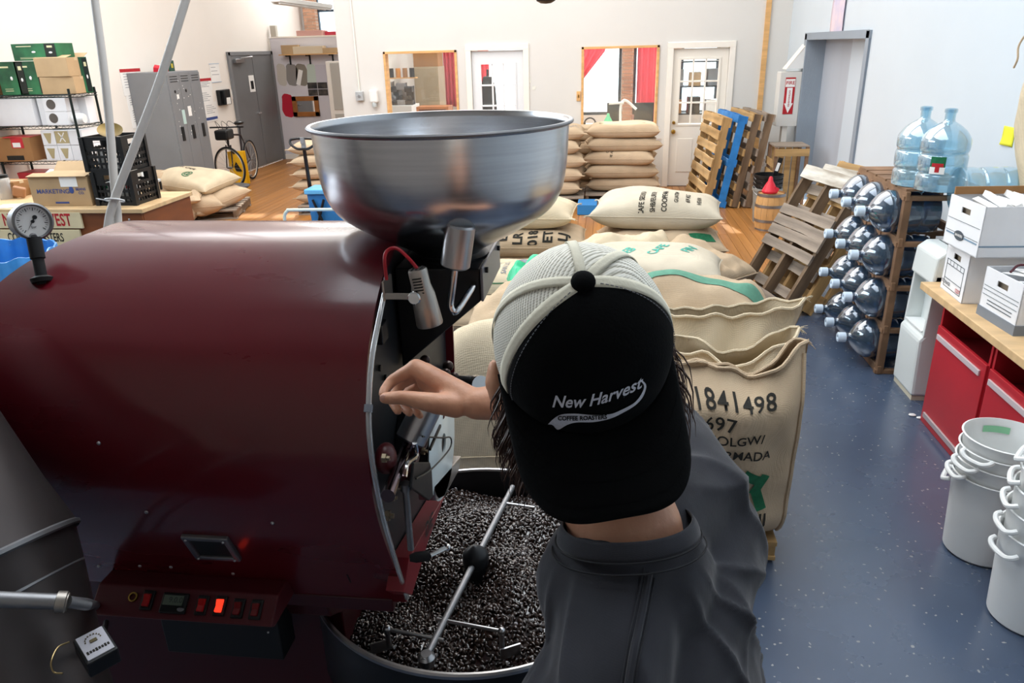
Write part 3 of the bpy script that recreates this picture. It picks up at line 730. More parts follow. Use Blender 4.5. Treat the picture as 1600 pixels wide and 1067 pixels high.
# lower lever: knob below the hand
lY = 1.25
l0, l1 = P(640, 690, y=lY), P(665, 640, y=lY + .03)
ax = (l1 - l0).normalized(); LQ = ax.to_track_quat('Z', 'Y').to_matrix(); ll = (l1 - l0).length
l_end = P(606, 775, x=XF + 0.05)
lev2 = MB().tube([l0 + ax * .01, l0 - ax * .02, l_end], [0.0105, 0.0105, 0.0125], 16).build('drum_lever_rod', mat('dark_chrome', '#6a5a5e', 0.15, metal=1.0), roaster)
MB().lathe([(0, 0), (.026, 0), (.030, .004), (.030, ll + .01), (.027, ll + .014), (0, ll + .014)], l0, 36, LQ).build('drum_lever_knob', steel, lev2)

# spotlight on a bracket with a red lead
sY = 1.25
s0, s1 = P(672, 507, y=sY), P(652, 420, y=sY)
ax = (s1 - s0).normalized(); SQ = ax.to_track_quat('Z', 'Y').to_matrix(); sl = (s1 - s0).length
lamp_m = mat('champagne_lamp_metal', '#a8a39c', 0.32, metal=0.85, var=0.05)
br = MB().box((P(626, 463, y=sY)), (abs((P(602, 462, y=sY) - P(652, 463, y=sY)).x), 0.004, 0.012)).bb(P(602, 462, y=sY).x - 0.004, P(602, 462, y=sY).x, sY - 0.004, sY + 0.05, P(602, 470, y=sY).z, P(602, 440, y=sY).z).build('lamp_bracket', lamp_m, roaster, smooth=False, bevel=0.001)
body = MB().lathe([(.0, 0.004), (.020, 0.004), (.021, 0), (.0235, 0), (.0245, .004), (.0215, sl * .55), (.0175, sl * .72), (.0175, sl * .96), (.016, sl), (0, sl)], s0, 32, SQ).build('lamp_body', lamp_m, br)
MB().lathe([(0, 0), (.012, 0), (.012, .005), (.010, .007), (0, .007)], P(648, 465, y=sY - 0.02), 20, Euler((math.pi / 2, 0, 0)).to_matrix()).build('lamp_pivot', chrome, br)
b = MB()
for k in range(9):
    t_ = (k % 3 - 1) * .008; r_ = (k // 3 - 1) * .008
    b.ell(s1 + SQ @ Vector((t_, r_, 0.0005)), .0022, 8, 5)
for k in range(6): b.box(s0 + SQ @ Vector((0.0172, 0, sl * (.62 + k * .05))), (0.004, .016, .0022), SQ)
b.build('vent_slot', black_pl, br)
MB().tube(spline([P(604, 437, y=sY), P(601, 405, y=sY), P(606, 391, y=sY + .01), P(620, 388, y=sY + .01), P(637, 402, y=sY), s1 + ax * .001], 6), 0.0032, 10).build('lamp_lead', mat('red_lead', '#a81626', 0.35), br, label='red lead looping into the lamp')
# clear hose along the housing edge
hs = [P(605, 440, x=XF + .012), P(592, 500, x=XF + .012), P(581, 560, x=XF + .012), P(576, 635, x=XF + .012), P(579, 700, x=XF + .012), P(592, 780, x=XF + .012), P(610, 850, x=XF + .012), P(636, 934, x=XF + .012)]
hose = MB().tube(spline(hs, 8), 0.0052, 12).build('clear_hose', tube_m, roaster)
MB().tube([p + Vector((0, 0, 0)) for p in spline(hs, 8)], 0.0021, 8).build('hose_core', dull_steel, hose)
for (a, c) in (((605, 446), (606, 434)), ((575, 644), (576, 632))):
    MB().cyl(P(*a, x=XF + .012), P(*c, x=XF + .012), 0.0075).build('hose_clip', ink_grey, hose)

# discharge door: pale translucent disc with a hole, wire, shield and chute
xd = XF + 0.055
dc = P(688, 692, x=xd); ra = 0.128
b = MB(); M_ = Euler((0, math.pi / 2, 0)).to_matrix()
b.lathe([(0.022, 0), (ra - .006, 0), (ra, .004), (ra - .006, .008), (0.022, .008)], dc, 48, M_, close=True)
disc = b.build('sight_disc', mat('pale_aqua_polycarbonate', '#f0fbfb', 0.25, spec=0.6), roaster)
MB().lathe([(0, 0), (.023, 0), (.023, .004), (0, .004)], dc, 24, M_).build('sight_hole', black_pl, disc)
MB().cyl((XF - .02, dc.y, dc.z), (xd, dc.y, dc.z), ra * .82, n=36).build('discharge_port', dark_metal, roaster)
MB().tube(spline([P(660, 682, x=xd + .02), P(690, 684, x=xd + .02), P(704, 684, x=xd + .02), P(702, 702, x=xd + .02), P(672, 735, x=xd + .02), P(650, 748, x=xd + .02)], 5), 0.0018, 8).box(P(680, 683, x=xd + .02), (0.004, .10, .006)).build('wire_catch', black_pl, disc)
sh = [P(644, 722, x=xd + .012), P(669, 722, x=xd + .012), P(672, 735, x=xd + .012), P(674, 776, x=xd + .012), P(668, 782, x=xd + .012), P(640, 762, x=xd + .012)]
MB().prism([(p.y, p.z) for p in sh], 'x', xd + 0.010, xd + 0.016).build('door_shield', dark_metal, roaster, smooth=False, bevel=0.002)
ch = [P(672, 760, x=xd), P(716, 712, x=xd), P(712, 735, x=xd), P(690, 775, x=xd), P(676, 782, x=xd)]
MB().prism([(p.y, p.z) for p in ch], 'x', xd - .03, xd + .008).build('discharge_lip', steel, roaster, smooth=False, bevel=0.002)
# front apron of red sheet with raised letters
ap = [P(640, 872, x=XF + .02), P(697, 770, x=XF + .02), P(668, 850, x=XF + .02), P(644, 930, x=XF + .02), P(632, 925, x=XF + .02)]
apron = MB().prism([(p.y, p.z) for p in ap], 'x', XF - .02, XF + .02).build('front_apron', mat('red_apron_enamel', '#7a1622', 0.4), roaster, smooth=False, bevel=0.002)
a0, a1 = P(652, 842, x=XF + .021), P(692, 770, x=XF + .021)
ad = (a1 - a0).normalized(); an = Vector((1, 0, 0)).cross(ad)
text('DIE', 0.05, black_pl, apron, lambda x, y: a0 + (a1 - a0) * 0.42 + ad * x + an * (y - .018) + Vector((.0008, 0, 0)), 'maker_lettering', bold=.02, local=False)
# hinge hardware, bolts and clevis on the face
hw = mat('dark_red_casting', '#4a1519', 0.35, var=0.1); zinc = mat('zinc_bolt', '#8a7d68', 0.35, metal=1.0)
b = MB(); b.ell(P(603, 716, x=XF + .02), (.02, .028, .03), 14, 10); b.ell(P(652, 690, x=XF + .045), (.022, .03, .024), 14, 10); b.ell(P(640, 745, x=XF + .04), (.018, .02, .026), 14, 10)
b.tube([P(603, 716, x=XF + .02), P(622, 742, x=XF + .03), P(640, 745, x=XF + .04), P(652, 690, x=XF + .045)], 0.012); hinge = b.build('hinge_casting', hw, roaster)
b = MB()
for px, py, xx, r_ in ((608, 716, .04, .009), (668, 705, .07, .008), (625, 762, .05, .009), (612, 806, .025, .011), (622, 778, .045, .007)):
    c = P(px, py, x=XF + xx); MB().lathe([(0, 0), (r_, 0), (r_, r_ * .8), (r_ * .5, r_ * .8), (r_ * .5, r_ * 1.5), (0, r_ * 1.5)], c - Vector((.012, 0, 0)), 6, M_).build('bolt_head', zinc, hinge, smooth=False)
MB().tube(spline([P(648, 692, x=XF + .06), P(650, 712, x=XF + .06), P(636, 725, x=XF + .06), P(632, 745, x=XF + .06)], 5), 0.005).build('linkage', chrome, hinge)
MB().cyl(P(634, 765, x=XF + .045), P(642, 858, x=XF + .045), 0.0065).cyl(P(634, 765, x=XF + .045), P(633, 755, x=XF + .045), 0.010).build('gas_strut', dull_steel, hinge)
# cocks and knobs at the far edge of the face
b = MB()
for px, py, r_ in ((664, 563, .012), (700, 572, .014), (697, 583, .012), (710, 589, .013)): b.ell(P(px, py, x=XF + .03), r_, 12, 8)
b.tube([P(664, 563, x=XF), P(664, 563, x=XF + .03)], .007); b.tube([P(700, 575, x=XF - .01), P(700, 575, x=XF + .03)], .009)
b.build('clamp_knob', mat('dark_bronze_knob', '#3a2c28', 0.3, metal=0.6), roaster)
MB().tube([P(718, 596, x=XF + .05), P(748, 600, x=XF + .12)], [.016, .02], 16).build('sight_glass_barrel', dark_metal, roaster)
MB().cyl(P(744, 600, x=XF + .11), P(751, 601, x=XF + .125), .022).build('sight_glass_ring', chrome, roaster)
MB().cyl(P(678, 648, x=XF + .02), P(686, 650, x=XF + .05), 0.013, n=10).cyl(P(686, 650, x=XF + .05), P(690, 651, x=XF + .06), 0.007).build('door_knob', hw, roaster)
# lower latch: black grip and chrome pin
h0, h1, h2 = P(640, 872, x=XF + .03), P(672, 868, x=XF + .07), P(699, 855, x=XF + .10)
lat = MB().tube([h0, h0 + (h1 - h0) * .3, h1], [.007, .011, .011], 12).build('latch_grip', black_rub, roaster)
MB().tube([h1, h2], .0055, 10).ell(h2, .008, 10, 8).build('latch_pin', chrome, lat)
for px, py in ((598, 515), (594, 530), (592, 575), (640, 550), (601, 590)): MB().lathe([(0, 0), (.007, 0), (.007, .005), (0, .006)], P(px, py, x=XF - .02), 8, M_).build('bolt_head', black_pl, roaster)
MB().bb(XF - .02, XF + .004, P(596, 515, x=XF).y - .01, P(596, 515, x=XF).y + .03, P(596, 522, x=XF).z - .02, P(596, 505, x=XF).z).build('latch_plate', dark_metal, roaster, smooth=False, bevel=.003)

# ------------------------------------------------------------------ cooling tray
TC = Vector((-0.318, 1.598, 0)); TZ, TR = 0.87, 0.412
tray = thing('cooling_tray', 'round black cooling tray with a bright rim under the roaster front', 'cooling tray', (TC.x, TC.y, 0.0))
MB().lathe([(0, TZ - .145), (TR - .01, TZ - .145), (TR - .006, TZ - .14), (TR - .002, TZ - .004), (TR + .003, TZ), (TR + .003, TZ - .20), (TR - .03, TZ - .24), (0.16, TZ - .36), (0, TZ - .36)], TC, 96).build('tray_shell', mat('black_tray_enamel', '#191a1d', 0.35, var=0.1, metal=.2), tray)
MB().lathe([(TR - .004, TZ - .002), (TR - .003, TZ + .004), (TR + .003, TZ + .005), (TR + .007, TZ + .001), (TR + .006, TZ - .008), (TR + .001, TZ - .008)], TC, 96, close=True).build('tray_rim', steel, tray)
MB().lathe([(0.16, 0), (0.16, TZ - .34), (0.13, TZ - .34), (0.13, 0)], TC, 32).build('pedestal', dark_metal, tray)
hub = P(735, 893, z=TZ + .005); hub = Vector((TC.x, TC.y, TZ - .035))
ag = MB().lathe([(0, -.08), (.028, -.08), (.028, -.005), (.034, 0), (.034, .03), (.030, .036), (.008, .056), (0, .058)], hub, 28).build('agitator_hub', dark_metal, tray)
end1 = P(659, 1038, z=TZ - .02); end2 = P(752, 850, z=TZ - .02)
d1 = (end1 - hub); d1.z = 0; d2 = -d1.normalized() * 0.36
z_ = Vector((0, 0, .012))
arm1 = MB().tube([hub + z_, hub + z_ + d1 * .97], .0085, 12).build('agitator_arm', dull_steel, ag)
arm2 = MB().tube([hub + z_, hub + z_ + d2], .0085, 12).build('agitator_arm', dull_steel, ag)
nrm = Vector((-d1.y, d1.x, 0)).normalized()
for f_, s_, wd_ in ((.62, 1, .14), (.78, -1, .12)):
    c = hub + z_ + d1 * f_ + nrm * (0.02 * s_)
    MB().tube([hub + z_ + d1 * f_ - nrm * .02 * s_, hub + z_ + d1 * f_ + nrm * wd_ * s_], .0045, 10).ell(hub + z_ + d1 * f_ + nrm * wd_ * s_, .0095, 12, 8).cyl(hub + z_ + d1 * f_ + nrm * wd_ * s_, hub + z_ + d1 * f_ + nrm * wd_ * s_ - Vector((0, 0, .05)), .006).box(hub + z_ + d1 * f_ + nrm * (wd_ + .02) * s_ - Vector((0, 0, .055)), (.05, .004, .03), (0, 0, 0.5)).build('paddle', steel, ag)
MB().tube([hub + d2 * .75 + z_, hub + d2 * .75 + nrm * .09 + z_, hub + d2 * .75 + nrm * .09 - Vector((0, 0, .05))], .0045).box(hub + d2 * .75 + nrm * .09 - Vector((0, 0, .05)), (.06, .004, .03), (0, 0, .9)).build('paddle', steel, ag)
MB().lathe([(0, 0), (.018, 0), (.02, .02), (.012, .03), (0, .03)], hub + z_ + d1 * .93 - Vector((0, 0, .02)), 14).build('paddle_clamp', steel, ag)

# roasted beans
def bean_h(x, y):
    r = math.hypot(x, y) / TR; a = math.atan2(y, x)
    h = TZ - .062 + .018 * math.sin(3.1 * x / TR + 1.0) * math.cos(2.7 * y / TR - .4) + .012 * math.sin(9 * r + a * 2) + 0.012 * math.sin(7 * x / TR + 5 * y / TR)
    k = abs((x * nrm.x + y * nrm.y)); s_ = x * d1.x + y * d1.y
    if s_ > 0: h -= .022 * math.exp(-(k / .05) ** 2)
    h -= .055 / (1 + math.exp((x * .8 + y * .9 + .16) / .025))
    h += .035 * math.exp(-(((x - .22) / .16) ** 2 + ((y - .25) / .14) ** 2))
    return h
rng = np.random.default_rng(3)
bt = []                                   # one bean: rounded, flat side with a crease
nb, mb_ = 8, 5
for i in range(mb_ + 1):
    ph = math.pi * i / mb_
    for j in range(nb):
        a = 2 * math.pi * j / nb
        x_, y_, z2 = math.cos(ph), math.sin(ph) * math.cos(a), math.sin(ph) * math.sin(a)
        if z2 < 0: z2 *= 0.45
        if z2 < -0.3: z2 += 0.25
        bt.append((x_ * .0076, y_ * .0056, z2 * .0048))
bt = np.array(bt); bf = []
for i in range(mb_):
    for j in range(nb): bf.append((i * nb + j, (i + 1) * nb + j, (i + 1) * nb + (j + 1) % nb, i * nb + (j + 1) % nb))
bf = np.array(bf)
pts = []
R2 = TR - .012
stp = 0.0094
for ix in range(int(2 * R2 / stp)):
    for iy in range(int(2 * R2 / stp)):
        x_ = -R2 + ix * stp + rng.uniform(-.003, .003); y_ = -R2 + iy * stp + rng.uniform(-.003, .003)
        if math.hypot(x_, y_) < R2: pts.append((x_, y_, bean_h(x_, y_) + rng.uniform(-.002, .0035)))
pts = np.array(pts); K = len(pts)
u_ = rng.uniform(0, 1, (K, 3)); q1 = np.sqrt(1 - u_[:, 0]); q2 = np.sqrt(u_[:, 0])
qx, qy, qz, qw = q1 * np.sin(2 * np.pi * u_[:, 1]), q1 * np.cos(2 * np.pi * u_[:, 1]), q2 * np.sin(2 * np.pi * u_[:, 2]), q2 * np.cos(2 * np.pi * u_[:, 2])
Rm = np.stack([np.stack([1 - 2 * (qy**2 + qz**2), 2 * (qx * qy - qz * qw), 2 * (qx * qz + qy * qw)], -1),
               np.stack([2 * (qx * qy + qz * qw), 1 - 2 * (qx**2 + qz**2), 2 * (qy * qz - qx * qw)], -1),
               np.stack([2 * (qx * qz - qy * qw), 2 * (qy * qz + qx * qw), 1 - 2 * (qx**2 + qy**2)], -1)], 1)
sz = rng.uniform(.88, 1.15, (K, 1, 1))
V = np.einsum('kij,nj->kni', Rm, bt) * sz + pts[:, None, :]
V = V.reshape(-1, 3) + np.array([TC.x, TC.y, 0])
Fq = (bf[None] + (np.arange(K) * len(bt))[:, None, None]).reshape(-1, 4)
me = bpy.data.meshes.new('coffee_beans')
me.vertices.add(len(V)); me.vertices.foreach_set('co', V.astype(np.float32).ravel())
me.loops.add(Fq.size); me.loops.foreach_set('vertex_index', Fq.astype(np.int32).ravel())
me.polygons.add(len(Fq)); me.polygons.foreach_set('loop_start', np.arange(0, Fq.size, 4, dtype=np.int32)); me.polygons.foreach_set('loop_total', np.full(len(Fq), 4, dtype=np.int32))
me.update(calc_edges=True); me.validate(); me.shade_smooth()
bean_m = mat('roasted_bean', '#38271f', 0.27, var=0.4, vscale=60, spec=1.0, coat=.7)
me.materials.append(bean_m)
beans = bpy.data.objects.new('coffee_beans', me); COL.objects.link(beans)
tag(beans, 'dark roasted coffee beans filling the round cooling tray', 'coffee beans', None, 'stuff'); WM[beans.name] = Matrix.Identity(4)
# bed below the top layer
def bed(u, v):
    a = u * 2 * math.pi; r = v * (TR - .012); x_, y_ = r * math.cos(a), r * math.sin(a)
    return (TC.x + x_, TC.y + y_, bean_h(x_, y_) - .003)
bd = MB().grid(bed, 72, 16, closed_u=True).build('bean_bed', bean_m, beans, kind='stuff')

# ------------------------------------------------------------------ duct, pipe, leads at the near left
duct_m = mat('dull_galvanised_duct', '#575150', 0.42, metal=0.8, var=0.12, vscale=4, rvar=0.1)
dd_ = 1.25
def near_pt(px, py): return P(px, py, d=dd_)
e0a, e1a = near_pt(-150, 690), near_pt(5, 690)
axp = [(-330, 430, 130), (-165, 690, 140), (-105, 820, 160), (-58, 905, 172), (-22, 962, 148), (42, 1100, 118), (90, 1220, 108)]
duct = thing('exhaust_duct', 'wide tapering galvanised duct beside the left end of the roaster', 'duct', tuple(near_pt(90, 1220)))
cpts = [near_pt(a, c) for a, c, r_ in axp]; crs = [r_ / F_PX * dd_ for a, c, r_ in axp]
MB().tube(cpts[:4], crs[:4], 40, caps=False).build('duct_cone', duct_m, duct)
MB().tube(cpts[3:], [crs[3] * .985] + crs[4:], 40, caps=False).build('duct_pipe', duct_m, duct)
for k in (3, 4):
    t_ = (cpts[k] - cpts[k - 1]).normalized(); MB().tube([cpts[k] - t_ * .006, cpts[k] - t_ * .003, cpts[k] + t_ * .003, cpts[k] + t_ * .006], [crs[k] * 1.0, crs[k] * 1.02, crs[k] * 1.02, crs[k]], 40, caps=False).build('duct_band', dull_steel, duct)
pl_ = Matrix.Identity(4)
gp = thing('gas_pipe', 'grey gas pipe with threaded fittings running into the red control panel', 'pipe', tuple(P(-40, 936, d=1.08)))
a_, c_ = P(-60, 934, d=1.06), P(92, 940, d=1.10); pd_ = c_ - a_
MB().tube([a_, c_], .0115, 16).build('pipe', dull_steel, gp)
MB().tube([c_ - pd_ * .03, c_ - pd_ * .02, c_ + pd_ * .08, c_ + pd_ * .09, c_ + pd_ * .1], [.0115, .0155, .0155, .013, .013], 16).build('pipe_union', mat('bare_pipe_fitting', '#9a948c', 0.4, metal=.8), gp)
MB().tube([c_ + pd_ * .1, P(134, 944, d=1.125), P(150, 946, y=1.185)], .009, 14).build('pipe_nipple', dull_steel, gp)
# hanging controller box with a label, wire loop
bx = thing('controller_box', 'small dark box with a pale label hanging under the control panel', 'control box', tuple(P(150, 1000, y=1.14)))
q = [P(112, 1000, d=1.15), P(155, 978, d=1.176), P(186, 1014, d=1.15), P(141, 1030, d=1.124)]
ex, ey = (q[1] - q[0]), (q[3] - q[0]); cc = (q[0] + q[1] + q[2] + q[3]) / 4
ex.normalize(); ey = (ey - ex * ey.dot(ex)).normalized(); ez = ex.cross(ey)
if ez.dot(CF) > 0: ez = -ez
wx_, wy_ = (q[1] - q[0]).length, (q[3] - q[0]).length
BR = Matrix((ex, ey, ex.cross(ey))).transposed(); sgn = 1 if ex.cross(ey).dot(ez) > 0 else -1
MB().box(cc - ez * .017, (wx_ + .006, wy_ + .006, .032), BR).build('box_body', black_pl, bx, smooth=False, bevel=.003)
MB().box(cc, (wx_ - .002, wy_ - .002, .002), BR).build('label_sticker', mat('pale_sticker', '#b9b8c0', 0.5), bx, smooth=False)
b = MB(); c = cc + ez * .002 + ey * -.008
for k in range(9):
    a = math.pi * k / 8; dr = ex * math.cos(a) * 1 + ey * -math.sin(a); b.box(c + dr * .011, (.0018, .0018, .001), BR)
b.box(c + ey * .002, (.010, .006, .001), BR); b.build('emblem', mat('gold_brown_print', '#5c5030', 0.6), bx, smooth=False, label='small cup emblem ringed by dots')
b = MB()
for k in range(8): b.box(cc + ez * .0014 + ey * .013 + ex * ((k - 3.5) * .0042), (.0028, .0045 if k % 3 else .006, .001), BR)
b.build('label_lettering', ink, bx, smooth=False)
MB().tube(spline([P(108, 1003, d=1.17), P(90, 1012, d=1.15), P(80, 1034, d=1.13), P(84, 1050, d=1.13), P(98, 1052, d=1.13)], 6), .0014, 8).build('wire_loop', mat('brass_wire', '#a08a60', .35, metal=.8), bx)
MB().tube([cc - ez * .03, P(166, 972, y=1.17)], .006).build('mounting_arm', black_pl, bx)
# two flexible grey conduits crossing behind the drum
def conduit(label, pts, rr):
    t = thing('conduit', label, 'conduit', tuple(pts[0]))
    MB().tube(spline(pts, 6), rr, 14).build('conduit_tube', mat('grey_vinyl_conduit', '#c2bdb7', 0.45, var=0.04), t); return t
cd = 2.45
pts = [P(188, 372, d=cd), P(183, 330, d=cd), P(178, 280, d=cd), P(170, 180, d=cd), P(160, 90, d=cd), P(148, 0, d=cd), P(140, -80, d=cd)]
low = [pts[0] + Vector((.02, .02, z_)) for z_ in (-1.6, -1.2, -.8, -.5, -.3, -.16, -.07)]
c1 = conduit('upright pale grey conduit crossing behind the drum, tied to a leaning one', low + pts, .013)
cd = 2.42
pts = [P(166, 372, d=cd), P(172, 335, d=cd), P(185, 295, d=cd), P(212, 225, d=cd), P(250, 125, d=cd), P(290, 0, d=cd), P(312, -80, d=cd)]
low = [pts[0] + Vector((-.035, -.01, z_)) for z_ in (-1.6, -1.2, -.8, -.5, -.3, -.16, -.07)]
c2 = conduit('leaning grey conduit slanting up to the right behind the drum', low + pts, .0135)
tie = P(179, 313, d=2.43)
b = MB(); b.tube(arc(tie, .028, 0, 2 * math.pi, 20, CR, CF)[:-1], .003, 6, closed=True); b.tube([tie - CR * .028, tie - CR * .06 + CU * .006], .002); b.build('zip_tie', white_pl, c1, label='white cable tie')
# ------------------------------------------------------------------ burlap sacks
def sack_fn(L_, W_, H_, seed=0, ear=.07, p=3.4, lump=.012, pucker=.010, rise=.42, sag=0.0, taper=0.0):
    """pillow surface of a filled sack: S(u, v, top) in its own coordinates, resting on z = 0"""
    r = random.Random(seed); ph = [r.uniform(0, 6.28) for _ in range(10)]
    bow = r.uniform(-.02, .02)
    def S(u, v, top=True, off=0.0):
        au, av = abs(u), abs(v)
        x = L_ / 2 * u * (1 - ear * .8 * (1 - av ** 3) * au ** 4)
        y = W_ / 2 * v * (1 - ear * 1.2 * (1 - au ** 3) * av ** 4) * (1 - taper * u)
        t = max(0.0, (1 - au ** p) * (1 - av ** p)) ** .5
        x += bow * math.sin(v * 1.5 + ph[0]); y += bow * math.sin(u * 2 + ph[1])
        n = lump * (math.sin(3.1 * u + 1.7 * v + ph[2]) + math.sin(-2.3 * u + 3.6 * v + ph[3]) + .6 * math.sin(6.1 * u - 4.0 * v + ph[4]))
        e = (1 - t) * t
        n += pucker * e * (math.sin(17 * u + ph[5]) + math.sin(13 * v + 3 * u + ph[6]) + math.sin(-11 * u + 15 * v + ph[7])) * 1.4
        base = H_ * rise - sag * (au ** 2.5) * H_
        if top: z = base + (H_ * (1 - rise)) * t + n * t + off
        else: z = base - base * min(1, t * 1.25) + off * 0
        # corner ears turn up a little
        z += .03 * H_ * (au * av) ** 6
        return Vector((x, y, max(z, 0.0)))
    return S

def sack_mesh(S, m, name='burlap_sack', nu=30, nv=22):
    def uu(i, n):
        q = -1 + 2 * i / (n - 1); return math.copysign(1 - (1 - abs(q)) ** 1.35, q) if abs(q) < 1 else q
    b = MB()
    for top in (True, False):
        b.grid(lambda a, c, top=top: S(uu(a * (nu - 1), nu), uu(c * (nv - 1), nv), top), nu, nv)
    me = b.mesh(name, m, True, 70)
    return me

def tuft(b, c, d, s=1.0, rnd=None):
    """frayed tied corner"""
    r = rnd or random; c = Vector(c); d = Vector(d).normalized()
    for k in range(6):
        w_ = Vector((r.uniform(-1, 1), r.uniform(-1, 1), r.uniform(-.6, .8))) * .5
        e_ = c + (d + w_) * .05 * s * r.uniform(.6, 1.3)
        b.tube([c - d * .012, c + (d + w_ * .4) * .025 * s, e_ + Vector((0, 0, -.012 * s))], [.007 * s, .005 * s, .0015], 5)
    b.tube([c - d * .03, c + d * .005, c + d * .03], [.018 * s, .012 * s, .008 * s], 7)

SACKN = [0]
def sack(label, c, dims, rot=0.0, m=None, seed=None, tilt=(0, 0), group=None, ears=(), cat='sack', name='burlap_sack', seam=True, **kw):
    """one filled sack; c is the middle of its underside"""
    SACKN[0] += 1; seed = SACKN[0] * 7 if seed is None else seed
    m = m or burlap; S = sack_fn(*dims, seed=seed, **kw)
    o = bpy.data.objects.new(name, sack_mesh(S, m, name)); COL.objects.link(o)
    o.location = c; o.rotation_euler = (tilt[0], tilt[1], rot)
    WM[o.name] = Matrix.LocRotScale(Vector(c), o.rotation_euler, None)
    tag(o, label, cat, group)
    rr = random.Random(seed)
    b = MB()
    if seam:    # stitched seam along the two ends and one side
        for u in (-1, 1): b.tube([S(u * .999, -1 + 2 * k / 12, True) for k in range(13)], .0055, 5)
        b.tube([S(-1 + 2 * k / 18, -1, True) for k in range(19)], .004, 5)
    for (u, v) in ears:
        q = S(u, v, True); tuft(b, q, (u, v * .6, .1), .62, rr)
    if b.v: b.build('seam', m, o, local=True)
    o['S'] = 0
    return o, S

def sack_text(o, S, dims, lines, m, v0=0.0, u0=0.0, size=.07, ang=0.0, lead=1.25, bold=.01, name='printed_lettering', off=.004, spacing=1.0, wx=1.0):
    """stencilled lines printed on a sack; ang turns them on the cloth"""
    L_, W_ = dims[0], dims[1]; ca, sa = math.cos(ang), math.sin(ang)
    tv = np.linspace(-.99, .99, 140); tp = [S(u0, v_, True) for v_ in tv]; tl = np.concatenate([[0], np.cumsum([(b_ - a_).length for a_, b_ in zip(tp[:-1], tp[1:])])]); s0 = float(np.interp(v0, tv, tl))
    def fn(x, y):           # lengths are measured along the cloth
        u = max(-.98, min(.98, u0 + x / (L_ / 2))); v = float(np.interp(s0 + y, tl, tv))
        p = S(u, v, True); du = S(min(.99, u + .02), v, True) - S(max(-.99, u - .02), v, True); dv = S(u, min(.99, v + .02), True) - S(u, max(-.99, v - .02), True)
        n_ = du.cross(dv); n_ = n_.normalized() if n_.length > 1e-9 else Vector((0, 0, 1))
        return p + n_ * off
    if isinstance(lines, str): lines = [lines]
    for k, ln in enumerate(lines):
        dy = ((len(lines) - 1) / 2 - k) * size * lead
        text(ln, size, m, o, lambda x, y, dy=dy: fn(x * ca - (y + dy) * sa, x * sa + (y + dy) * ca), name, bold=bold, cut=.03, spacing=spacing, wx=wx)

def band(o, S, pts, w_, m, name='printed_stripe', off=.004, n=24):
    """printed stripe following (u, v) points over the cloth"""
    b = MB(); vs_ = []; sp_ = spline([(p[0], p[1], 0) for p in pts], n)
    for i, p in enumerate(sp_):
        t = (sp_[min(i + 1, len(sp_) - 1)] - sp_[max(i - 1, 0)]).normalized(); nn = Vector((-t.y, t.x, 0))
        for k in range(4):
            q = p + nn * w_ * (k / 3 - .5); u, v = max(-.99, min(.99, q.x)), max(-.99, min(.99, q.y))
            c = S(u, v, True); du = S(min(1, u + .02), v, True) - S(max(-1, u - .02), v, True); dv = S(u, min(1, v + .02), True) - S(u, max(-1, v - .02), True)
            nr = du.cross(dv); nr = nr.normalized() if nr.length > 1e-9 else Vector((0, 0, 1)); vs_.append(c + nr * off)
    fs_ = [(i * 4 + k, i * 4 + k + 1, (i + 1) * 4 + k + 1, (i + 1) * 4 + k) for i in range(len(sp_) - 1) for k in range(3)]
    b.add(vs_, fs_); return b.build(name, m, o, local=True)

def stack(x, y, z0, n, dims, rot, names, seed0, group=None, m=burlap, jit=.03, ears=(), step=None):
    out = []; r = random.Random(seed0); z = z0
    for k in range(n):
        dm = (dims[0] * r.uniform(.95, 1.04), dims[1] * r.uniform(.96, 1.03), dims[2])
        o, S = sack(names[k], (x + r.uniform(-jit, jit), y + r.uniform(-jit, jit), z), dm, rot + r.uniform(-.08, .08), m, seed0 + k, ears=ears, group=group, p=5.5, lump=.006, pucker=.006)
        out.append((o, S)); z += step or dims[2] * .86
    return out

# pallets ------------------------------------------------------------------
def board_mesh(L_, W_, T_, m, seed=0):
    """a slightly chipped board, long axis x, underside on z = 0"""
    r = random.Random(seed); b = MB(); n = 5
    f = lambda i: -L_ / 2 + L_ * i / n
    top = []; 
    for i in range(n + 1):
        y0, y1 = -W_ / 2 + r.uniform(-.004, .004), W_ / 2 + r.uniform(-.004, .004)
        zt = T_ + r.uniform(-.0015, .0015); e = r.uniform(-.006, .006) if i in (0, n) else 0
        top += [(f(i) + e, y0, 0), (f(i) + e, y1, 0), (f(i) + e, y1, zt), (f(i) + e, y0, zt)]
    fs_ = [(0, 1, 2, 3), (n * 4 + 3, n * 4 + 2, n * 4 + 1, n * 4)]
    for i in range(n):
        for k in range(4): fs_.append((i * 4 + k, (i + 1) * 4 + k, (i + 1) * 4 + (k + 1) % 4, i * 4 + (k + 1) % 4))
    return b.add(top, fs_).mesh('plank', m, smooth=False)

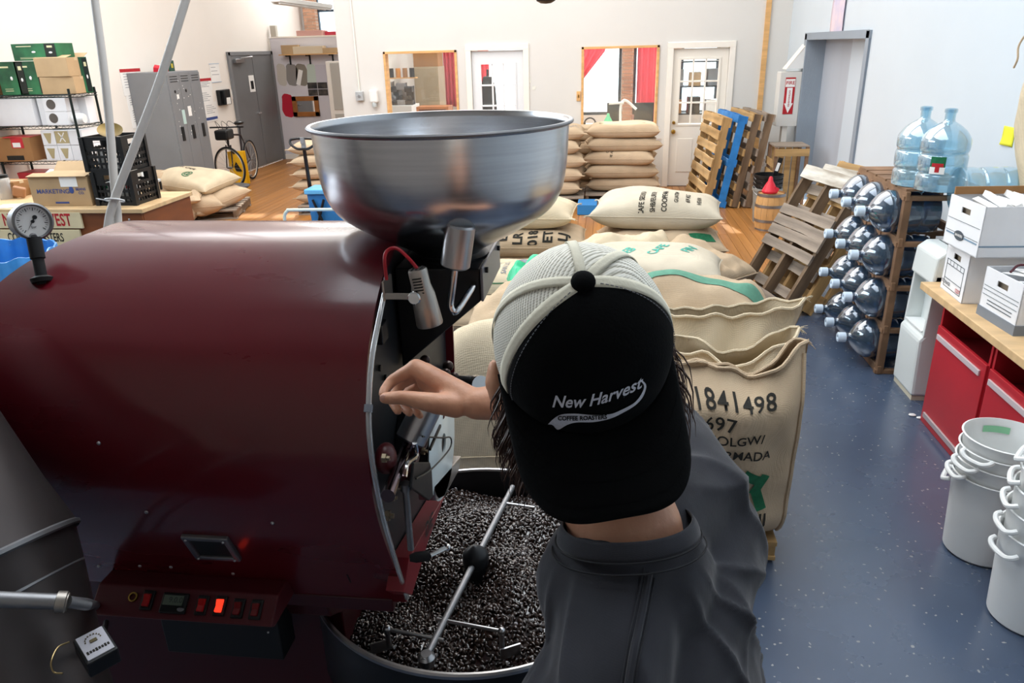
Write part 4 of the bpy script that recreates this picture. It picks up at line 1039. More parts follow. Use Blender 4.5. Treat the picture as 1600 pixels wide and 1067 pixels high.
def pallet(label, loc, rot, W_=1.0, L_=1.2, tops=(0, .16, .32, .48, .64, .82, 1.0), bottoms=(0, .5, 1.0), m=None, ms=None, first=None, group=None, bw=.09, name='wooden_pallet', nstr=3, T=.018, hs=.09):
    """deck boards run along local x, stringers along local y; underside on z = 0"""
    m = m or pallet_wood; ms = ms or pallet_dark
    t = thing(name, label, 'pallet', loc, rot, group)
    st = [board_mesh(L_, .04, hs, ms, 60 + k) for k in range(2)]
    for k in range(nstr):
        x_ = -W_ / 2 + .025 + (W_ - .05) * k / (nstr - 1)
        inst(st[k % 2], 'stringer', t, Matrix.Translation((x_, 0, T)) @ Matrix.Rotation(math.pi / 2, 4, 'Z'))
    pls = [board_mesh(W_, bw, T, m, 30 + k) for k in range(3)]
    fm = board_mesh(W_, bw * 1.35, T * 1.2, first, 77) if first else None
    for k, f in enumerate(tops):
        y_ = -L_ / 2 + bw / 2 + (L_ - bw) * f
        me_ = fm if (first and k == len(tops) - 1) else pls[k % 3]
        inst(me_, 'plank', t, Matrix.Translation((0, y_, T + hs)) @ Matrix.Rotation((-1) ** k * .006, 4, 'Z'))
    for k, f in enumerate(bottoms):
        y_ = -L_ / 2 + bw / 2 + (L_ - bw) * f
        inst(pls[(k + 1) % 3], 'plank', t, Matrix.Translation((0, y_, 0)))
    return t

# rear stack right of the hopper, in front of the interior window
DB = (1.03, .62, .19)
pallet('wooden pallet under the tall sack stack by the rear glazed door', (.24, 11.1, 0), .02, 1.05, .8)
nm = ['lowest bag of the tall rear sack stack before the curtained window', 'second bag up in the tall rear sack stack before the curtained window', 'middle bag with faint print in the tall rear sack stack',
      'fourth bag up with a white tag in the tall rear sack stack', 'top bag with a boxed print and green mark on the tall rear stack']
tb = stack(.24, 11.1, .148, 5, DB, .0, nm, 101, 'bags of the tall rear stack', ears=((-1, -1),), step=.185)
sack_text(*tb[4], DB, ['26C'], ink, v0=-.35, u0=.55, size=.085, ang=1.3); sack_text(*tb[4], DB, ['C'], ink_green, v0=-.45, u0=-.62, size=.1, ang=.2)
sack_text(*tb[2], DB, ['CAFE', 'DE ALTURA'], ink, v0=-.72, u0=-.25, size=.05, ang=1.45)
MB().box((.48, -.27, .155), (.08, .004, .045), (.6, 0, 0)).build('tag', paper, tb[3][0], smooth=False, local=True, label='small white paper tag')
sack_text(*tb[3], DB, ['PRODUCT'], ink, v0=-.3, u0=-.2, size=.05)
band(*tb[4], [(.42, -.6), (.42, -.12), (.72, -.12), (.72, -.6), (.42, -.6)], .012, ink_grey)
nm = ['bottom bag of the rear sack stack half hidden by the hopper rim', 'second bag of the rear sack stack half hidden by the hopper rim', 'third bag of the rear sack stack half hidden by the hopper rim',
      'fourth bag of the rear stack beside the hopper rim', 'top bag with faint script in the rear stack beside the hopper rim']
pallet('wooden pallet under the rear sack stack half hidden by the hopper', (-.82, 10.85, 0), .0, 1.05, .8)
ta = stack(-.82, 10.85, .148, 5, DB, .0, nm, 131, 'bags of the rear stack beside the hopper', ears=((1, -1), (1, 1)), step=.185)
sack_text(*ta[4], DB, ['JUKA', 'L'], ink_grey, v0=-.55, u0=.75, size=.07, ang=.8)
stack(-.34, 11.72, .0, 5, (.85, .5, .2), .0, [w_ + ' bag of the short stack behind the gap between the two rear sack stacks' for w_ in ('lowest', 'second', 'middle', 'fourth', 'top')], 171, 'bags behind the rear stacks', jit=.01, step=.195)
# rear left stack by the pallet jack
nm = ['lowest bag of the sack stack behind the pallet jack', 'second bag with a pulled corner in the sack stack behind the pallet jack', 'third bag with dark print in the sack stack behind the pallet jack', 'fourth bag of the sack stack behind the pallet jack', 'top bag with a drooping corner behind the pallet jack handle']
pallet('wooden pallet under the sack stack behind the pallet jack', (-3.72, 10.3, 0), .0, 1.0, .8)
tl = stack(-3.74, 10.3, .148, 5, (1.1, .7, .172), .12, nm, 151, 'bags behind the pallet jack', ears=((-1, -1),), step=.165)
sack_text(*tl[2], (1.1, .7, .172), ['SHG EP'], ink, v0=-.75, u0=-.3, size=.07)
# sunny heap at far left on a pallet
pallet('low wooden pallet under the sacks by the grey locker', (-5.6, 10.0, 0), .25, 1.0, 1.0)
o, S = sack('lower sack slumped on the pallet corner by the desk end', (-5.62, 9.55, .1), (.9, .6, .26), .5, burlap, 201, ears=((1, -1),))
o, S = sack('sunlit brown sack propped under the pale one by the locker', (-5.35, 9.85, .13), (.85, .55, .22), .9, burlap, 202, tilt=(0, -.25))
o, S = sack('large pale sack with a green seal on the sunny heap by the locker', (-5.72, 10.0, .36), (1.1, .7, .26), -.32, burlap_pale, 203, tilt=(.12, .06))
sack_text(o, S, (1.15, .75, .26), ['@'], ink_green, v0=-.4, u0=.1, size=.16); sack_text(o, S, (1.15, .75, .26), ['EL CAFE'], ink, v0=.1, u0=-.2, size=.08)
o, S = sack('small brown sack behind the desk corner below the crates', (-5.8, 9.15, .0), (.85, .55, .3), .2, burlap, 204)
o, S = sack('empty folded sack with a rolled hem on the heap behind the desk', (-5.6, 9.2, .30), (.7, .5, .12), .5, burlap, 205, lump=.03, pucker=.04)
o, S = sack('round topped sack behind the milk crates', (-6.15, 10.0, .0), (.6, .5, .62), .4, burlap, 206)
# stack in the middle, half behind the hopper
DM = (1.08, .66, .25)
pallet('wooden pallet under the middle sack stack behind the hopper', (-.76, 6.62, 0), .0, 1.1, .9)
def at_(px, py, y): return P(px, py, y=y)
o, S = sack('bag with a green ring and frayed corner atop the middle stack behind the hopper', (-.80, 6.72, .60), DM, -.04, burlap_pale, 221, ears=((1, -1), (1, 1)))
band(o, S, [(.42 + .09 * math.cos(a * .7), -.25 + .16 * math.sin(a * .7)) for a in range(10)], .02, ink_green)
o, S = sack('bag with bold sideways black lettering in the middle stack', (-.72, 6.66, .37), (1.12, .7, .235), .02, burlap, 222, ears=((1, -1),))
for k, w_ in enumerate(('E', 'LR', '018', 'ET', 'LJ')): sack_text(o, S, (1.12, .7, .235), [w_], ink, v0=-.86, u0=-.3 + .235 * k, size=.115, ang=math.pi / 2, bold=.035)
band(o, S, [(-.47, -.95), (-.44, -.86), (-.41, -.95)], .03, ink_green)
o, S = sack('bottom bag of the middle stack behind the hopper', (-.74, 6.6, .148), (1.1, .68, .225), .0, burlap, 223)
o, S = sack('pale bag with a green framed print in front of the middle stack', (-.72, 5.78, .21), (1.12, .66, .27), .03, burlap_pale, 224)
band(o, S, [(-.72, -.93), (-.75, -.35), (-.62, .12), (-.2, .16), (.3, .16)], .018, ink_green); band(o, S, [(-.72, -.93), (-.4, -.9), (.1, -.9), (.4, -.9)], .018, ink_green)
sack_text(o, S, (1.12, .66, .27), ['COFFEE', 'DE MEXICO', 'SAN LUIS'], ink_grey, v0=-.28, u0=-.22, size=.06, ang=1.5)
band(o, S, [(.1, .28), (.2, .0), (.28, -.3)], .12, ink_grey)
o, S = sack('bag lying under the green framed one, behind the roaster front', (-.7, 5.7, .0), (1.1, .66, .21), .0, burlap, 225)
# left of the hopper, near the cart handle
o, S = sack('top bag with a pointed corner left of the hopper by the cart handle', (-1.72, 7.0, .36), (1.15, .7, .28), -.1, burlap, 231, ears=((-1, -1),))
o, S = sack('bag under the pointed one left of the hopper', (-1.66, 6.95, .13), (1.1, .7, .23), .05, burlap, 232)
pallet('wooden pallet under the two bags left of the hopper', (-1.9, 7.0, 0), .0, 1.05, .8, hs=.08)
# right hand group in the middle: the big light bag and the rumpled ones before it
DF = (1.16, .74, .30)
o, S = sack('big pale bag printed with black block lettering in the middle of the room', (.47, 6.95, .55), DF, -.10, burlap_white, 241, ears=((-1, -1), (-1, 1)))
for k, (w_, s_) in enumerate((('CAFE SEGUNDA', .055), ('SHB/EUROPREP', .052), ('COOPFAMAN', .055), ('GUATEM', .04), ('69 KG', .045), ('HEVIA', .045))):
    sack_text(o, S, DF, [w_], ink, v0=-.66, u0=-.2 + .17 * k, size=s_ * 1.2, ang=math.pi / 2, bold=.02, wx=.8)
o, S = sack('bag with a green flash lying under the big pale bag', (.5, 6.85, .3), (1.15, .75, .255), .0, burlap, 242)
band(o, S, [(.45, -.8), (.8, -.7)], .25, ink_green)
o, S = sack('lowest bag under the big pale bag', (.5, 6.85, .06), (1.15, .75, .24), .04, burlap, 243)
MB().bb(-.05, 1.05, 6.5, 7.2, 0, .06).build('wooden_skid', pallet_wood, smooth=False, cat='skid', label='flat wooden skid under the bags below the big pale bag', bevel=.004)
o, S = sack('crumpled empty brown sack draped behind the cap', (.18, 6.05, .41), (.82, .6, .26), .12, burlap_pale, 244, lump=.035, pucker=.06, p=2.2, rise=.2)
o, S = sack('folded brown sack with a pink stitched hem beside the crumpled one', (.70, 5.85, .36), (.78, .62, .26), -.75, burlap, 245, lump=.03, pucker=.05, p=2.2, rise=.2)
band(o, S, [(-.92, -.7), (-.9, 0), (-.92, .7)], .03, ink_red)
o, S = sack('bag holding up the crumpled sacks behind the cap', (.42, 5.95, .0), (1.15, .8, .37), .0, burlap, 246)
DBL = (1.1, .72, .3)
o, S = sack('white woven bag with turquoise lettering behind the cap', (.30, 5.3, .44), DBL, -.12, burlap_white, 247)
for k, w_ in enumerate(('GEB', 'CAFE', 'FIN')): sack_text(o, S, DBL, [w_], ink_teal, v0=-.1 + .1 * k, u0=-.25 + .4 * k, size=.1, ang=1.1, bold=.02)
o, S = sack('bag under the white turquoise lettered bag', (.46, 5.2, .2), (1.1, .75, .245), .03, burlap, 248)
o, S = sack('floor level bag under the turquoise lettered pile', (.46, 5.2, .0), (1.1, .75, .2), .0, burlap, 249)
MB().box((.80, 5.0, .50), (.24, .2, .03), (.0, .25, .2)).build('green_liner', mat('mint_plastic_liner', '#8fd3bf', 0.4, alpha=1), smooth=False, cat='liner', label='mint plastic liner edge poking out beside the turquoise lettered bag', bevel=.01)
DG = (1.0, .72, .5)
o, S = sack('rumpled sack with a wide green stripe right of the cap', (.5, 4.25, .36), DG, -.1, burlap, 251, lump=.03, pucker=.05, p=2.6, rise=.3)
band(o, S, [(-.72, -.99), (-.70, -.72), (-.5, -.42), (0, -.25), (.6, -.25), (.98, -.3)], .27, ink_faded)
o, S = sack('bag below the green striped sack', (.5, 4.2, .1), (1.05, .75, .265), .0, burlap, 252)
MB().bb(0, 1.0, 3.9, 4.6, 0, .1).build('wooden_skid', pallet_wood, smooth=False, cat='skid', label='wooden skid under the green striped sack', bevel=.004)
# left of the cap, beyond the roaster front
o, S = sack('open brown sack with a white tag left of the cap', (-.42, 4.6, .33), (.9, .62, .3), .1, burlap, 261, lump=.03, pucker=.05, p=2.4)
MB().box((.20, -.27, .17), (.05, .004, .075), (.9, 0, .1)).build('tag', paper, o, smooth=False, local=True, label='white paper tag')
o, S = sack('green plastic liner bag stuffed in the open brown sack', (-.40, 4.95, .50), (.5, .3, .2), .3, mat('bright_green_liner', '#3fc592', 0.35, var=.1), 262, lump=.04, pucker=.06, name='liner_bag', cat='liner', seam=False)
o, S = sack('bag with red printed lines left of the cap', (-.34, 4.0, .28), (.95, .66, .28), .0, burlap_white, 263)
for k in range(3): sack_text(o, S, (.95, .66, .28), ['SEMILLA NUEVA'], ink_red, v0=.3 - .32 * k, u0=.1, size=.07)
o, S = sack('bag under the open brown sack left of the cap', (-.42, 4.6, .06), (.95, .6, .27), .0, burlap, 264)
o, S = sack('bag under the red printed one left of the cap', (-.34, 3.98, .0), (.95, .6, .28), .0, burlap, 265)
o, S = sack('plump pale bag standing behind the far tray rim', (-.52, 3.2, .1), (.62, .5, .84), .2, burlap_pale, 266, p=2.6, rise=.3)
sack_text(o, S, (.62, .5, .84), ['HYLEA'], ink_grey, v0=-.4, u0=.55, size=.05, ang=1.2)
o, S = sack('slim bag with grey print beside the plump pale bag', (-.06, 3.3, .1), (.5, .5, .82), -.1, burlap_pale, 267, p=2.8, rise=.3)
sack_text(o, S, (.5, .5, .82), ['YEMEN'], ink_grey, v0=-.7, u0=-.2, size=.07, ang=1.3)
pallet('wooden pallet under the two standing bags beyond the tray', (-.3, 3.3, 0), .0, 1.15, .9, hs=.065)

# standing sacks at right of the cap ------------------------------------------------
def upright(label, base, W_, D_, H_, rot, m, seed, lean=0.0, flare=.12, thin=.55, dip=.05, name='burlap_sack', openm=0.0):
    """sack standing on its end, filled below, its empty top flattened into a wide flap"""
    r = random.Random(seed); ph = [r.uniform(0, 6.28) for _ in range(8)]
    def S(u, v, front=True, off=0.0):
        h = (v + 1) / 2; au = abs(u)
        k = max(0.0, (h - thin) / (1 - thin)); k = k * k * (3 - 2 * k)
        wid = W_ / 2 * (1 - .10 * math.sin(math.pi * min(1, h / max(thin, .01))) * 0 + flare * k - .05 * (1 - h) ** 2 * au)
        x = wid * u
        pro = math.sqrt(max(0, 1 - au ** 4.5)) * min(1.0, math.sqrt(max(0, h) * 6 + .02))
        dep = D_ / 2 * ((1 - k) + (k) * (.09 + openm))
        bul = dep * pro + .008 * math.sin(9 * u + 5 * h + ph[0]) * pro + .016 * math.sin(3 * u - 6 * h + ph[1]) * pro + .007 * math.sin(22 * h + 5 * u + ph[4]) * au * pro + .006 * math.sin(-14 * h + 12 * u + ph[5]) * pro
        z = H_ * h + (dip * H_ * k) * (u * u * 1.6 - .5 + .22 * math.sin(5 * u + ph[2]))
        z += k * (.014 * math.sin(8 * u + ph[6]) + .008 * math.sin(17 * u + ph[7]))
        y = (-bul if front else bul * .95) - lean * z + .035 * k * math.sin(4.2 * u + ph[3]) + .014 * k * math.sin(10 * u + ph[1] + (0 if front else .9))
        p = Vector((x, y, z))
        return p
    b = MB(); nu, nv = 30, 30
    for fr in (True, False): b.grid(lambda a, c, fr=fr: S(-1 + 2 * a, -1 + 2 * c, fr), nu, nv)
    b.grid(lambda a, c: S(-1 + 2 * a, -1, True) * (1 - c) + S(-1 + 2 * a, -1, False) * c, nu, 4)
    o = bpy.data.objects.new(name, b.mesh(name, m, True, 75)); COL.objects.link(o); o.location = base; o.rotation_euler = (0, 0, rot)
    WM[o.name] = Matrix.LocRotScale(Vector(base), o.rotation_euler, None); tag(o, label, 'sack')
    hb = MB()
    for fr in (True, False): hb.tube([S(-1 + k / 14, 1, fr) + Vector((0, -.004 if fr else .004, 0)) for k in range(29)], .008, 6)
    hb.build('rolled_hem', m, o, local=True)
    fb = MB(); rr = random.Random(seed)
    for sd in (-1, 1):
        q = S(sd, .98, True)
        for k in range(9): 
            e_ = q + Vector((sd * rr.uniform(.01, .04), rr.uniform(-.02, .02), rr.uniform(-.03, .02))); fb.tube([q, (q + e_) / 2 + Vector((0, 0, .006)), e_], [.002, .0015, .0008], 4)
    fb.build('frayed_thread', m, o, local=True, kind='stuff')
    return o, S
def up_text(o, S, W_, H_, ln, m, u0, v0, size, bold=.012, ang=0.0, wx=1.0, spacing=1.0, name='printed_lettering'):
    ca, sa = math.cos(ang), math.sin(ang)
    def fn(x, y):
        x, y = x * ca - y * sa, x * sa + y * ca
        u, v = max(-.97, min(.97, u0 + x / (W_ / 2))), max(-.97, min(.97, v0 + y / (H_ / 2)))
        return S(u, v, True) + Vector((u * .002, -.005, 0))
    text(ln, size, m, o, fn, name, bold=bold, cut=.03, wx=wx, spacing=spacing)
MB().bb(.0, .74, 2.80, 3.7, 0, .012).build('cardboard_sheet', kraft, smooth=False, cat='cardboard', label='brown cardboard sheet on the floor under the front pallet')
pallet('front wooden pallet under the numbered sack right of the man', (.36, 3.30, .014), 0.0, .80, 1.06, m=pallet_warm, ms=pallet_warm, hs=.05, bottoms=(0, .5, 1))
DK = (.62, .34, .82)
oK, SK = upright('front standing sack numbered 1841498 and 697 with a green mark', (.485, 2.87, .10), .64, .34, .80, .08, burlap, 301, lean=.02, flare=.05, thin=.80, dip=.08)
up_text(oK, SK, .64, .80, '1841498', ink, .08, .72, .088, wx=.95, spacing=1.08); up_text(oK, SK, .64, .80, '697', ink, -.10, .50, .08, wx=.95, spacing=1.05)
up_text(oK, SK, .64, .80, 'SOLGW/', ink, .12, .34, .055, ang=.04); up_text(oK, SK, .64, .80, 'GRMADA', ink, .2, .17, .055, ang=-.05)
up_text(oK, SK, .64, .80, 'IJ', ink, .55, -.62, .08)
gs = MB()
for (u, v, a) in ((.36, -.10, 1.0), (.47, -.20, -.5), (.48, -.38, .35)):
    w_, h_ = .045, .10
    gs.grid(lambda s_, t_, u=u, v=v, a=a: SK(max(-.95, min(.95, u + ((s_ - .5) * w_ * math.cos(a) - (t_ - .5) * h_ * math.sin(a)) / .33)), v + ((s_ - .5) * w_ * math.sin(a) + (t_ - .5) * h_ * math.cos(a)) / .40, True) + Vector((0, -.006, 0)), 4, 6)
gs.build('printed_mark', ink_green, oK, local=True, label='green painted arrow mark')
MB().tube([SK(.93, -.98 + 1.9 * k / 20, True) + Vector((.004, -.004, 0)) for k in range(21)], .009, 6).build('side_seam', burlap, oK, local=True)
oJ, SJ = upright('standing sack with loose open top just behind the numbered one', (.51, 3.30, .10), .64, .40, .69, .0, burlap_pale, 302, flare=.20, thin=.68, dip=.10, openm=.35)
o2, S2 = upright('wide mouthed pale sack standing open behind the front two', (.575, 3.60, .10), .58, .34, .78, -.03, burlap_pale, 303, flare=.34, thin=.55, dip=.09, openm=.3)
up_text(o2, S2, .66, .82, 'W/Y', ink, -.62, .22, .05, ang=.9)
o3, S3 = sack('bag lying low behind the man beside the front pallet', (.1, 3.1, .137), (.55, .7, .5), .0, burlap_pale, 304, p=3)
# ------------------------------------------------------------------ pallets leaning on the right
def leaning(label, foot, yaw, lean_deg, **kw):
    """a pallet stood on its lower edge: local y runs up the slope, deck faces local +z"""
    L_ = kw.get('L_', 1.2)
    R = Matrix.Rotation(yaw, 4, 'Z') @ Matrix.Rotation(math.radians(lean_deg), 4, 'X')
    c = Vector(foot) + (R @ Vector((0, L_ / 2, 0)))
    return pallet(label, tuple(c), R.to_3x3(), **kw)
# front leaning pallet with a whitewashed top board
FA = P(1168, 442, y=6.5); FB = P(1240, 505, y=5.95)
TA = P(1248, 243, y=6.9); TBp = P(1330, 300, y=6.3)
def frame_pallet(label, A_, B_, T_, **kw):
    """pallet whose lower edge runs A to B and whose upper corner over A is T"""
    ex = (B_ - A_); W_ = ex.length; ex.normalize(); ey = (T_ - A_); ey -= ex * ey.dot(ex); L_ = ey.length; ey.normalize(); ez = ex.cross(ey)
    R = Matrix((ex, ey, ez)).transposed(); c = (A_ + B_) / 2 + ey * L_ / 2
    return pallet(label, tuple(c - ez * .0), R, W_=W_, L_=L_, **kw)
flA = Vector((1.30, 6.72, 0.0)); flB = Vector((1.52, 5.95, 0.0))
flT = Vector((1.82, 6.90, 1.02))
frame_pallet('weathered wooden pallet with a whitewashed top board leaning by the bottle rack', flA, flB, flT,
             tops=(0.0, .40, .50, .585, .68, 1.0), bottoms=(.1, .3, .5, .72, .9), first=pallet_white, bw=.085)
off = Vector((.17, .05, -.0))
frame_pallet('second leaning pallet just behind the whitewashed one', flA + off, flB + off, flT + off, tops=(0, .3, .55, .8, 1.0), bottoms=(0, .5, 1), m=pallet_warm, ms=pallet_warm, first=pallet_white)
off = Vector((.34, .10, 0))
frame_pallet('third leaning pallet of reddish boards nearest the steel lift door', flA + off, flB + off, flT + off + Vector((-.04, 0, .04)), tops=(0, .3, .55, .8, 1.0), bottoms=(0, .5, 1), m=pallet_warm, ms=pallet_warm)
# rear group by the cream door
rA, rB, rT = Vector((1.42, 9.75, 0.0)), Vector((1.60, 9.25, 0)), Vector((1.62, 12.0, 1.1))
def rear(label, x, dx, h, **kw):
    A_ = Vector((x, 11.55, 0)); B_ = Vector((x + .1, 10.35, 0)); T_ = Vector((x + dx, 11.62, h))
    return frame_pallet(label, A_, B_, T_, **kw)
rear('warm wooden pallet leaning foremost beside the cream glazed door', 1.32, .20, 1.16, tops=(0, .17, .34, .5, .67, .84, 1.0), bottoms=(0, .25, .5, .75, 1), m=pallet_warm, ms=pallet_warm, bw=.11)
rear('blue painted pallet leaning in the rear group', 1.52, .20, 1.18, tops=(0, .5, 1.0), m=pallet_blue, ms=pallet_blue)
rear('brown wooden pallet leaning behind the blue one', 1.70, .20, 1.2, tops=(0, .2, .4, .6, .8, 1.0), m=pallet_warm, ms=pallet_dark)
rear('darker wooden pallet at the back of the rear leaning group', 1.88, .18, 1.2, tops=(0, .2, .4, .6, .8, 1.0), m=pallet_wood, ms=pallet_dark)
# slatted crate on end
cr = thing('wooden_crate', 'slatted wooden crate standing on end beside the lift frame', 'crate', (2.33, 10.2, 0))
bx_ = [(2.14, 10.02), (2.52, 10.02), (2.14, 10.42), (2.52, 10.42)]
for x_, y_ in bx_: MB().bb(x_ - .02, x_ + .02, y_ - .02, y_ + .02, 0, .84).build('post', crate_wood, cr, smooth=False, bevel=.003)
for k in range(6):
    MB().bb(2.12, 2.54, 9.985, 10.0, .03 + k * .14, .12 + k * .14).build('slat', pallet_warm, cr, smooth=False) if k in (0, 5) else MB().bb(2.105, 2.12, 10.0, 10.44, .03 + k * .14, .12 + k * .14).build('slat', pallet_warm, cr, smooth=False)
for k in range(4): MB().bb(2.17 + k * .09, 2.245 + k * .09, 10.425, 10.44, 0, .84).build('slat', pallet_warm, cr, smooth=False)
MB().bb(2.12, 2.54, 10.0, 10.44, .84, .856).build('lid_board', pallet_wood, cr, smooth=False)
# small keg, red funnel bag, black buckets
kg = thing('wooden_keg', 'small oak keg with steel hoops beside the leaning pallets', 'keg', (1.93, 9.05, 0))
kp = [(.145, 0), (.16, .06), (.172, .15), (.176, .22), (.172, .30), (.16, .39), (.147, .45)]
stave = mat('oak_stave', '#c79a63', 0.55, var=0.12, vscale=5, stretch=(3, 3, .6), rnd=.08)
ns = 16
for k in range(ns):
    a0_, a1_ = 2 * math.pi * k / ns + .006, 2 * math.pi * (k + 1) / ns - .006
    b = MB(); ks = [(p.x, p.y) for p in spline([(r_, z_, 0) for r_, z_ in kp], 2)]
    b.grid(lambda u, v: (lambda q, a: (1.93 + q[0] * math.cos(a), 9.05 + q[0] * math.sin(a), q[1]))(ks[min(len(ks) - 1, int(round(v * (len(ks) - 1))))], a0_ + (a1_ - a0_) * u), 3, len(ks))
    b.build('stave', stave, kg)
MB().lathe([(0, .43), (.143, .43), (.143, .435), (0, .435)], (1.93, 9.05, 0), 32).lathe([(0, .0), (.14, .0), (.14, .01), (0, .01)], (1.93, 9.05, 0), 32).build('keg_head', stave, kg)
for z_, r_ in ((.02, .152), (.12, .171), (.29, .1735), (.415, .157)): MB().lathe([(r_ - .001, z_), (r_ + .0035, z_), (r_ + .0035, z_ + .032), (r_ - .001, z_ + .032)], (1.93, 9.05, 0), 40, close=True).build('hoop', dull_steel, kg)
fb = MB().lathe([(0, 0), (.085, 0), (.09, .02), (.07, .06), (.05, .10), (.03, .13), (.022, .17), (.012, .185), (0, .186)], (1.90, 9.03, .452), 18).box((1.955, 9.0, .49), (.06, .05, .06), (0, .5, .2)); fb.build('red_funnel', mat('bright_red_plastic', '#d8263a', 0.4), cat='funnel', label='red plastic funnel lying on top of the small keg')
def pail(label, c, n_, m, r0, r1, h):
    for k in range(n_):
        z_ = c[2] + k * .05; t = thing('pail', label[k], 'bucket', (c[0], c[1], z_), group='nested pails behind the keg')
        MB().lathe([(0, 0), (r0, 0), (r1, h), (r1 + .01, h), (r1 + .01, h - .03), (r1 - .004, h - .03), (r1 - .006, h - .005), (r0 - .005, .006), (0, .006)], (c[0], c[1], z_), 32).build('pail_body', m, t)
        MB().tube(arc((c[0], c[1], z_ + h - .02), r1 + .008, math.pi, 2 * math.pi, 14, (1, 0, 0), (0, 0.9, .45)), .003, 5).build('handle', steel, t)
pail(['grey pail under the black ones behind the keg'], (1.98, 9.55, 0), 1, mat('grey_pail', '#8b8c86', .5), .14, .17, .42)
pail(['lowest of three black pails nested behind the keg', 'middle of three black pails nested behind the keg', 'topmost of three black pails nested behind the keg'], (1.98, 9.55, .12), 3, black_pl, .135, .165, .36)
wp = MB().box((2.08, 9.6, .62), (.05, .02, .3), (0, .25, 0)).build('label_strip', black_pl, smooth=False, cat='strip', label='black and white printed strip poking out of the black pails')
MB().box((2.085, 9.588, .66), (.035, .003, .10), (0, .25, 0)).build('strip_print', paper, wp, smooth=False)

# ------------------------------------------------------------------ fire extinguisher cabinet with a tent sign over it
ex = thing('extinguisher_cabinet', 'pale grey fire extinguisher cabinet on a white post by the lift', 'cabinet', (2.44, 11.1, 0))
MB().bb(2.30, 2.575, 10.96, 11.2, 1.0, 1.70).build('cabinet_body', mat('pale_cabinet_paint', '#d9d7d2', .5), ex, smooth=False, bevel=.006)
MB().bb(2.40, 2.47, 11.02, 11.14, 0, 1.0).build('post', trim_white, ex, smooth=False)
MB().bb(2.37, 2.50, 10.954, 10.958, 1.16, 1.63).build('sign_plate', ink_red, ex, smooth=False, label='red extinguisher sign with a white arrow')
MB().prism([(2.40, 1.50), (2.40, 1.30), (2.378, 1.30), (2.435, 1.175), (2.492, 1.30), (2.47, 1.30), (2.47, 1.50)], 'y', 10.950, 10.954).bb(2.375, 2.495, 10.950, 10.954, 1.51, 1.61).build('sign_arrow', paper, ex, smooth=False)
text('FIRE', .062, ink_red, ex, plane_fn((2.435, 10.949, 1.56), (1, 0, 0), (0, 0, 1)), 'sign_lettering', bold=.02, local=False)
text('EXTINGUISHER', .031, ink_red, ex, plane_fn((2.435, 10.949, 1.36), (0, 0, -1), (1, 0, 0)), 'sign_lettering', bold=.015, local=False)
tw = thing('tent_sign', 'white folded tent sign fixed above the extinguisher cabinet', 'sign', (2.45, 11.1, 1.72))
MB().prism([(2.59, 1.74), (2.59, 2.02), (2.575, 2.02), (2.37, 1.74)], 'y', 10.95, 10.958).build('sign_face', white_pl, tw, smooth=False)
MB().box((2.475, 11.07, 1.885), (.005, .24, .38), (0, math.atan2(.22, .29), 0)).build('sign_fold', trim_white, tw, smooth=False)

# paper above the lift, yellow note
pa = P(1310, 22, x=XR - .01)
t = MB().grid(lambda u, v: (XR - .006 - .03 * (u - .5) ** 2 - .03 * v * (1 - v), pa.y + (u - .5) * .50, pa.z - .25 + .5 * v), 8, 8).build('wall_picture', mat('faded_photo_print', '#c7c0d6', .6, col2='#e3d0d6', vscale=6), solid=.002, cat='picture', label='small curling photo print taped above the lift frame')
yn = P(1576, 213, x=XR)
t = MB().grid(lambda u, v: (XR - .004 - .03 * max(0, .35 - v) ** 1.2 * (1 - u), yn.y - .075 + .15 * (1 - u), yn.z - .06 + .12 * v), 6, 8).build('yellow_note', mat('yellow_note_paper', '#e8e63c', .7), solid=.0015, cat='note', label='yellow sticky note curling on the right wall')

# ------------------------------------------------------------------ bottle rack
RX0, RX1, RY0, NZ = 1.83, 2.30, 4.85, 4
zt = P(1427, 303, x=1.90).z
rk = thing('bottle_rack', 'brown wooden rack holding rows of water bottles on their sides', 'rack', (2.05, 5.3, 0))
rows = [P(a, c, x=1.87).z for a, c in ((1385, 585), (1387, 515), (1398, 440), (1408, 373), (1427, 303))]
rows[0] = 0.03; rows = [0.03 + (zt - .03) * k / 4 for k in range(5)]
cw = .30; RY1 = RY0 + 3 * cw + .03
def wob(i): return .006 * math.sin(i * 2.3)
for k in range(4):
    yy = RY0 + .015 + k * cw
    for xx in (RX0 + .02, RX1 - .02):
        MB().box((xx, yy, zt / 2), (.045, .045, zt), (0, wob(k), 0)).build('post', crate_wood, rk, smooth=False, bevel=.004)
for r_, z_ in enumerate(rows):
    for xx in (RX0 + .012, RX1 - .012): MB().box((xx, (RY0 + RY1) / 2, z_ + (.0 if r_ else 0)), (.025, RY1 - RY0 + .03, .055), (wob(r_) * .6, 0, 0)).build('rail', crate_wood, rk, smooth=False, bevel=.003)
    for k in range(4): MB().bb(RX0 - .01, RX1, RY0 + k * cw - .005, RY0 + k * cw + .035, z_ - .03, z_ + .0).build('runner', crate_wood, rk, smooth=False, bevel=.003)
for z_ in (rows[-1],):
    for k in range(5): MB().bb(RX0, RX1, RY0 + .0 + k * .19, RY0 + .16 + k * .19, z_ + .028, z_ + .042).build('top_board', crate_wood, rk, smooth=False)
cap_m = mat('pale_blue_bottle_cap', '#cfe0f0', .4)
bprof = [(0, 0), (.118, 0), (.132, .012), (.135, .03), (.135, .085), (.128, .10), (.128, .112), (.135, .125), (.135, .20), (.128, .212), (.128, .224), (.135, .238), (.135, .285), (.128, .31), (.098, .352), (.05, .388), (.031, .40), (.029, .425), (.029, .468)]
bprof = [(p.x, p.y) for p in spline([(a, c, 0) for a, c in bprof], 2)]
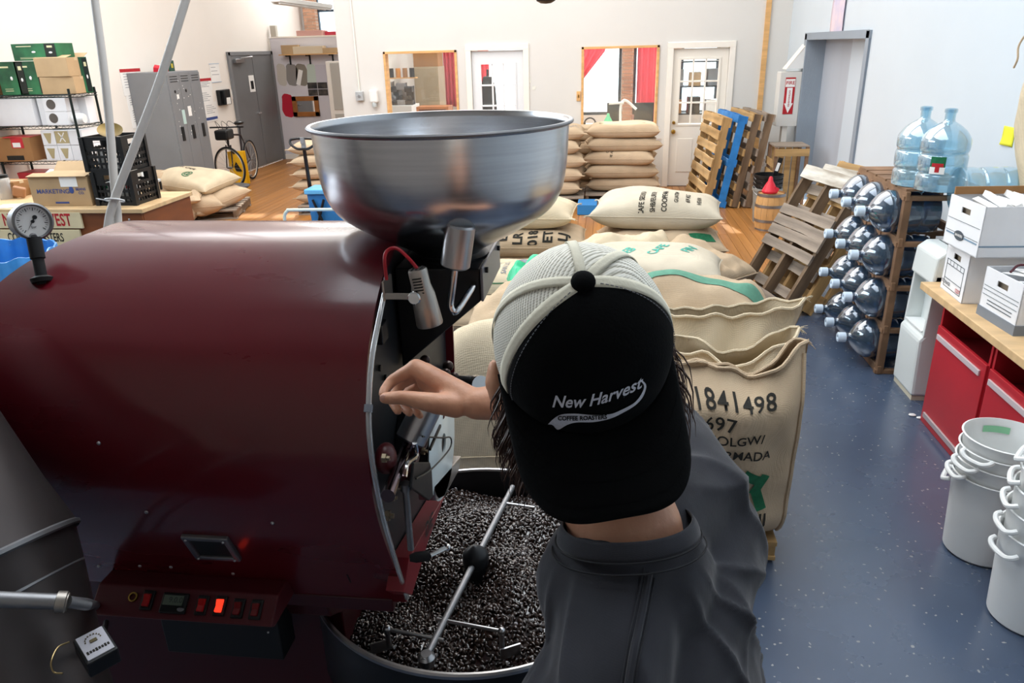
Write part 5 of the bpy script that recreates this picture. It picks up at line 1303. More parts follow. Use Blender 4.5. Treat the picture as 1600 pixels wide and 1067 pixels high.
def bottle(label, loc, R, m, group, capped=True, lbl=False):
    t = thing('water_bottle', label, 'bottle', loc, R, group)
    if not BM.get(m.name): BM[m.name] = MB().lathe([(max(a, 0), c) for a, c in bprof] + [(max(a - .003, 0), c) for a, c in reversed(bprof) if c > .004], (0, 0, 0), 36).mesh('bottle_body', m, True, 50)
    inst(BM[m.name], 'bottle_body', t, Matrix.Identity(4))
    if capped:
        if 'c' not in BM: BM['c'] = MB().lathe([(.031, .425), (.034, .425), (.034, .472), (.030, .476), (.014, .476), (.012, .470), (0, .470)], (0, 0, 0), 24).mesh('bottle_cap', cap_m)
        inst(BM['c'], 'bottle_cap', t, Matrix.Identity(4))
    else:
        if 'n' not in BM: BM['n'] = MB().lathe([(.029, .445), (.035, .447), (.035, .468), (.029, .470)], (0, 0, 0), 24, close=True).mesh('bottle_lip', m)
        inst(BM['n'], 'bottle_lip', t, Matrix.Identity(4))
    return t
BM = {}
rn = ['bottom', 'second', 'third', 'top']; cn = ['nearest the water cooler', 'in the middle column', 'nearest the leaning pallets']
for r_ in range(4):
    for k in range(3):
        yy = RY0 + .02 + cw * (k + .5)
        R = Matrix.Rotation(-math.pi / 2, 4, 'Y') @ Matrix.Rotation(.7 * k + r_, 4, 'Z')
        bottle('blue water bottle lying in the %s row of the rack, %s' % (rn[r_], cn[k]), (RX0 + .25, yy, rows[r_] + .028 + .135 + (.0)), R.to_3x3(), bottle_dk, 'water bottles lying in the rack')
zb = zt + .043
for i, (px, py, lb, cap_) in enumerate(((1437, 288, 'empty clear blue water bottle standing on the rack, nearer the lift', False), (1478, 296, 'empty clear blue water bottle with a red and green label standing on the rack', False))):
    q = P(px, py, z=zb); q.x = min(max(q.x - .05, RX0 + .10), RX1 + .05)
    b_ = bottle(lb, (q.x, q.y, zb), Matrix.Identity(3), bottle_m, 'empty bottles standing on the rack', capped=cap_)
    if i == 1:
        for z0_, z1_, m in ((.15, .185, ink_green), (.11, .15, paper), (.185, .21, ink_green)):
            MB().grid(lambda u, v: (.1362 * math.cos(math.radians(222 + 34 * u)), .1362 * math.sin(math.radians(222 + 34 * u)), z0_ + (z1_ - z0_) * v), 6, 2).build('bottle_label', m, b_, local=True)
        MB().grid(lambda u, v: (.1368 * math.cos(math.radians(226 + 26 * u)), .1368 * math.sin(math.radians(226 + 26 * u)), .152 + .02 * v), 5, 2).grid(lambda u, v: (.1368 * math.cos(math.radians(234 + 10 * u)), .1368 * math.sin(math.radians(234 + 10 * u)), .12 + .035 * v), 5, 2).build('label_print', ink_red, b_, local=True)
q = P(1520, 288, y=4.86)
bottle('blue water bottle lying on its side behind the white file box', (2.05, 4.70, .98 + .27), (Matrix.Rotation(math.pi / 2, 4, 'Y') @ Matrix.Rotation(.4, 4, 'Z')).to_3x3(), bottle_m, 'bottles near the water cooler')
bottle('blue water bottle standing behind the white water cooler', (2.42, 4.66, .0), Matrix.Identity(3), bottle_dk, 'bottles near the water cooler')

# ------------------------------------------------------------------ water cooler
wc = thing('water_cooler', 'tall white water cooler between the bottle rack and the red cabinet', 'water cooler', (2.1, 4.6, 0))
cx0, cx1, cy0, cy1 = 1.90, 2.25, 4.44, 4.76; ct = P(1446, 375, y=4.72).z
cool_m = mat('white_cooler_plastic', '#dfe4e2', .35)
b = MB()
b.bb(cx0 + .10, cx1, cy0, cy1, 0.02, ct); b.build('cooler_back', cool_m, wc, smooth=False, bevel=.02)
MB().prism([(cx0, .03), (cx0 + .14, .03), (cx0 + .14, .44), (cx0 + .02, .44), (cx0 - .01, .40)], 'y', cy0, cy1).build('cooler_door', cool_m, wc, smooth=False, bevel=.018)
MB().prism([(cx0, ct - .20), (cx0 + .14, ct - .22), (cx0 + .14, ct), (cx0 + .06, ct), (cx0 + .01, ct - .04)], 'y', cy0, cy1).build('cooler_head', cool_m, wc, smooth=False, bevel=.012)
for yy in (cy0 + .012, cy1 - .012): MB().prism([(cx0 + .01, .42), (cx0 + .14, .42), (cx0 + .14, ct - .15), (cx0 + .02, ct - .15)], 'y', yy - .012, yy + .012).build('cooler_cheek', cool_m, wc, smooth=False, bevel=.004)
MB().bb(cx0 + .005, cx0 + .12, cy0 + .03, cy1 - .03, .44, .452).build('drip_tray', white_pl, wc, smooth=False, bevel=.003)
for yy in (cy0 + .11, cy0 + .21): MB().cyl((cx0 + .12, yy, ct - .24), (cx0 + .06, yy, ct - .25), .014).cyl((cx0 + .07, yy, ct - .25), (cx0 + .07, yy, ct - .30), .010).build('tap', white_pl, wc)
MB().bb(cx0 + .01, cx1, cy0 + .01, cy1 - .01, 0, .03).build('plinth', mat('cream_plinth', '#cfc8b2', .6), wc, smooth=False)

# ------------------------------------------------------------------ red cabinets and counter
CZ = P(1451, 447, x=1.84).z
co = thing('counter', 'pale wooden counter top along the right wall over the red cabinets', 'counter', (2.2, 3.5, CZ - .04))
MB().bb(1.83, 2.58, 2.0, 4.42, CZ - .042, CZ).build('counter_top', counter_wood, co, smooth=False, bevel=.004)
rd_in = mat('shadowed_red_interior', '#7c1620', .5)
def red_unit(label, y0, y1):
    t = thing('red_cabinet', label, 'cabinet', (2.2, (y0 + y1) / 2, 0)); zt_ = CZ - .043; zd = P(1467, 505, x=1.88).z
    for yy in (y0, y1 - .018): MB().bb(1.88, 2.5, yy, yy + .018, 0, zt_).build('side_panel', red_cab, t, smooth=False)
    MB().bb(2.48, 2.5, y0 + .018, y1 - .018, 0, zt_).bb(1.9, 2.48, y0 + .018, y1 - .018, 0.0, .02).bb(1.9, 2.48, y0 + .018, y1 - .018, zd - .09, zd - .07).build('carcass', rd_in, t, smooth=False)
    dr = MB().bb(1.868, 1.888, y0 + .006, y1 - .006, .0, zd).build('front_panel', red_cab, t, smooth=False, bevel=.003)
    MB().bb(1.858, 1.868, y0 + .05, y1 - .03, zd - .075, zd - .045).build('pull_strip', mat('pale_pull_strip', '#d7c9cc', .4, metal=.3), dr, smooth=False, bevel=.002)
    MB().bb(1.856, 1.868, y0 + .03, y1 - .05, .045, .075).build('kick_bar', mat('scuffed_steel_bar', '#c2b5b8', .45, metal=.5), dr, smooth=False, bevel=.003)
    return t
red_unit('red metal cabinet with a pale pull strip beside the water cooler', 3.60, 4.19)
red_unit('second red metal cabinet, behind the white bucket stacks', 2.98, 3.58)
red_unit('third red metal cabinet farther along the wall toward the near end', 2.36, 2.96)
rng_l = mat('faded_box_print', '#4c545c', .8)
def file_box(label, c, rot, W_, D_, H_, open_top=True, base=False, style=0):
    """white archive box; W along local x (long side), D along y; front end is local -x"""
    t = thing('file_box', label, 'box', c, rot)
    th = .005
    b = MB(); b.bb(-W_ / 2, W_ / 2, -D_ / 2, -D_ / 2 + th, 0, H_).bb(-W_ / 2, W_ / 2, D_ / 2 - th, D_ / 2, 0, H_).bb(-W_ / 2, W_ / 2, -D_ / 2, D_ / 2, 0, th)
    b.bb(W_ / 2 - th, W_ / 2, -D_ / 2, D_ / 2, 0, H_)
    hz0, hz1, hy_ = H_ * .72, H_ * .84, .045       # hand hole in the front end
    b.bb(-W_ / 2, -W_ / 2 + th, -D_ / 2, D_ / 2, 0, hz0).bb(-W_ / 2, -W_ / 2 + th, -D_ / 2, D_ / 2, hz1, H_).bb(-W_ / 2, -W_ / 2 + th, -D_ / 2, -hy_, hz0, hz1).bb(-W_ / 2, -W_ / 2 + th, hy_, D_ / 2, hz0, hz1)
    b.build('box_body', white_card, t, smooth=False, local=True)
    MB().bb(-W_ / 2 + .02, -W_ / 2 + .03, -D_ / 2 + .01, D_ / 2 - .01, .01, H_ * .9).build('box_inner', mat('box_lining', '#8a7c6a', .8), t, smooth=False, local=True)
    if base: MB().bb(-W_ / 2 - .004, W_ / 2 + .004, -D_ / 2 - .004, D_ / 2 + .004, -.001, H_ * .2).build('grey_base_band', mat('slate_grey_card', '#7b828b', .7), t, smooth=False, local=True)
    fx = -W_ / 2 - .001
    pr = MB()
    def ln(y0, y1, z0, z1): pr.bb(fx - .001, fx, y0, y1, z0, z1)
    if style == 1:
        a, c_ = -D_ * .38, D_ * .38
        for z_ in (H_ * .66, H_ * .56, H_ * .27, H_ * .10): ln(a, c_, z_, z_ + .003)
        ln(a, a + .003, H_ * .10, H_ * .66); ln(c_ - .003, c_, H_ * .10, H_ * .66)
        for k in range(1, 5): ln(a + (c_ - a) * k / 5, a + (c_ - a) * k / 5 + .002, H_ * .56, H_ * .66)
    if style in (0, 2):
        for z_ in ((H_ * .55, H_ * .3) if style == 0 else (H_ * .64, H_ * .56, H_ * .46)): ln(-D_ * .46, D_ * .46, z_, z_ + .002)
        if style == 2: 
            for z_ in (.3, .37): ln(-D_ * .36, D_ * .3, H_ * z_, H_ * z_ + .004)
    pr.build('printed_form', rng_l, t, smooth=False, local=True)
    return t
# lower box with a form, front end to the room
boxR = math.radians(-2)
B1 = file_box('white file box with a printed form, under the open box on the counter', (2.10, 4.16, CZ), boxR, .42, .30, .27, style=1)
text('1237', .03, ink_red, B1, lambda x, y: (-.213, -.08 - x, .045 + y), 'form_number', bold=.02); text('STORAGE', .026, rng_l, B1, lambda x, y: (-.213, .08 - x, .05 + y), 'form_lettering', bold=.02)
B2 = file_box('open white file box full of papers, topmost on the counter stack', (2.09, 4.12, CZ + .272), math.radians(3), .46, .36, .26, style=0)
MB().bb(-.232, -.231, -.16, .16, .062, .070).bb(-.23, .23, -.181, -.180, .055, .063).build('blue_line', mat('steel_blue_line', '#7d97ac', .7), B2, smooth=False, local=True)
MB().lathe([(0, 0), (.05, 0), (.05, .001), (0, .001)], (-.2325, .02, .07), 24, Matrix.Diagonal((1, 1, .5)) @ Euler((0, -math.pi / 2, 0)).to_matrix()).build('maker_oval', rng_l, B2, local=True, smooth=False)
text('BANKERS', .018, paper, B2, lambda x, y: (-.2345, .02 - x, .07 + y), 'maker_lettering', bold=.02)
MB().bb(.10, .225, -.1815, -.1808, .045, .080).build('print_block', rng_l, B2, smooth=False, local=True); text('STORAGE', .022, paper, B2, lambda x, y: (.165 + x, -.1825, .062 + y), 'box_lettering', bold=.02)
rr = random.Random(4)
for k in range(6): MB().box((-.15 + k * .06, rr.uniform(-.03, .03), .245 + rr.uniform(-.01, .015)), (.03, .3, .03), (rr.uniform(-.1, .1), rr.uniform(-.6, .6), rr.uniform(-.2, .2))).build('loose_paper', paper, B2, smooth=False, local=True)
MB().bb(-.22, .225, .165, .174, .26, .30).build('box_flap', kraft_dk, B2, smooth=False, local=True, label='brown inner flap')
B3 = file_box('white file box with a grey base, nearer on the counter', (2.12, 3.72, CZ), math.radians(4), .42, .32, .25, base=True, style=2)
text('CONTENTS', .024, rng_l, B3, lambda x, y: (.08 + x, -.1615, .17 + y), 'box_lettering')
pn = thing('papers', 'papers and an orange pen lying in the grey based file box', 'papers', (2.12, 3.72, CZ + .23))
for k in range(5): MB().box((2.06 + k * .04, 3.72 + rr.uniform(-.02, .02), CZ + .245 + .004 * k), (.18, .22, .004), (rr.uniform(-.15, .15), rr.uniform(-.25, .1), rr.uniform(-.5, .5))).build('sheet', paper, pn, smooth=False)
MB().tube([(2.10, 3.62, CZ + .275), (2.24, 3.70, CZ + .285)], .012, 10).build('pen', mat('orange_pen', '#e79a3c', .4), pn)
MB().tube(spline([(1.96, 3.76, CZ + .25), (2.02, 3.80, CZ + .275), (2.10, 3.74, CZ + .27), (2.2, 3.70, CZ + .26)], 5), .006).build('spectacle_arm', mat('dark_maroon_plastic', '#4a1420', .4), pn)
# spray bottle
sb = P(1590, 515, z=CZ)
t = thing('spray_bottle', 'clear spray bottle with green liquid at the counter edge', 'spray bottle', tuple(sb))
MB().lathe([(0, 0), (.040, 0), (.044, .01), (.044, .11), (.040, .135), (.02, .165), (.014, .172), (.014, .185)], sb, 28).build('spray_body', mat('milky_pet', '#d3dcd2', .3, alpha=.75), t)
MB().lathe([(0, .004), (.0455, .012), (.0455, .07), (0, .071)], sb, 28).build('green_label', mat('green_band', '#5fb04a', .4), t)
MB().cyl(sb + Vector((0, 0, .185)), sb + Vector((0, 0, .21)), .018).box(sb + Vector((-.015, 0, .225)), (.085, .022, .03)).box(sb + Vector((-.035, 0, .195)), (.012, .012, .04), (0, .4, 0)).build('trigger_head', white_pl, t, bevel=.003)
MB().box((2.32, 3.0, CZ + .002), (.2, .14, .004), (0, 0, .3)).build('loose_label', paper, smooth=False, cat='paper', label='scrap of paper lying on the counter near the wall')

# ------------------------------------------------------------------ nested white buckets
def white_bucket(label, c, rot, tape=None, group=None, s=1.0):
    t = thing('food_bucket', label, 'bucket', c, rot, group); r0, r1, h = .138 * s, .163 * s, .39
    if 'wb' not in BM:
        BM['wb'] = MB().lathe([(0, 0), (r0 - .012, 0), (r0, .012), (r0 + .012, h * .62), (r1 - .012, h * .66), (r1 - .004, h * .97), (r1 + .004, h), (r1 - .003, h + .002), (r1 - .009, h * .96), (r1 - .016, h * .66), (r0 + .006, h * .6), (r0 - .006, .014), (0, .006)], (0, 0, 0), 48).mesh('bucket_body', mat('translucent_white_bucket', '#e9ebea', .35, var=.02), True, 40)
        hb = MB()
        pts_ = [(r1 - .008, -.062, h * .86), (r1 + .012, -.058, h * .84), (r1 + .020, -.03, h * .81), (r1 + .020, .03, h * .81), (r1 + .012, .058, h * .84), (r1 - .008, .062, h * .86)]
        hb.tube(spline(pts_, 4), .010, 8); BM['wh'] = hb.mesh('bucket_handle', white_pl)
    inst(BM['wb'], 'bucket_body', t, Matrix.Identity(4))
    for k in (0, 1): inst(BM['wh'], 'bucket_handle', t, Matrix.Rotation(math.pi * k, 4, 'Z'))
    if tape:
        m, a0_, a1_, z0_, z1_, out_ = tape
        MB().grid(lambda u, v: (lambda a, r_: (r_ * math.cos(a), r_ * math.sin(a), z0_ + (z1_ - z0_) * v))(math.radians(a0_ + (a1_ - a0_) * u), (r1 - .0015 if out_ else r1 - .012) - (1 - (z0_ + (z1_ - z0_) * v) / h) * .02), 8, 2).build('tape_label', m, t, local=True)
    return t
tp_g = mat('pale_green_tape', '#8fd0a4', .6); tp_g2 = mat('green_tape', '#3fae74', .6); tp_r = mat('red_tape', '#d2303f', .6); tp_p = mat('pink_tape', '#f0a4b2', .6)
bc = (1.655, 2.94)
lab = ['lowest white bucket of the nested stack before the red cabinet', 'second white bucket of the nested stack before the red cabinet', 'third white bucket with green tape in the stack before the red cabinet', 'topmost open white bucket with pale green tape inside, before the red cabinet']
tapes = [None, None, (tp_g2, 205, 245, .24, .27, True), (tp_g, 60, 100, .33, .36, False)]
zz = [0, .065, .12]
for k in range(3 + 1): white_bucket(lab[k], (bc[0] + .004 * k, bc[1], zz[k] if k < 3 else .172), 2.9 + .25 * k if k else 2.6, tapes[k] and (tapes[k][0], tapes[k][1] - math.degrees(2.9 + .25 * k), tapes[k][2] - math.degrees(2.9 + .25 * k)) + tapes[k][3:], 'white buckets before the red cabinet')
bc = (1.655, 2.52)
lab = ['lowest white bucket of the near stack at the frame edge', 'second white bucket with pink tape in the near stack', 'third white bucket in the near stack', 'fourth white bucket with red tape in the near stack', 'topmost white bucket of the near stack']
tapes = [None, (tp_p, 225, 255, .26, .285, True), None, (tp_r, 200, 235, .25, .29, True), (tp_p, 200, 240, .3, .33, True)]
for k in range(5): 
    a_ = 3.3 - .2 * k
    white_bucket(lab[k], (bc[0] + .006 * k, bc[1] - .004 * k, [0, .09, .18, .26, .34][k]), a_, tapes[k] and (tapes[k][0], tapes[k][1] - math.degrees(a_), tapes[k][2] - math.degrees(a_)) + tapes[k][3:], 'white buckets of the near stack')
g_ = P(1425, 650, z=0)
MB().ell(g_ + Vector((0, 0, .008)), (.022, .014, .008), 10, 6).ell(g_ + Vector((.03, -.03, .006)), (.018, .012, .006), 10, 6).build('paper_scrap', paper, cat='litter', label='small crumpled white scrap on the floor by the red cabinet')

# hanging burlap sack at the right edge
S = sack_fn(.95, .62, .3, seed=401, lump=.02)
hsk = bpy.data.objects.new('hanging_sack', sack_mesh(S, burlap_pale, 'hanging_sack')); COL.objects.link(hsk)
hp_ = P(1660, 190, x=2.42); hsk.location = (2.58, hp_.y, hp_.z); hsk.rotation_euler = Matrix((Vector((0, .12, .99)), Vector((0, -.99, .12)), Vector((-1, 0, 0)))).transposed().inverted().to_euler()
hsk.rotation_euler = (Matrix.Rotation(-math.pi / 2, 4, 'Y') @ Matrix.Rotation(.12, 4, 'Z')).to_euler(); WM[hsk.name] = Matrix.LocRotScale(hsk.location, hsk.rotation_euler, None)
tag(hsk, 'burlap sack hanging against the right wall at the edge of view', 'sack')
q0 = P(1597, 62, x=2.45)
hst = MB().tube(spline([q0 + Vector((0, -.06, .05)), q0, P(1591, 75, x=2.44), P(1590, 92, x=2.44), P(1584, 106, x=2.44)], 5), .006, 7); hst.build('tie_string', burlap, hsk)

# ------------------------------------------------------------------ ceiling fittings in view
fl = thing('fluorescent_fixture', 'white fluorescent batten hanging high at left above the partition', 'light fixture', (-5.0, 13.1, 2.8))
fa, fb_ = P(430, 6, x=-5.0), P(514, 17, x=-5.0)
MB().box((-5.0, (fa.y + fb_.y) / 2, fa.z + .06), (.16, fb_.y - fa.y, .07)).build('fixture_body', white_pl, fl, smooth=False, bevel=.01)
for s_ in (-1, 1): MB().cyl((-5.0 + s_ * .05, fa.y + .04, fa.z + .012), (-5.0 + s_ * .05, fb_.y - .04, fa.z + .012), .014, n=10).build('tube_lamp', white_pl, fl)
for yy in (fa.y + .4, fb_.y - .4): MB().cyl((-5, yy, fa.z + .09), (-5, yy, ZC), .004, n=6).build('hanger', steel, fl)
pe = P(853, 6, y=6.2)
pt_ = thing('pendant_lamp', 'dark dome pendant lamp just dipping into the top of view', 'pendant lamp', (pe.x, pe.y, pe.z))
MB().lathe([(0, 0), (.04, .004), (.07, .02), (.085, .05), (.08, .09), (.05, .12), (.03, .16), (.012, .2), (0, .2)], pe, 28).build('lamp_shade', dark_metal, pt_)
MB().cyl(pe + Vector((0, 0, .19)), Vector((pe.x, pe.y, ZC)), .006, n=8).build('cord', black_rub, pt_)
# ------------------------------------------------------------------ left wall: lockers, notices, bike
lk = thing('grey_locker', 'tall grey metal locker with three black latches on the left wall', 'locker', (-6.5, 11.0, 0))
LX, LY0, LY1, LH = -6.2, 10.57, 11.49, 1.89
MB().bb(XL + .01, LX, LY0, LY1, 0.03, LH).build('locker_body', steel_grey, lk, smooth=False, bevel=.006)
MB().bb(XL + .03, LX - .02, LY0 + .02, LY1 - .02, 0, .03).build('plinth', dark_metal, lk, smooth=False)
dw = (LY1 - LY0 - .02) / 3
for k in range(3):
    y0_ = LY0 + .01 + dw * k
    dr = MB().bb(LX, LX + .014, y0_ + .003, y0_ + dw - .003, .06, LH - .02).build('locker_door', steel_grey, lk, smooth=False, bevel=.003)
    MB().bb(LX + .014, LX + .024, y0_ + dw * .38, y0_ + dw * .38 + .075, .93, 1.13).build('latch', black_pl, dr, smooth=False, bevel=.003)
    b = MB()
    for j in range(3): b.bb(LX + .012, LX + .016, y0_ + .05, y0_ + dw - .05, LH - .07 - j * .035, LH - .06 - j * .035)
    b.build('vent_slot', dark_metal, dr, smooth=False)
    if k < 2: MB().lathe([(0, 0), (.022, 0), (.022, .004), (0, .004)], (LX + .014, y0_ + dw * .45, 1.62), 16, Euler((0, math.pi / 2, 0)).to_matrix()).build('round_sticker', black_pl, dr)
    if k == 1: MB().bb(LX + .014, LX + .016, y0_ + .10, y0_ + .19, 1.26, 1.40).build('sticker', paper, dr, smooth=False).data.materials.append(paper)
    if k == 0:
        MB().bb(LX + .014, LX + .016, y0_ + .16, y0_ + .22, 1.52, 1.58).build('sticker', paper, dr, smooth=False)
        MB().bb(LX + .014, LX + .0165, y0_ + .22, y0_ + .30, 1.16, 1.36).build('sticker', mat('pale_aqua_sticker', '#bcd6d2', .6), dr, smooth=False, label='pale aqua sticker with small print')
rr = random.Random(8); b = MB()
for k in range(26): b.box((LX + .0145, rr.uniform(LY0 + .1, LY1 - .05), rr.uniform(.9, 1.8)), (.001, rr.uniform(.006, .02), rr.uniform(.006, .02)))
b.build('paint_chip', paper, lk, smooth=False, kind='stuff')
MB().box((-6.5, 10.9, LH + .04), (.1, .12, .08), (.3, .2, .4)).box((-6.45, 11.0, LH + .03), (.08, .1, .06), (.5, .1, .9)).build('red_bow', mat('red_ribbon', '#d4283a', .5), smooth=False, cat='ribbon', label='crumpled red ribbon on top of the grey locker', bevel=.01)
t = MB().box((-6.5, 11.25, LH + .075), (.06, .16, .15), (0, 0, .1)).build('tin_box', mat('dark_green_tin', '#1f4a38', .4), smooth=False, cat='tin', label='dark green tin box on top of the grey locker', bevel=.006)
MB().box((-6.468, 11.25, LH + .075), (.003, .06, .06), (0, 0, .1)).build('tin_print', mat('yellow_print', '#c9b23e', .5), t, smooth=False)
# notices
NS = [0]
def sheet(label, y, z, w_, h_, stripe=None, lines=0, name='wall_notice', x=None, m=None):
    x = XL if x is None else x
    NS[0] += 1; x += .0007 * (NS[0] % 6)
    t = MB().bb(x, x + .004, y - w_ / 2, y + w_ / 2, z - h_ / 2, z + h_ / 2).build(name, m or paper, smooth=False, cat='notice', label=label)
    b = MB()
    for k in range(lines): b.bb(x + .004, x + .0045, y - w_ * .38, y + w_ * (.1 + .28 * ((k * 7) % 3) / 2), z + h_ * (.3 - .6 * k / max(1, lines)), z + h_ * (.3 - .6 * k / max(1, lines)) + .007)
    if lines: b.build('notice_text', ink_grey, t, smooth=False)
    if stripe: MB().bb(x + .004, x + .005, y - w_ / 2, y + w_ / 2, z + h_ / 2 - .045, z + h_ / 2).build('header_band', stripe, t, smooth=False)
    return t
q = P(316, 150, x=XL)
for k, (px, py, w_, h_, st, lb) in enumerate(((321, 132, .42, .2, ink_red, 'white notice headed by a red band right of the locker'), (322, 153, .44, .26, None, 'upper grid chart sheet right of the locker'), (330, 172, .44, .26, None, 'lower chart sheet right of the locker by the bicycle'), (331, 186, .4, .07, ink_blue, 'narrow sheet with a blue band right of the locker'))):
    q = P(px, py, x=XL); sheet(lb, q.y, q.z, w_, h_, st, 5)
for k, (px, py, w_, h_, st, lb) in enumerate(((206, 128, .5, .36, ink_red, 'white notice with a red header left of the locker'), (214, 156, .5, .3, None, 'form sheet pinned left of the locker'), (220, 182, .5, .3, None, 'lowest form sheet left of the locker'))):
    q = P(px, py, x=XL); sheet(lb, q.y, q.z, w_, h_, st, 6)
q = P(336, 114, x=XL); t = sheet('tilted clipboard sheet high between locker and grey door', q.y, q.z, .34, .3, None, 3, 'clipboard')
for s_ in (-1, 1): MB().bb(XL + .003, XL + .008, q.y - .18, q.y + .18, q.z + s_ * .15 - .006, q.z + s_ * .15 + .006).build('clipboard_edge', mat('pale_blue_card', '#b8c6d8', .6), t, smooth=False)
q = P(347, 152, x=XL)
t = thing('wall_phone', 'black wall phone with a white card beside the grey double door', 'phone', (XL, q.y, q.z))
MB().bb(XL, XL + .07, q.y - .2, q.y + .2, q.z - .13, q.z + .13).build('phone_body', black_pl, t, smooth=False, bevel=.012)
MB().tube([(XL + .1, q.y - .12, q.z + .11), (XL + .11, q.y - .12, q.z), (XL + .1, q.y - .12, q.z - .11)], .03, 10).build('handset', black_pl, t)
MB().bb(XL + .07, XL + .074, q.y, q.y + .16, q.z - .12, q.z - .01).build('card', paper, t, smooth=False)
q = P(363, 147, x=XL); sheet('small white switch plate beside the grey double door', q.y, q.z, .09, .16, None, 0, 'switch_plate')
# bicycle with a yellow floor sign on a castor dolly
bkq = P(357, 262, y=11.75)
bk = thing('bicycle', 'dark bicycle parked by the grey locker, front wheel to the room', 'bicycle', (bkq.x, 11.75, 0), .0)
hd = Vector((.10, -1, 0)).normalized(); hdw = Vector((.94, -.34, 0)).normalized(); sd_ = Vector((hd.y, -hd.x, 0)) * -1; fwc = Vector((-6.2, 12.0, .346)); rwc = fwc - hd * 1.0
blk = mat('bike_paint', '#2b2224', .35, metal=.2); 
def whl(c, hd):
    tyre = MB().tube(arc(c, .33, 0, 2 * math.pi, 41, hd, (0, 0, 1))[:-1], .016, 8, closed=True).build('wheel', black_rub, bk)
    MB().tube(arc(c, .305, 0, 2 * math.pi, 41, hd, (0, 0, 1))[:-1], .009, 6, closed=True).build('rim', mat('pale_rim', '#c7c2b8', .3, metal=.6), tyre)
    s_ = MB()
    for k in range(18):
        a = 2 * math.pi * k / 18; s_.tube([c + sd_ * (.02 if k % 2 else -.02), c + hd * .3 * math.cos(a) + Vector((0, 0, .3 * math.sin(a)))], .0016, 4)
    s_.cyl(c - sd_ * .04, c + sd_ * .04, .018).build('spoke', steel, tyre)
whl(fwc, hdw); whl(rwc, hd)
bb_ = fwc - hd * .58 + Vector((0, 0, -.06)); hdt = fwc - hd * .14 + Vector((0, 0, .52)); hdb = fwc - hd * .08 + Vector((0, 0, .36)); st_ = rwc + hd * .30 + Vector((0, 0, .46))
MB().tube([hdt, st_], .016).tube([hdb, bb_], .018).tube([bb_, st_ + Vector((0, 0, .12))], .016).tube([bb_, rwc], .011).tube([st_, rwc], .010).tube([hdb - Vector((0, 0, .02)), hdt + Vector((0, 0, .1))], .018).build('frame', blk, bk)
MB().tube([hdb + sd_ * .04, fwc + sd_ * .05], .011).tube([hdb - sd_ * .04, fwc - sd_ * .05], .011).build('fork', blk, bk)
MB().tube(spline([hdt + Vector((0, 0, .12)) - sd_ * .28 + hd * .02, hdt + Vector((0, 0, .12)) - sd_ * .15, hdt + Vector((0, 0, .12)) + hd * .06, hdt + Vector((0, 0, .12)) + sd_ * .15, hdt + Vector((0, 0, .12)) + sd_ * .28 + hd * .02], 4), .013).build('handlebar', black_pl, bk)
MB().ell(st_ + Vector((0, 0, .2)), (.07, .13, .035), 14, 8).build('saddle', black_pl, bk)
MB().tube(arc(bb_, .09, 0, 2 * math.pi, 20, hd, (0, 0, 1))[:-1], .008, 6, closed=True).tube([bb_, bb_ + Vector((0, 0, -.16)) + sd_ * .05], .009).box(bb_ + Vector((0, 0, -.16)) + sd_ * .09, (.08, .08, .02)).build('crank', dull_steel, bk)
MB().box(hdt + hd * .16 + Vector((0, 0, .02)), (.3, .22, .16), (0, 0, math.atan2(hd.y, hd.x))).build('front_bag', black_pl, bk, smooth=False, bevel=.03)
for k in range(3): MB().tube(spline([hdt + Vector((0, 0, .12)) + sd_ * (.2 - .15 * k), hdt + hd * .2 + Vector((0, 0, .22)) + sd_ * (.1 - .1 * k), hdb + hd * .06 + sd_ * .02], 5), .004).build('cable', black_rub, bk)
ys = P(353, 283, y=11.3)
sg = thing('floor_sign', 'yellow plastic caution board leaning by the bicycle wheel', 'sign', (-6.2, 12.3, .0))
for s_ in (-1, 1):
    MB().box((-6.2, 12.3 + s_ * .05, .30), (.26, .012, .56), (s_ * .09, 0, .25)).build('sign_board', mat('yellow_sign_plastic', '#e5ae16', .4), sg, smooth=False, bevel=.006)
MB().prism([(-.09, -.02), (.09, -.02), (0, .14)], 'y', -.003, .0).build('sign_print', ink, sg, smooth=False, local=True)
sg.children[-1].location = (0, -.062, .27)
dq = (-6.03, 11.62)
dl = thing('castor_dolly', 'round grey castor dolly under the yellow caution board', 'dolly', (dq[0], dq[1], 0))
MB().lathe([(0, .085), (.27, .085), (.285, .095), (.285, .115), (.26, .12), (0, .12)], (*dq, 0), 40).build('dolly_plate', mat('grey_dolly_plastic', '#5b5d61', .5), dl)
for k in range(5):
    a = 2 * math.pi * k / 5 + .3; c = Vector((dq[0] + .22 * math.cos(a), dq[1] + .22 * math.sin(a), .035))
    MB().cyl(c + Vector((-.014, 0, 0)), c + Vector((.014, 0, 0)), .035, n=16).bb(c.x - .02, c.x + .02, c.y - .012, c.y + .012, .05, .088).build('castor', black_rub, dl)

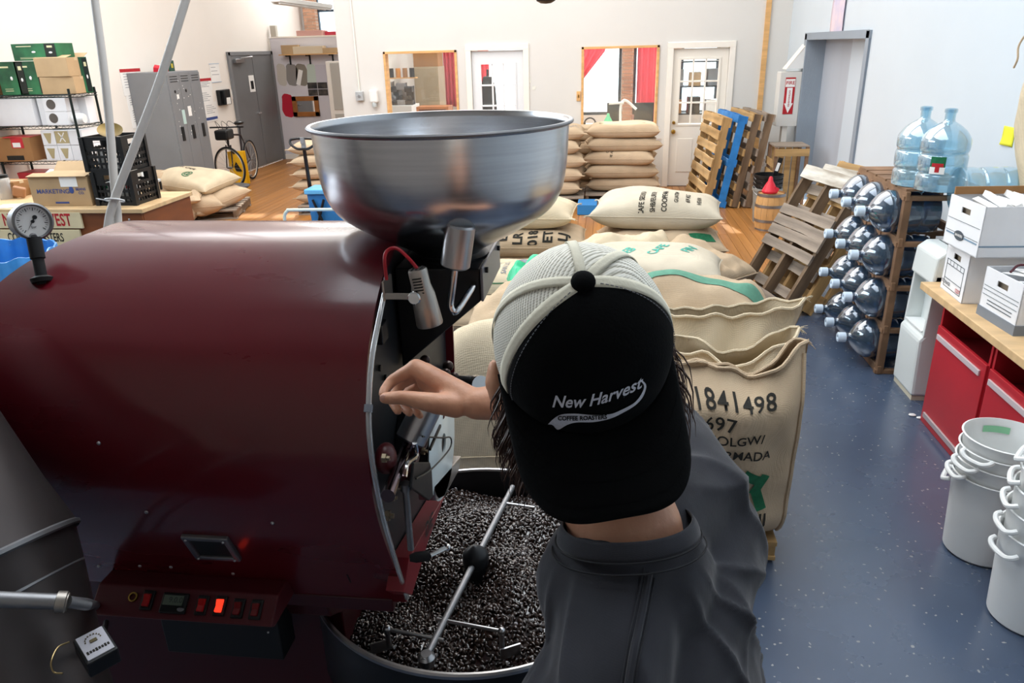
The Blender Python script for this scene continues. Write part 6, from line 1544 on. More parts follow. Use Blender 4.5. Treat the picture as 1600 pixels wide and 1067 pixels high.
# ------------------------------------------------------------------ things on the pale partition
YP = 15.6
def pq(px, py): return P(px, py, y=YP - .01)
sh_ = thing('wall_shelf', 'thin wooden shelf on brackets high on the pale partition', 'shelf', tuple(pq(485, 82)))
a, c = pq(443, 85), pq(532, 82)
MB().bb(a.x, c.x, YP - .26, YP, a.z - .02, a.z).build('shelf_board', wood_trim, sh_, smooth=False)
for px in (453, 484, 520):
    q = pq(px, 90); MB().bb(q.x - .015, q.x + .015, YP - .2, YP, a.z - .045, a.z - .02).bb(q.x - .015, q.x + .015, YP - .02, YP, a.z - .2, a.z - .02).build('bracket', dark_metal, sh_, smooth=False)
def cbox(name, label, c, d_, m, rot=0.0, cat='box', group=None, tape=True, flaps=0, mark=None):
    """cardboard carton with a lid seam, tape and (flaps) raised flaps; c is the middle of the underside"""
    t = thing(name, label, cat, c, rot, group); x_, y_, z_ = d_
    MB().box((0, 0, z_ / 2), (x_, y_, z_)).build('carton', m, t, smooth=False, local=True, bevel=.003)
    if tape: MB().box((0, 0, z_ + .0005), (x_ + .002, .05, .001)).box((0, 0, z_ * .92), (x_ + .003, .05, z_ * .16)).build('tape', mat('parcel_tape', '#c9b08a', .35), t, smooth=False, local=True)
    if flaps:
        MB().box((0, y_ / 2 + .03, z_ + .02), (x_, .1, .004), (.5, 0, 0)).box((0, -y_ / 2 + .05, z_ + .012), (x_, .1, .004), (.25, 0, 0)).build('flap', m, t, smooth=False, local=True)
    return t
q = pq(466, 80); cbox('carton', 'small printed carton tipped on the partition shelf', (q.x - .1, YP - .14, a.z), (.34, .2, .17), kraft, .2)
q = pq(480, 80); cbox('carton', 'long pale carton on the partition shelf', (q.x + .1, YP - .13, a.z), (.62, .2, .14), mat('pale_carton', '#d9c9ae', .8))
q = pq(522, 82); cbox('carton', 'flat brown carton at the right end of the partition shelf', (q.x, YP - .14, a.z), (.3, .22, .1), kraft)
for px, col, w_, lb in ((440, '#c9c3ba', .20, 'pale beige'), (456, '#8f8b88', .24, 'mid grey'), (471, '#8d877c', .24, 'taupe'), (487, '#c5d3c9', .20, 'mint grey')):
    q = pq(px, 117); pts_ = [(q.x + w_ / 2 * math.copysign(abs(math.cos(a_)) ** .5, math.cos(a_)) + .01 * math.sin(a_ * 5), q.z + .21 * math.copysign(abs(math.sin(a_)) ** .6, math.sin(a_)) + .01 * math.cos(a_ * 7)) for a_ in [2 * math.pi * k / 28 for k in range(28)]]
    MB().prism(pts_, 'y', YP - .003, YP).build('paint_swatch', mat('swatch_' + lb.replace(' ', '_'), col, .8), smooth=False, cat='paint swatch', label='%s test patch of paint brushed on the pale partition' % lb)
q = pq(450, 165); pts_ = [(q.x + .13 * math.copysign(abs(math.cos(a_)) ** .6, math.cos(a_)) + .012 * math.sin(a_ * 5), q.z + .23 * math.copysign(abs(math.sin(a_)) ** .7, math.sin(a_)) + .012 * math.cos(a_ * 7)) for a_ in [2 * math.pi * k / 28 for k in range(28)]]
MB().prism(pts_, 'y', YP - .003, YP).build('paint_swatch', mat('red_swatch_paint', '#c01f38', .7), smooth=False, cat='paint swatch', label='red test patch of paint brushed on the pale partition')
q = pq(468, 121); MB().box((q.x, YP - .01, q.z), (.09, .004, .3), (0, .3, 0)).build('paper_strip', paper, smooth=False, cat='notice', label='white paper strip taped over the taupe paint patch')
q = pq(502, 115); MB().box((q.x, YP - .004, q.z), (.24, .004, .34)).build('wall_notice', mat('lilac_paper', '#cbc8d2', .8), smooth=False, cat='notice', label='pale lilac sheet right of the mint paint patch')
q0, q1 = pq(460, 182), pq(497, 150)
mr_ = thing('wall_mirror', 'small mirror in a chunky wooden frame on the pale partition', 'mirror', tuple(q0))
for (x0_, x1_, z0_, z1_) in ((q0.x, q1.x, q0.z, q0.z + .09), (q0.x, q1.x, q1.z - .09, q1.z), (q0.x, q0.x + .09, q0.z, q1.z), (q1.x - .09, q1.x, q0.z, q1.z)): MB().bb(x0_, x1_, YP - .045, YP, z0_, z1_).build('mirror_frame', mat('oak_frame', '#9a622e', .5, var=.15), mr_, smooth=False, bevel=.004)
MB().bb(q0.x + .09, q1.x - .09, YP - .015, YP - .01, q0.z + .09, q1.z - .09).build('mirror_glass', mat('mirror', '#e8e8e8', .03, metal=1), mr_, smooth=False)
q0, q1 = pq(482, 150), pq(511, 128)
po = thing('photo_poster', 'dark poster of four pictures above the wooden mirror', 'poster', tuple(q0))
for i in range(2):
    for j in range(2): MB().bb(q0.x + (q1.x - q0.x) * i / 2 + .006, q0.x + (q1.x - q0.x) * (i + 1) / 2 - .006, YP - .008, YP - .003, q0.z + (q1.z - q0.z) * j / 2 + .006, q0.z + (q1.z - q0.z) * (j + 1) / 2 - .006).build('picture_panel', mat('dark_photo', '#17191d', .4, col2='#59524a', vscale=9), po, smooth=False)
a, c = pq(512, 185), pq(533, 95); a.x += .24
lk2 = thing('white_locker', 'white framed grey locker at the right end of the partition', 'locker', ((a.x + c.x) / 2, YP - .25, 0))
MB().bb(a.x, c.x + .25, YP - .45, YP - .01, 0, c.z).build('locker_body', trim_white, lk2, smooth=False, bevel=.005)
for k in range(2): MB().bb(a.x + .09, c.x + .2, YP - .465, YP - .45, .05 + k * (c.z / 2), c.z / 2 - .03 + k * (c.z / 2)).build('locker_door', mat('warm_grey_locker', '#b9b6ae', .5), lk2, smooth=False, bevel=.004)
q = pq(487, 57); cbox('carton', 'pinkish carton lying on top of the partition', (-5.95, 15.8, 2.41), (.55, .3, .1), mat('pink_carton', '#c99a8f', .8)); cbox('carton', 'red flat carton on top of the partition under the dark window', (-5.2, 15.85, 2.41), (.9, .3, .07), mat('red_carton', '#b3303f', .7), tape=False)
q = pq(421, 58); MB().bb(XL + .05, XL + .17, 15.6, 15.7, 2.41, 2.62).build('speaker_box', mat('beige_plastic', '#b8b2a6', .5), smooth=False, cat='speaker', label='small beige box on the corner above the grey double door', bevel=.01)
# left back wall fittings near the hopper
q = P(563, 150, y=YB)
t = thing('electric_box', 'small grey electric box with a conduit on the rear wall', 'electric box', (q.x, YB, q.z)); MB().bb(q.x - .06, q.x + .06, YB - .06, YB, q.z - .07, q.z + .07).build('box_body', mat('galvanised_box', '#b9bdbf', .4, metal=.4), t, smooth=False, bevel=.006)
MB().cyl((q.x, YB - .02, q.z + .07), (q.x - .03, YB - .02, ZC), .012, n=8).build('conduit', trim_white, t)
MB().cyl((q.x, YB - .06, q.z), (q.x, YB - .075, q.z), .02, n=12).build('knob', steel, t)
q = P(586, 154, y=YB)
t = thing('soap_dispenser', 'white wall dispenser left of the interior window', 'dispenser', (q.x, YB, q.z))
MB().bb(q.x - .065, q.x + .065, YB - .1, YB, q.z - .06, q.z + .14).build('dispenser_body', white_pl, t, smooth=False, bevel=.025); MB().lathe([(0, 0), (.035, 0), (.04, .05), (.03, .07), (0, .07)], (q.x, YB - .06, q.z - .12), 14).build('nozzle', mat('grey_translucent', '#b8c0c2', .3), t)
q = P(828, 130, y=YB)
for k, (dx, dz, w_, h_) in enumerate(((-.02, .06, .07, .1), (-.03, -.06, .05, .1), (.06, -.07, .05, .06))): MB().box((q.x + dx, YB - .003, q.z + dz), (w_, .004, h_), (0, .1 * k, 0)).build('paper_scrap', mat('pale_scrap_%d' % k, '#d3d4cc', .8, col2='#f0ece2', vscale=20), smooth=False, cat='notice', label=['upper torn scrap taped on the rear wall', 'lower torn scrap taped on the rear wall', 'small right hand scrap taped on the rear wall'][k])
q = P(904, 150, y=YB); t = MB().bb(q.x - .03, q.x + .03, YB - .02, YB, q.z - .07, q.z + .07).build('wooden_plate', wood_trim, smooth=False, cat='switch plate', label='small wooden switch plate at the left of the curtained window', bevel=.004)
MB().bb(q.x - .008, q.x + .008, YB - .03, YB - .02, q.z - .02, q.z + .02).build('toggle', brass, t, smooth=False)

# ------------------------------------------------------------------ wire shelf and its goods
SX0, SX1, SY0, SY1 = -6.78, -5.74, 7.85, 8.31
lev_z = [P(108, 148, y=SY0).z, P(118, 197, y=SY0).z, P(132, 252, y=SY0).z, P(141, 292, y=SY0).z]
lev_z = [lev_z[0], lev_z[1], lev_z[2], .78, .12]
ws = thing('wire_shelf', 'black wire storage shelf loaded with boxes at the far left', 'shelf', ((SX0 + SX1) / 2, 8.08, 0))
blkm = mat('black_epoxy_wire', '#14211f', .4, metal=.3)
for xx in (SX0 + .015, SX1 - .015):
    for yy in (SY0 + .012, SY1 - .012): MB().cyl((xx, yy, 0), (xx, yy, lev_z[0] + .06), .0135, n=12).build('post', blkm, ws)
MB().cyl((-6.33, SY1 - .01, 0), (-6.33, SY1 - .01, lev_z[0] - .01), .012, n=10).build('post', blkm, ws)
for z_ in lev_z:
    b = MB()
    for yy in (SY0, SY1):
        for dz in (0, -.028): b.tube([(SX0, yy, z_ + dz), (SX1, yy, z_ + dz)], .004, 6)
        b.tube([(SX0 + (SX1 - SX0) * k / 26, yy, z_ - (.028 if k % 2 else 0)) for k in range(27)], .0025, 5)
    for xx in (SX0, SX1):
        for dz in (0, -.028): b.tube([(xx, SY0, z_ + dz), (xx, SY1, z_ + dz)], .004, 6)
        b.tube([(xx, SY0 + (SY1 - SY0) * k / 12, z_ - (.028 if k % 2 else 0)) for k in range(13)], .0025, 5)
    for k in range(20): b.tube([(SX0 + (SX1 - SX0) * (k + .5) / 20, SY0, z_ + .003), (SX0 + (SX1 - SX0) * (k + .5) / 20, SY1, z_ + .003)], .002, 4)
    b.build('shelf_deck', blkm, ws)
green_p = mat('dark_green_box_print', '#12442c', .4, col2='#2f7a4c', vscale=3.5); 
def green_box(label, c, d_, rot=0.0, face='-y'):
    t = thing('appliance_box', label, 'box', c, rot, 'green appliance boxes on the wire shelf'); x_, y_, z_ = d_
    MB().box((0, 0, z_ / 2), d_).build('carton', green_p, t, smooth=False, local=True, bevel=.003)
    MB().box((x_ * .36, -y_ / 2 - .001, z_ / 2), (x_ * .24, .002, z_ * .94)).build('dark_panel', mat('black_green_print', '#0d1a14', .4), t, smooth=False, local=True)
    MB().box((x_ * .36, -y_ / 2 - .0025, z_ * .8), (x_ * .12, .001, z_ * .12)).box((-x_ * .22, -y_ / 2 - .001, z_ * .84), (x_ * .34, .001, z_ * .05)).box((-x_ * .2, -y_ / 2 - .001, z_ * .12), (x_ * .3, .001, z_ * .02)).box((-x_ * .2, -y_ / 2 - .001, z_ * .18), (x_ * .3, .001, z_ * .015)).build('pale_print', mat('pale_print', '#d8d2a8', .5), t, smooth=False, local=True)
    for e_, f_ in ((.36, .45), (-.02, .5)): MB().ell((x_ * e_, -y_ / 2 - .001, z_ * f_), (x_ * .045, .004, z_ * .06), 10, 6).build('cup_print', paper, t, local=True)
    return t
def sp_(px, py, y=7.95): return P(px, py, y=y)
zt0 = lev_z[0] + .006
def shelf_span(px0, px1, py0, py1, y, z): a = sp_(px0, py1, y); c = sp_(px1, py0, y); return (a.x + c.x) / 2, c.x - a.x, c.z - z
x_, w_, h_ = shelf_span(5, 34, 97, 150, 7.92, zt0); green_box('left green appliance box in the row on the top shelf', (x_, 8.06, zt0), (w_, .28, .34))
x2_, w2_, h2_ = shelf_span(33, 66, 98, 150, 7.92, zt0); green_box('second green appliance box beside the cartons on the top shelf', (x2_, 8.06, zt0), (w2_ - .005, .28, .34))
x3_, w3_, h3_ = shelf_span(22, 86, 72, 95, 7.95, zt0 + .35); green_box('green appliance box lying across the top of the others', (x3_ + .02, 8.07, zt0 + .345), (w3_, .28, .17))
x4_, w4_, h4_ = shelf_span(117, 143, 93, 150, 8.0, zt0); green_box('green appliance box at the right end of the top shelf', (-5.83, 8.16, zt0), (.2, .24, .37), math.radians(50))
x_, w_, h_ = shelf_span(66, 118, 120, 150, 7.92, zt0)
cbox('carton', 'lower tan carton of the pair on the top shelf', (x_ - .01, 8.06, zt0), (w_ * .86, .3, .175), kraft, .06); cbox('carton', 'upper tan carton with open flaps on the top shelf', (x_ - .02, 8.05, zt0 + .178), (w_ * .86, .3, .19), kraft, .0, flaps=1)
cbox('carton', 'brown carton at the frame edge of the top shelf', (-6.72, 8.06, zt0), (.12, .3, .3), kraft_dk)
z1_ = lev_z[1] + .006
MBx = cbox('white_carton', 'large white carton at the left of the second shelf', (-6.5, 8.07, z1_), (.5, .34, .29), white_card, tape=False)
cbox('white_carton', 'narrow white carton beside the large one on the second shelf', (-6.16, 8.1, z1_), (.15, .3, .29), white_card, .1, tape=False)
for k in range(2):
    t = cbox('filter_box', ['lower', 'upper'][k] + ' white box with a dark round picture on the second shelf', (-6.0, 8.04, z1_ + .145 * k), (.26, .26, .142), white_card, .05 * k, tape=False)
    MB().lathe([(0, 0), (.052, 0), (.052, .001), (0, .001)], (-.04, -.131, .075), 24, Euler((math.pi / 2, 0, 0)).to_matrix()).build('round_print', mat('dark_round_print', '#5b5550', .5), t, local=True, smooth=False)
for k in range(2): cbox('white_carton', ['front', 'rear'][k] + ' plain white carton behind the film wrapped cups', (-5.83 + .02 * k, 8.2, z1_ + .0 + .0 * k), (.11, .14, .28), white_card, tape=False) if k == 0 else None
t = thing('cup_sleeve', 'film wrapped stack of white cups at the right of the second shelf', 'cups', (-5.84, 7.99, z1_)); MB().lathe([(0, 0), (.05, 0), (.058, .01), (.058, .16), (.05, .18), (0, .18)], (0, 0, 0), 20, Euler((0, math.pi / 2, .1)).to_matrix()).build('wrapped_cups', white_pl, t, local=True); t.location.z = z1_ + .06; t.location.x = -5.98 + .06; WM[t.name] = Matrix.Translation(t.location)
z2_ = lev_z[2] + .006
tan_p = mat('tan_filter_print', '#b7a87e', .7)
k = 0
for r_ in range(2):
    for c_ in range(3):
        t = thing('filter_carton', '%s white filter carton of the %s row on the third shelf' % (['left', 'middle', 'right'][c_], ['lower', 'upper'][r_]), 'box', (-6.16 + .165 * c_, 8.06, z2_ + .165 * r_), 0, 'white filter cartons on the third shelf')
        MB().box((0, 0, .08), (.16, .3, .16)).build('carton', white_card, t, smooth=False, local=True, bevel=.002)
        pr = MB()
        if (r_, c_) == (1, 1): pr.bb(-.078, .078, -.152, -.1505, .02, .15)
        else: pr.prism([(-.05, .13), (.045, .13), (.015, .02), (-.012, .02)], 'y', -.152, -.1505)
        pr.build('filter_print', tan_p if c_ < 2 else ink_grey, t, smooth=False, local=True) if c_ < 2 else None
        if (r_, c_) == (1, 1): MB().box((0, -.1525, .085), (.012, .001, .12), (0, .6, 0)).box((0, -.1525, .085), (.012, .001, .12), (0, -.6, 0)).build('cross_mark', paper, t, smooth=False, local=True)
t = cbox('carton', 'brown carton tied with red tape at the left of the third shelf', (-6.56, 7.98, z2_), (.42, .3, .26), kraft_dk, .05, tape=False)
MB().box((.06, -.151, .2), (.14, .002, .11)).box((.05, 0, .261), (.3, .31, .006), (0, 0, .1)).build('red_tape', mat('red_packing_tape', '#c51f2e', .4), t, smooth=False, local=True); MB().box((.05, -.153, .18), (.09, .001, .05)).build('label', paper, t, smooth=False, local=True); MB().box((0, -.1515, .04), (.2, .001, .05)).build('print', ink, t, smooth=False, local=True)
z3_ = lev_z[3] + .006
for k, (xx, lb) in enumerate(((-6.45, 'red tub under the brown carton on the fourth shelf'), (-6.0, 'red tub with a white lid at the right of the fourth shelf'))):
    t = thing('storage_tub', lb, 'tub', (xx, 8.06, z3_)); MB().prism([(-.19, 0), (.19, 0), (.21, .12), (-.21, .12)], 'y', -.15, .15).build('tub', mat('red_tub', '#b81d2b', .4), t, smooth=False, local=True, bevel=.008)
    if k: MB().box((0, 0, .13), (.44, .33, .03)).build('lid', white_pl, t, smooth=False, local=True, bevel=.01)

# ------------------------------------------------------------------ service desk with its signs and goods
DZ = .95
dX1 = P(220, 326, z=DZ).x; dY0 = P(220, 326, z=DZ).y; dY1 = P(270, 299, z=DZ).y
ds = thing('service_desk', 'wooden service desk with reddish brown panels and a pale top', 'desk', (-5.2, (dY0 + dY1) / 2, 0))
MB().bb(-6.75, dX1 + .02, dY0 - .02, dY1, DZ - .035, DZ).build('desk_top', counter_wood, ds, smooth=False, bevel=.004)
for k in range(4):
    a = -6.7 + k * (dX1 + 6.7) / 4; MB().bb(a + .003, a + (dX1 + 6.7) / 4 - .003, dY0, dY0 + .02, 0.02, DZ - .035).build('front_panel', desk_panel, ds, smooth=False, bevel=.002)
MB().bb(dX1 - .02, dX1, dY0 + .02, dY1 - .02, .02, DZ - .035).build('end_panel', desk_panel, ds, smooth=False)
MB().bb(-6.7, dX1 - .03, dY1 - .05, dY1 - .03, .02, DZ - .035).build('rear_panel', desk_panel, ds, smooth=False)
MB().ell((dX1 - .12, dY0 - .003, .86), (.01, .004, .01), 8, 6).build('screw', steel, ds)
a, c = P(38, 345, y=dY0 - .01), P(128, 356, y=dY0 - .01)
cream_s = mat('cream_sign_board', '#d9c9a2', .6, var=.06)
sgn_ = thing('wooden_sign', 'cream sign board lettered in red on the desk front', 'sign', (0.5 * (a.x + c.x), dY0 - .02, DZ - .16))
sx0, sx1 = a.x - .35, P(130, 345, y=dY0).x; sz1 = P(110, 331, y=dY0).z; sz0 = P(110, 356, y=dY0).z; slz = (sz1 - sz0)
MB().bb(sx0, sx1, dY0 - .022, dY0 - .002, sz0, sz1).build('sign_board', cream_s, sgn_, smooth=False, bevel=.003)
text('NEW HARVEST', slz * 1.06, ink_red, sgn_, plane_fn((sx1 - .40, dY0 - .0235, (sz0 + sz1) / 2), (1, 0, 0), (0, 0, 1)), 'sign_lettering', bold=.025, local=False, wx=.62, spacing=1.05)
s2 = thing('wooden_sign', 'lower cream sign board with brown lettering on the desk front', 'sign', (sgn_.location.x, dY0 - .02, sz0 - .2))
MB().bb(sx0 - .2, sx1 - .04, dY0 - .022, dY0 - .002, sz0 - .02 - slz * 2.4, sz0 - .012).build('sign_board', cream_s, s2, smooth=False, bevel=.003)
text('COFFEE ROASTERS', slz * .75, ink, s2, plane_fn((sx1 - .45, dY0 - .0235, sz0 - .012 - slz * .5), (1, 0, 0), (0, 0, 1)), 'sign_lettering', bold=.02, local=False, wx=.6)
# carton on the desk
q = P(98, 322, z=DZ); 
t = thing('shipping_carton', 'tan shipping carton with blue print on the desk', 'box', (q.x, q.y + .18, DZ), .04)
cwid = (P(146, 322, y=q.y) - P(58, 325, y=q.y)).x; ch_ = P(98, 276, y=q.y).z - DZ
MB().box((0, 0, ch_ / 2), (cwid, .36, ch_)).build('carton', kraft, t, smooth=False, local=True, bevel=.004)
MB().box((0, -.15, ch_ + .01), (cwid, .1, .004), (.15, 0, 0)).box((.0, .2, ch_ + .03), (cwid, .12, .004), (.7, 0, 0)).build('flap', kraft, t, smooth=False, local=True)
text('MARKETING', .052, ink_blue, t, lambda x, y: (-.06 + x, -.182, ch_ * .5 + y), 'carton_lettering', bold=.01); text('BEANS', .03, ink_blue, t, lambda x, y: (cwid * .36 + x, -.182, ch_ * .57 + y), 'carton_lettering', bold=.02); text('CO.', .03, ink_blue, t, lambda x, y: (cwid * .36 + x, -.182, ch_ * .44 + y), 'carton_lettering', bold=.02)
MB().lathe([(0, 0), (.018, .01), (.022, .03), (.014, .055), (.0, .07)], (cwid * .2, -.181, ch_ * .42), 14, Matrix.Diagonal((1, .05, 1))).build('drop_print', ink_blue, t, local=True); MB().box((0, -.1815, ch_ * .12), (.12, .001, .014)).build('carton_print', ink_blue, t, smooth=False, local=True)
MB().box((cwid * .18, -.1815, ch_ * .84), (.15, .002, .09)).build('address_label', paper, t, smooth=False, local=True)
# milk crates
def milk_crate(label, c, rot):
    t = thing('milk_crate', label, 'crate', c, rot, 'black milk crates on the desk'); s_, h = .33, .275
    b = MB()
    for k, z_ in enumerate((0.0, .055, .11, .165, .25)):
        hh = .02 if 0 < k < 4 else .028
        for sg_ in (-1, 1): b.bb(-s_ / 2, s_ / 2, sg_ * s_ / 2 - .008, sg_ * s_ / 2 + .008, z_, z_ + hh).bb(sg_ * s_ / 2 - .008, sg_ * s_ / 2 + .008, -s_ / 2, s_ / 2, z_, z_ + hh)
    for k in range(9):
        f_ = -s_ / 2 + s_ * k / 8
        for sg_ in (-1, 1): b.box((f_, sg_ * s_ / 2, .095), (.011, .012, .19)).box((sg_ * s_ / 2, f_, .095), (.012, .011, .19))
    for sx_ in (-1, 1):
        for sy_ in (-1, 1): b.box((sx_ * s_ / 2, sy_ * s_ / 2, h / 2), (.035, .035, h))
    for k in range(7): b.box((0, -s_ / 2 + s_ * (k + .5) / 7, .006), (s_, .018, .012))
    for sg_ in (-1, 1):
        for e_ in (-1, 1): b.box((e_ * .12, sg_ * s_ / 2, .22), (.09, .014, .07)).box((sg_ * s_ / 2, e_ * .12, .22), (.014, .09, .07))
    b.build('crate_lattice', black_pl, t, smooth=False, local=True); return t
q = P(185, 322, z=DZ)
mc1 = milk_crate('lower black milk crate holding packs, on the desk', (q.x - .02, q.y + .19, DZ), .0)
mc2 = milk_crate('upper black milk crate holding jars and a brass dish, on the desk', (q.x - .05, q.y + .19, DZ + .278), .02)
mx_, my_ = q.x - .02, q.y + .19
rr = random.Random(11)
for k in range(4):
    t = MB().box((mx_ - .11 + .07 * k, my_ - .06, DZ + .10), (.05, .12, .16), (0, 0, rr.uniform(-.1, .1))).build('coffee_pack', white_pl, smooth=False, cat='pack', label=['first', 'second', 'third', 'last'][k] + ' white pack from the left in the lower milk crate', bevel=.01, group='white packs in the lower milk crate')
    MB().box((mx_ - .11 + .07 * k, my_ - .122, DZ + .15), (.045, .003, .03)).build('pack_band', ink_red if k % 2 else ink_green, t, smooth=False)
for k in range(3):
    jc = Vector((mx_ - .12 + .1 * k, my_ - .07, DZ + .292)); t = thing('glass_jar', ['left', 'middle', 'right'][k] + ' clear jar inside the upper milk crate', 'jar', tuple(jc), 0, 'jars in the upper milk crate')
    MB().lathe([(0, 0), (.035, 0), (.037, .01), (.037, .10), (.028, .12), (.028, .14)], jc, 20).build('jar_glass', tube_m, t); MB().lathe([(0, .138), (.03, .138), (.03, .155), (0, .155)], jc, 20).build('jar_lid', steel, t)
MB().lathe([(0, 0), (.06, .006), (.095, .022), (.097, .026), (.06, .011), (0, .005)], (mx_ - .04, my_, DZ + .575), 28, Euler((.45, .35, 0)).to_matrix()).build('brass_dish', mat('dull_brass', '#6e5c30', .4, metal=.6), cat='dish', label='dull brass dish lying tilted on the upper milk crate')
qs = P(236, 299, z=DZ); t = thing('label_stand', 'small pale stand with black legs at the back corner of the desk', 'stand', (qs.x, qs.y, DZ)); MB().bb(qs.x - .06, qs.x + .06, qs.y - .05, qs.y + .10, DZ + .075, DZ + .10).build('stand_top', mat('pale_grey_plastic', '#c6c8c6', .5), t, smooth=False, bevel=.006)
for xx in (-.05, .05):
    for yy in (-.04, .09): MB().bb(qs.x + xx - .008, qs.x + xx + .008, qs.y + yy - .008, qs.y + yy + .008, DZ, DZ + .076).build('leg', black_pl, t, smooth=False)
MB().box((qs.x - .075, qs.y + .03, DZ + .17), (.05, .10, .24), (0, -.12, 0)).build('backrest', mat('white_back', '#d9d9d6', .5), t, smooth=False, bevel=.008)
# silver bags and small items on the desk
q = P(50, 318, z=DZ)
S = sack_fn(.42, .3, .16, seed=77, lump=.02, pucker=.03)
o = bpy.data.objects.new('foil_bag', sack_mesh(S, mat('silvery_clear_film', '#cfd2d6', .2, metal=.3, var=.1, vscale=12, bump=.4, bscale=14), 'foil_bag')); COL.objects.link(o); o.location = (q.x - .15, q.y + .6, DZ); o.rotation_euler = (0, 0, .2); WM[o.name] = Matrix.LocRotScale(o.location, o.rotation_euler, None)
tag(o, 'silvery plastic bag of goods slumped on the desk behind the carton', 'bag')
cbox('carton', 'small brown carton under the silvery bag at the desk left', (q.x - .45, q.y + .35, DZ), (.22, .2, .14), kraft_dk)
q = P(22, 322, z=DZ)
t = MB().box((q.x, q.y, DZ + .003), (.24, .17, .004), (0, 0, .3)).build('paper_sheet', paper, smooth=False, cat='paper', label='white sheet of paper on the left of the desk')
q = P(22, 312, z=DZ); t = MB().box((q.x + .02, q.y + .06, DZ + .06), (.10, .05, .09), (.2, .3, .4)).build('brown_pouch', mat('brown_pouch', '#a87956', .6), smooth=False, cat='pouch', label='small brown paper pouch tipped on the desk', bevel=.012)
t = thing('glass_canister', 'clear canister with a dark lid at the frame edge of the desk', 'canister', (P(4, 312, z=DZ).x, P(4, 312, z=DZ).y + .05, DZ)); qq = t.location.copy()
MB().lathe([(0, 0), (.06, 0), (.062, .01), (.062, .17), (.05, .19)], qq, 24).build('canister_glass', tube_m, t); MB().lathe([(0, .185), (.055, .185), (.055, .21), (0, .215)], qq, 24).build('canister_lid', black_pl, t)
# blue liner and white bin at the far left behind the drum
t = thing('waste_bin', 'white bin with a blue liner left of the drum', 'bin', (-2.02, 2.62, 0)); bq = P(22, 400, y=2.75)
bc_ = (bq.x - .15, 2.8, 0)
MB().lathe([(0, 0), (.2, 0), (.24, bq.z - .02), (.235, bq.z - .02), (.19, .01), (0, .01)], bc_, 32).build('bin_body', white_pl, t)
lb_ = MB(); lpr = [(.243, -.24), (.246, -.12), (.248, -.02), (.244, .004), (.236, .004), (.228, -.03), (.215, -.14), (.12, -.17), (.002, -.16)]
lb_.grid(lambda u, v: (lambda a, q: (bc_[0] + (q[0] + .004 * math.sin(a * 23) * (q[0] > .2)) * math.cos(a), 2.8 + (q[0] + .004 * math.sin(a * 23) * (q[0] > .2)) * math.sin(a), bq.z + q[1] + .006 * math.sin(a * 17 + q[0] * 40)))(2 * math.pi * u, lpr[int(round(v * 8))]), 96, 9, closed_u=True)
lb_.build('bin_liner', mat('blue_film_liner', '#3f8fd6', .3, var=.1, vscale=14), t)
wpq = P(5, 430, y=2.2); MB().bb(wpq.x - .36, wpq.x - .10, 2.15, 2.27, 0, P(5, 385, y=2.2).z).build('white_fridge', white_pl, smooth=False, cat='appliance', label='white appliance edge standing at the frame edge behind the drum', bevel=.01)

# ------------------------------------------------------------------ pallet jack, cart, bin
pj = thing('pallet_jack', 'pallet jack with a black loop handle and red base', 'pallet jack', (-3.55, 9.2, 0))
hb0, hb1 = P(490, 330, y=9.15), P(475, 232, y=9.0)
blackp = mat('black_jack_paint', '#16171a', .35)
MB().tube([hb0, hb1], [.028, .022], 12).build('tow_bar', blackp, pj)
hc_ = P(473, 222, y=9.0); w2, h2 = .155, .085
lp = [hc_ + CR * (w2 * x_) + CU * (h2 * y_) for x_, y_ in ((-.95, .35), (-1, .05), (-.9, -.4), (-.45, -.95), (0, -1.0), (.45, -.95), (.9, -.4), (1, .05), (.95, .4), (.5, .5), (0, .52), (-.5, .5))]
MB().tube([p for p in spline(lp + [lp[0]], 3)][:-1], .016, 8, closed=True).build('loop_handle', blackp, pj)
MB().tube([hb1, hc_ + CU * .04], [.03, .026], 12).box(hc_ + CU * .01 - CF * .03, (.04, .02, .07)).build('handle_grip', mat('grey_grip', '#83868a', .4), pj)
jr = mat('red_jack_paint', '#b0242a', .4)
MB().prism([(-3.72, .02), (-3.34, .02), (-3.40, .2), (-3.5, .42), (-3.58, .42), (-3.66, .2)], 'y', 9.1, 9.22).build('jack_base', jr, pj, smooth=False, bevel=.01)
for s_ in (-1, 1):
    MB().bb(-3.53 + s_ * .16 - .06, -3.53 + s_ * .16 + .06, 9.22, 9.55, .04, .1).build('fork', jr, pj, smooth=False, bevel=.006); MB().cyl((-3.53 + s_ * .10 - .03, 9.08, .08), (-3.53 + s_ * .10 + .03, 9.08, .08), .08, n=20).build('wheel', black_rub, pj)
bn = thing('blue_bin', 'blue plastic bin beside the pallet jack with black struts', 'bin', (-3.2, 8.95, 0)); bl = mat('blue_bin_plastic', '#2f74b0', .45, var=.08); blt = mat('pale_blue_lid', '#5fa8d6', .45, var=.12, vscale=10)
b0, b1 = P(486, 300, y=8.9), P(540, 300, y=8.9)
MB().prism([(b0.x + .03, .02), (b1.x, .02), (b1.x + .03, b0.z), (b0.x, b0.z)], 'y', 8.75, 9.05).build('bin_body', bl, bn, smooth=False, bevel=.012)
MB().bb(b0.x - .02, b1.x + .05, 8.72, 9.08, b0.z, b0.z + .06).build('bin_lid', blt, bn, smooth=False, bevel=.012)
for s_ in (0, 1): MB().tube([(b0.x + .08 + s_ * .14, 8.72, .05), (b0.x + .22 - s_ * .14, 8.72, b0.z - .06)], .016, 8).build('strut', black_pl, bn)
cx_ = P(445, 345, y=7.9); cy_ = P(455, 328, y=7.9); ce = P(560, 327, y=7.9)
ct_ = thing('platform_cart', 'low platform cart with a pale green bent tube handle', 'cart', (-2.9, 7.6, 0)); pg = mat('pale_green_tube', '#c4d0c2', .35)
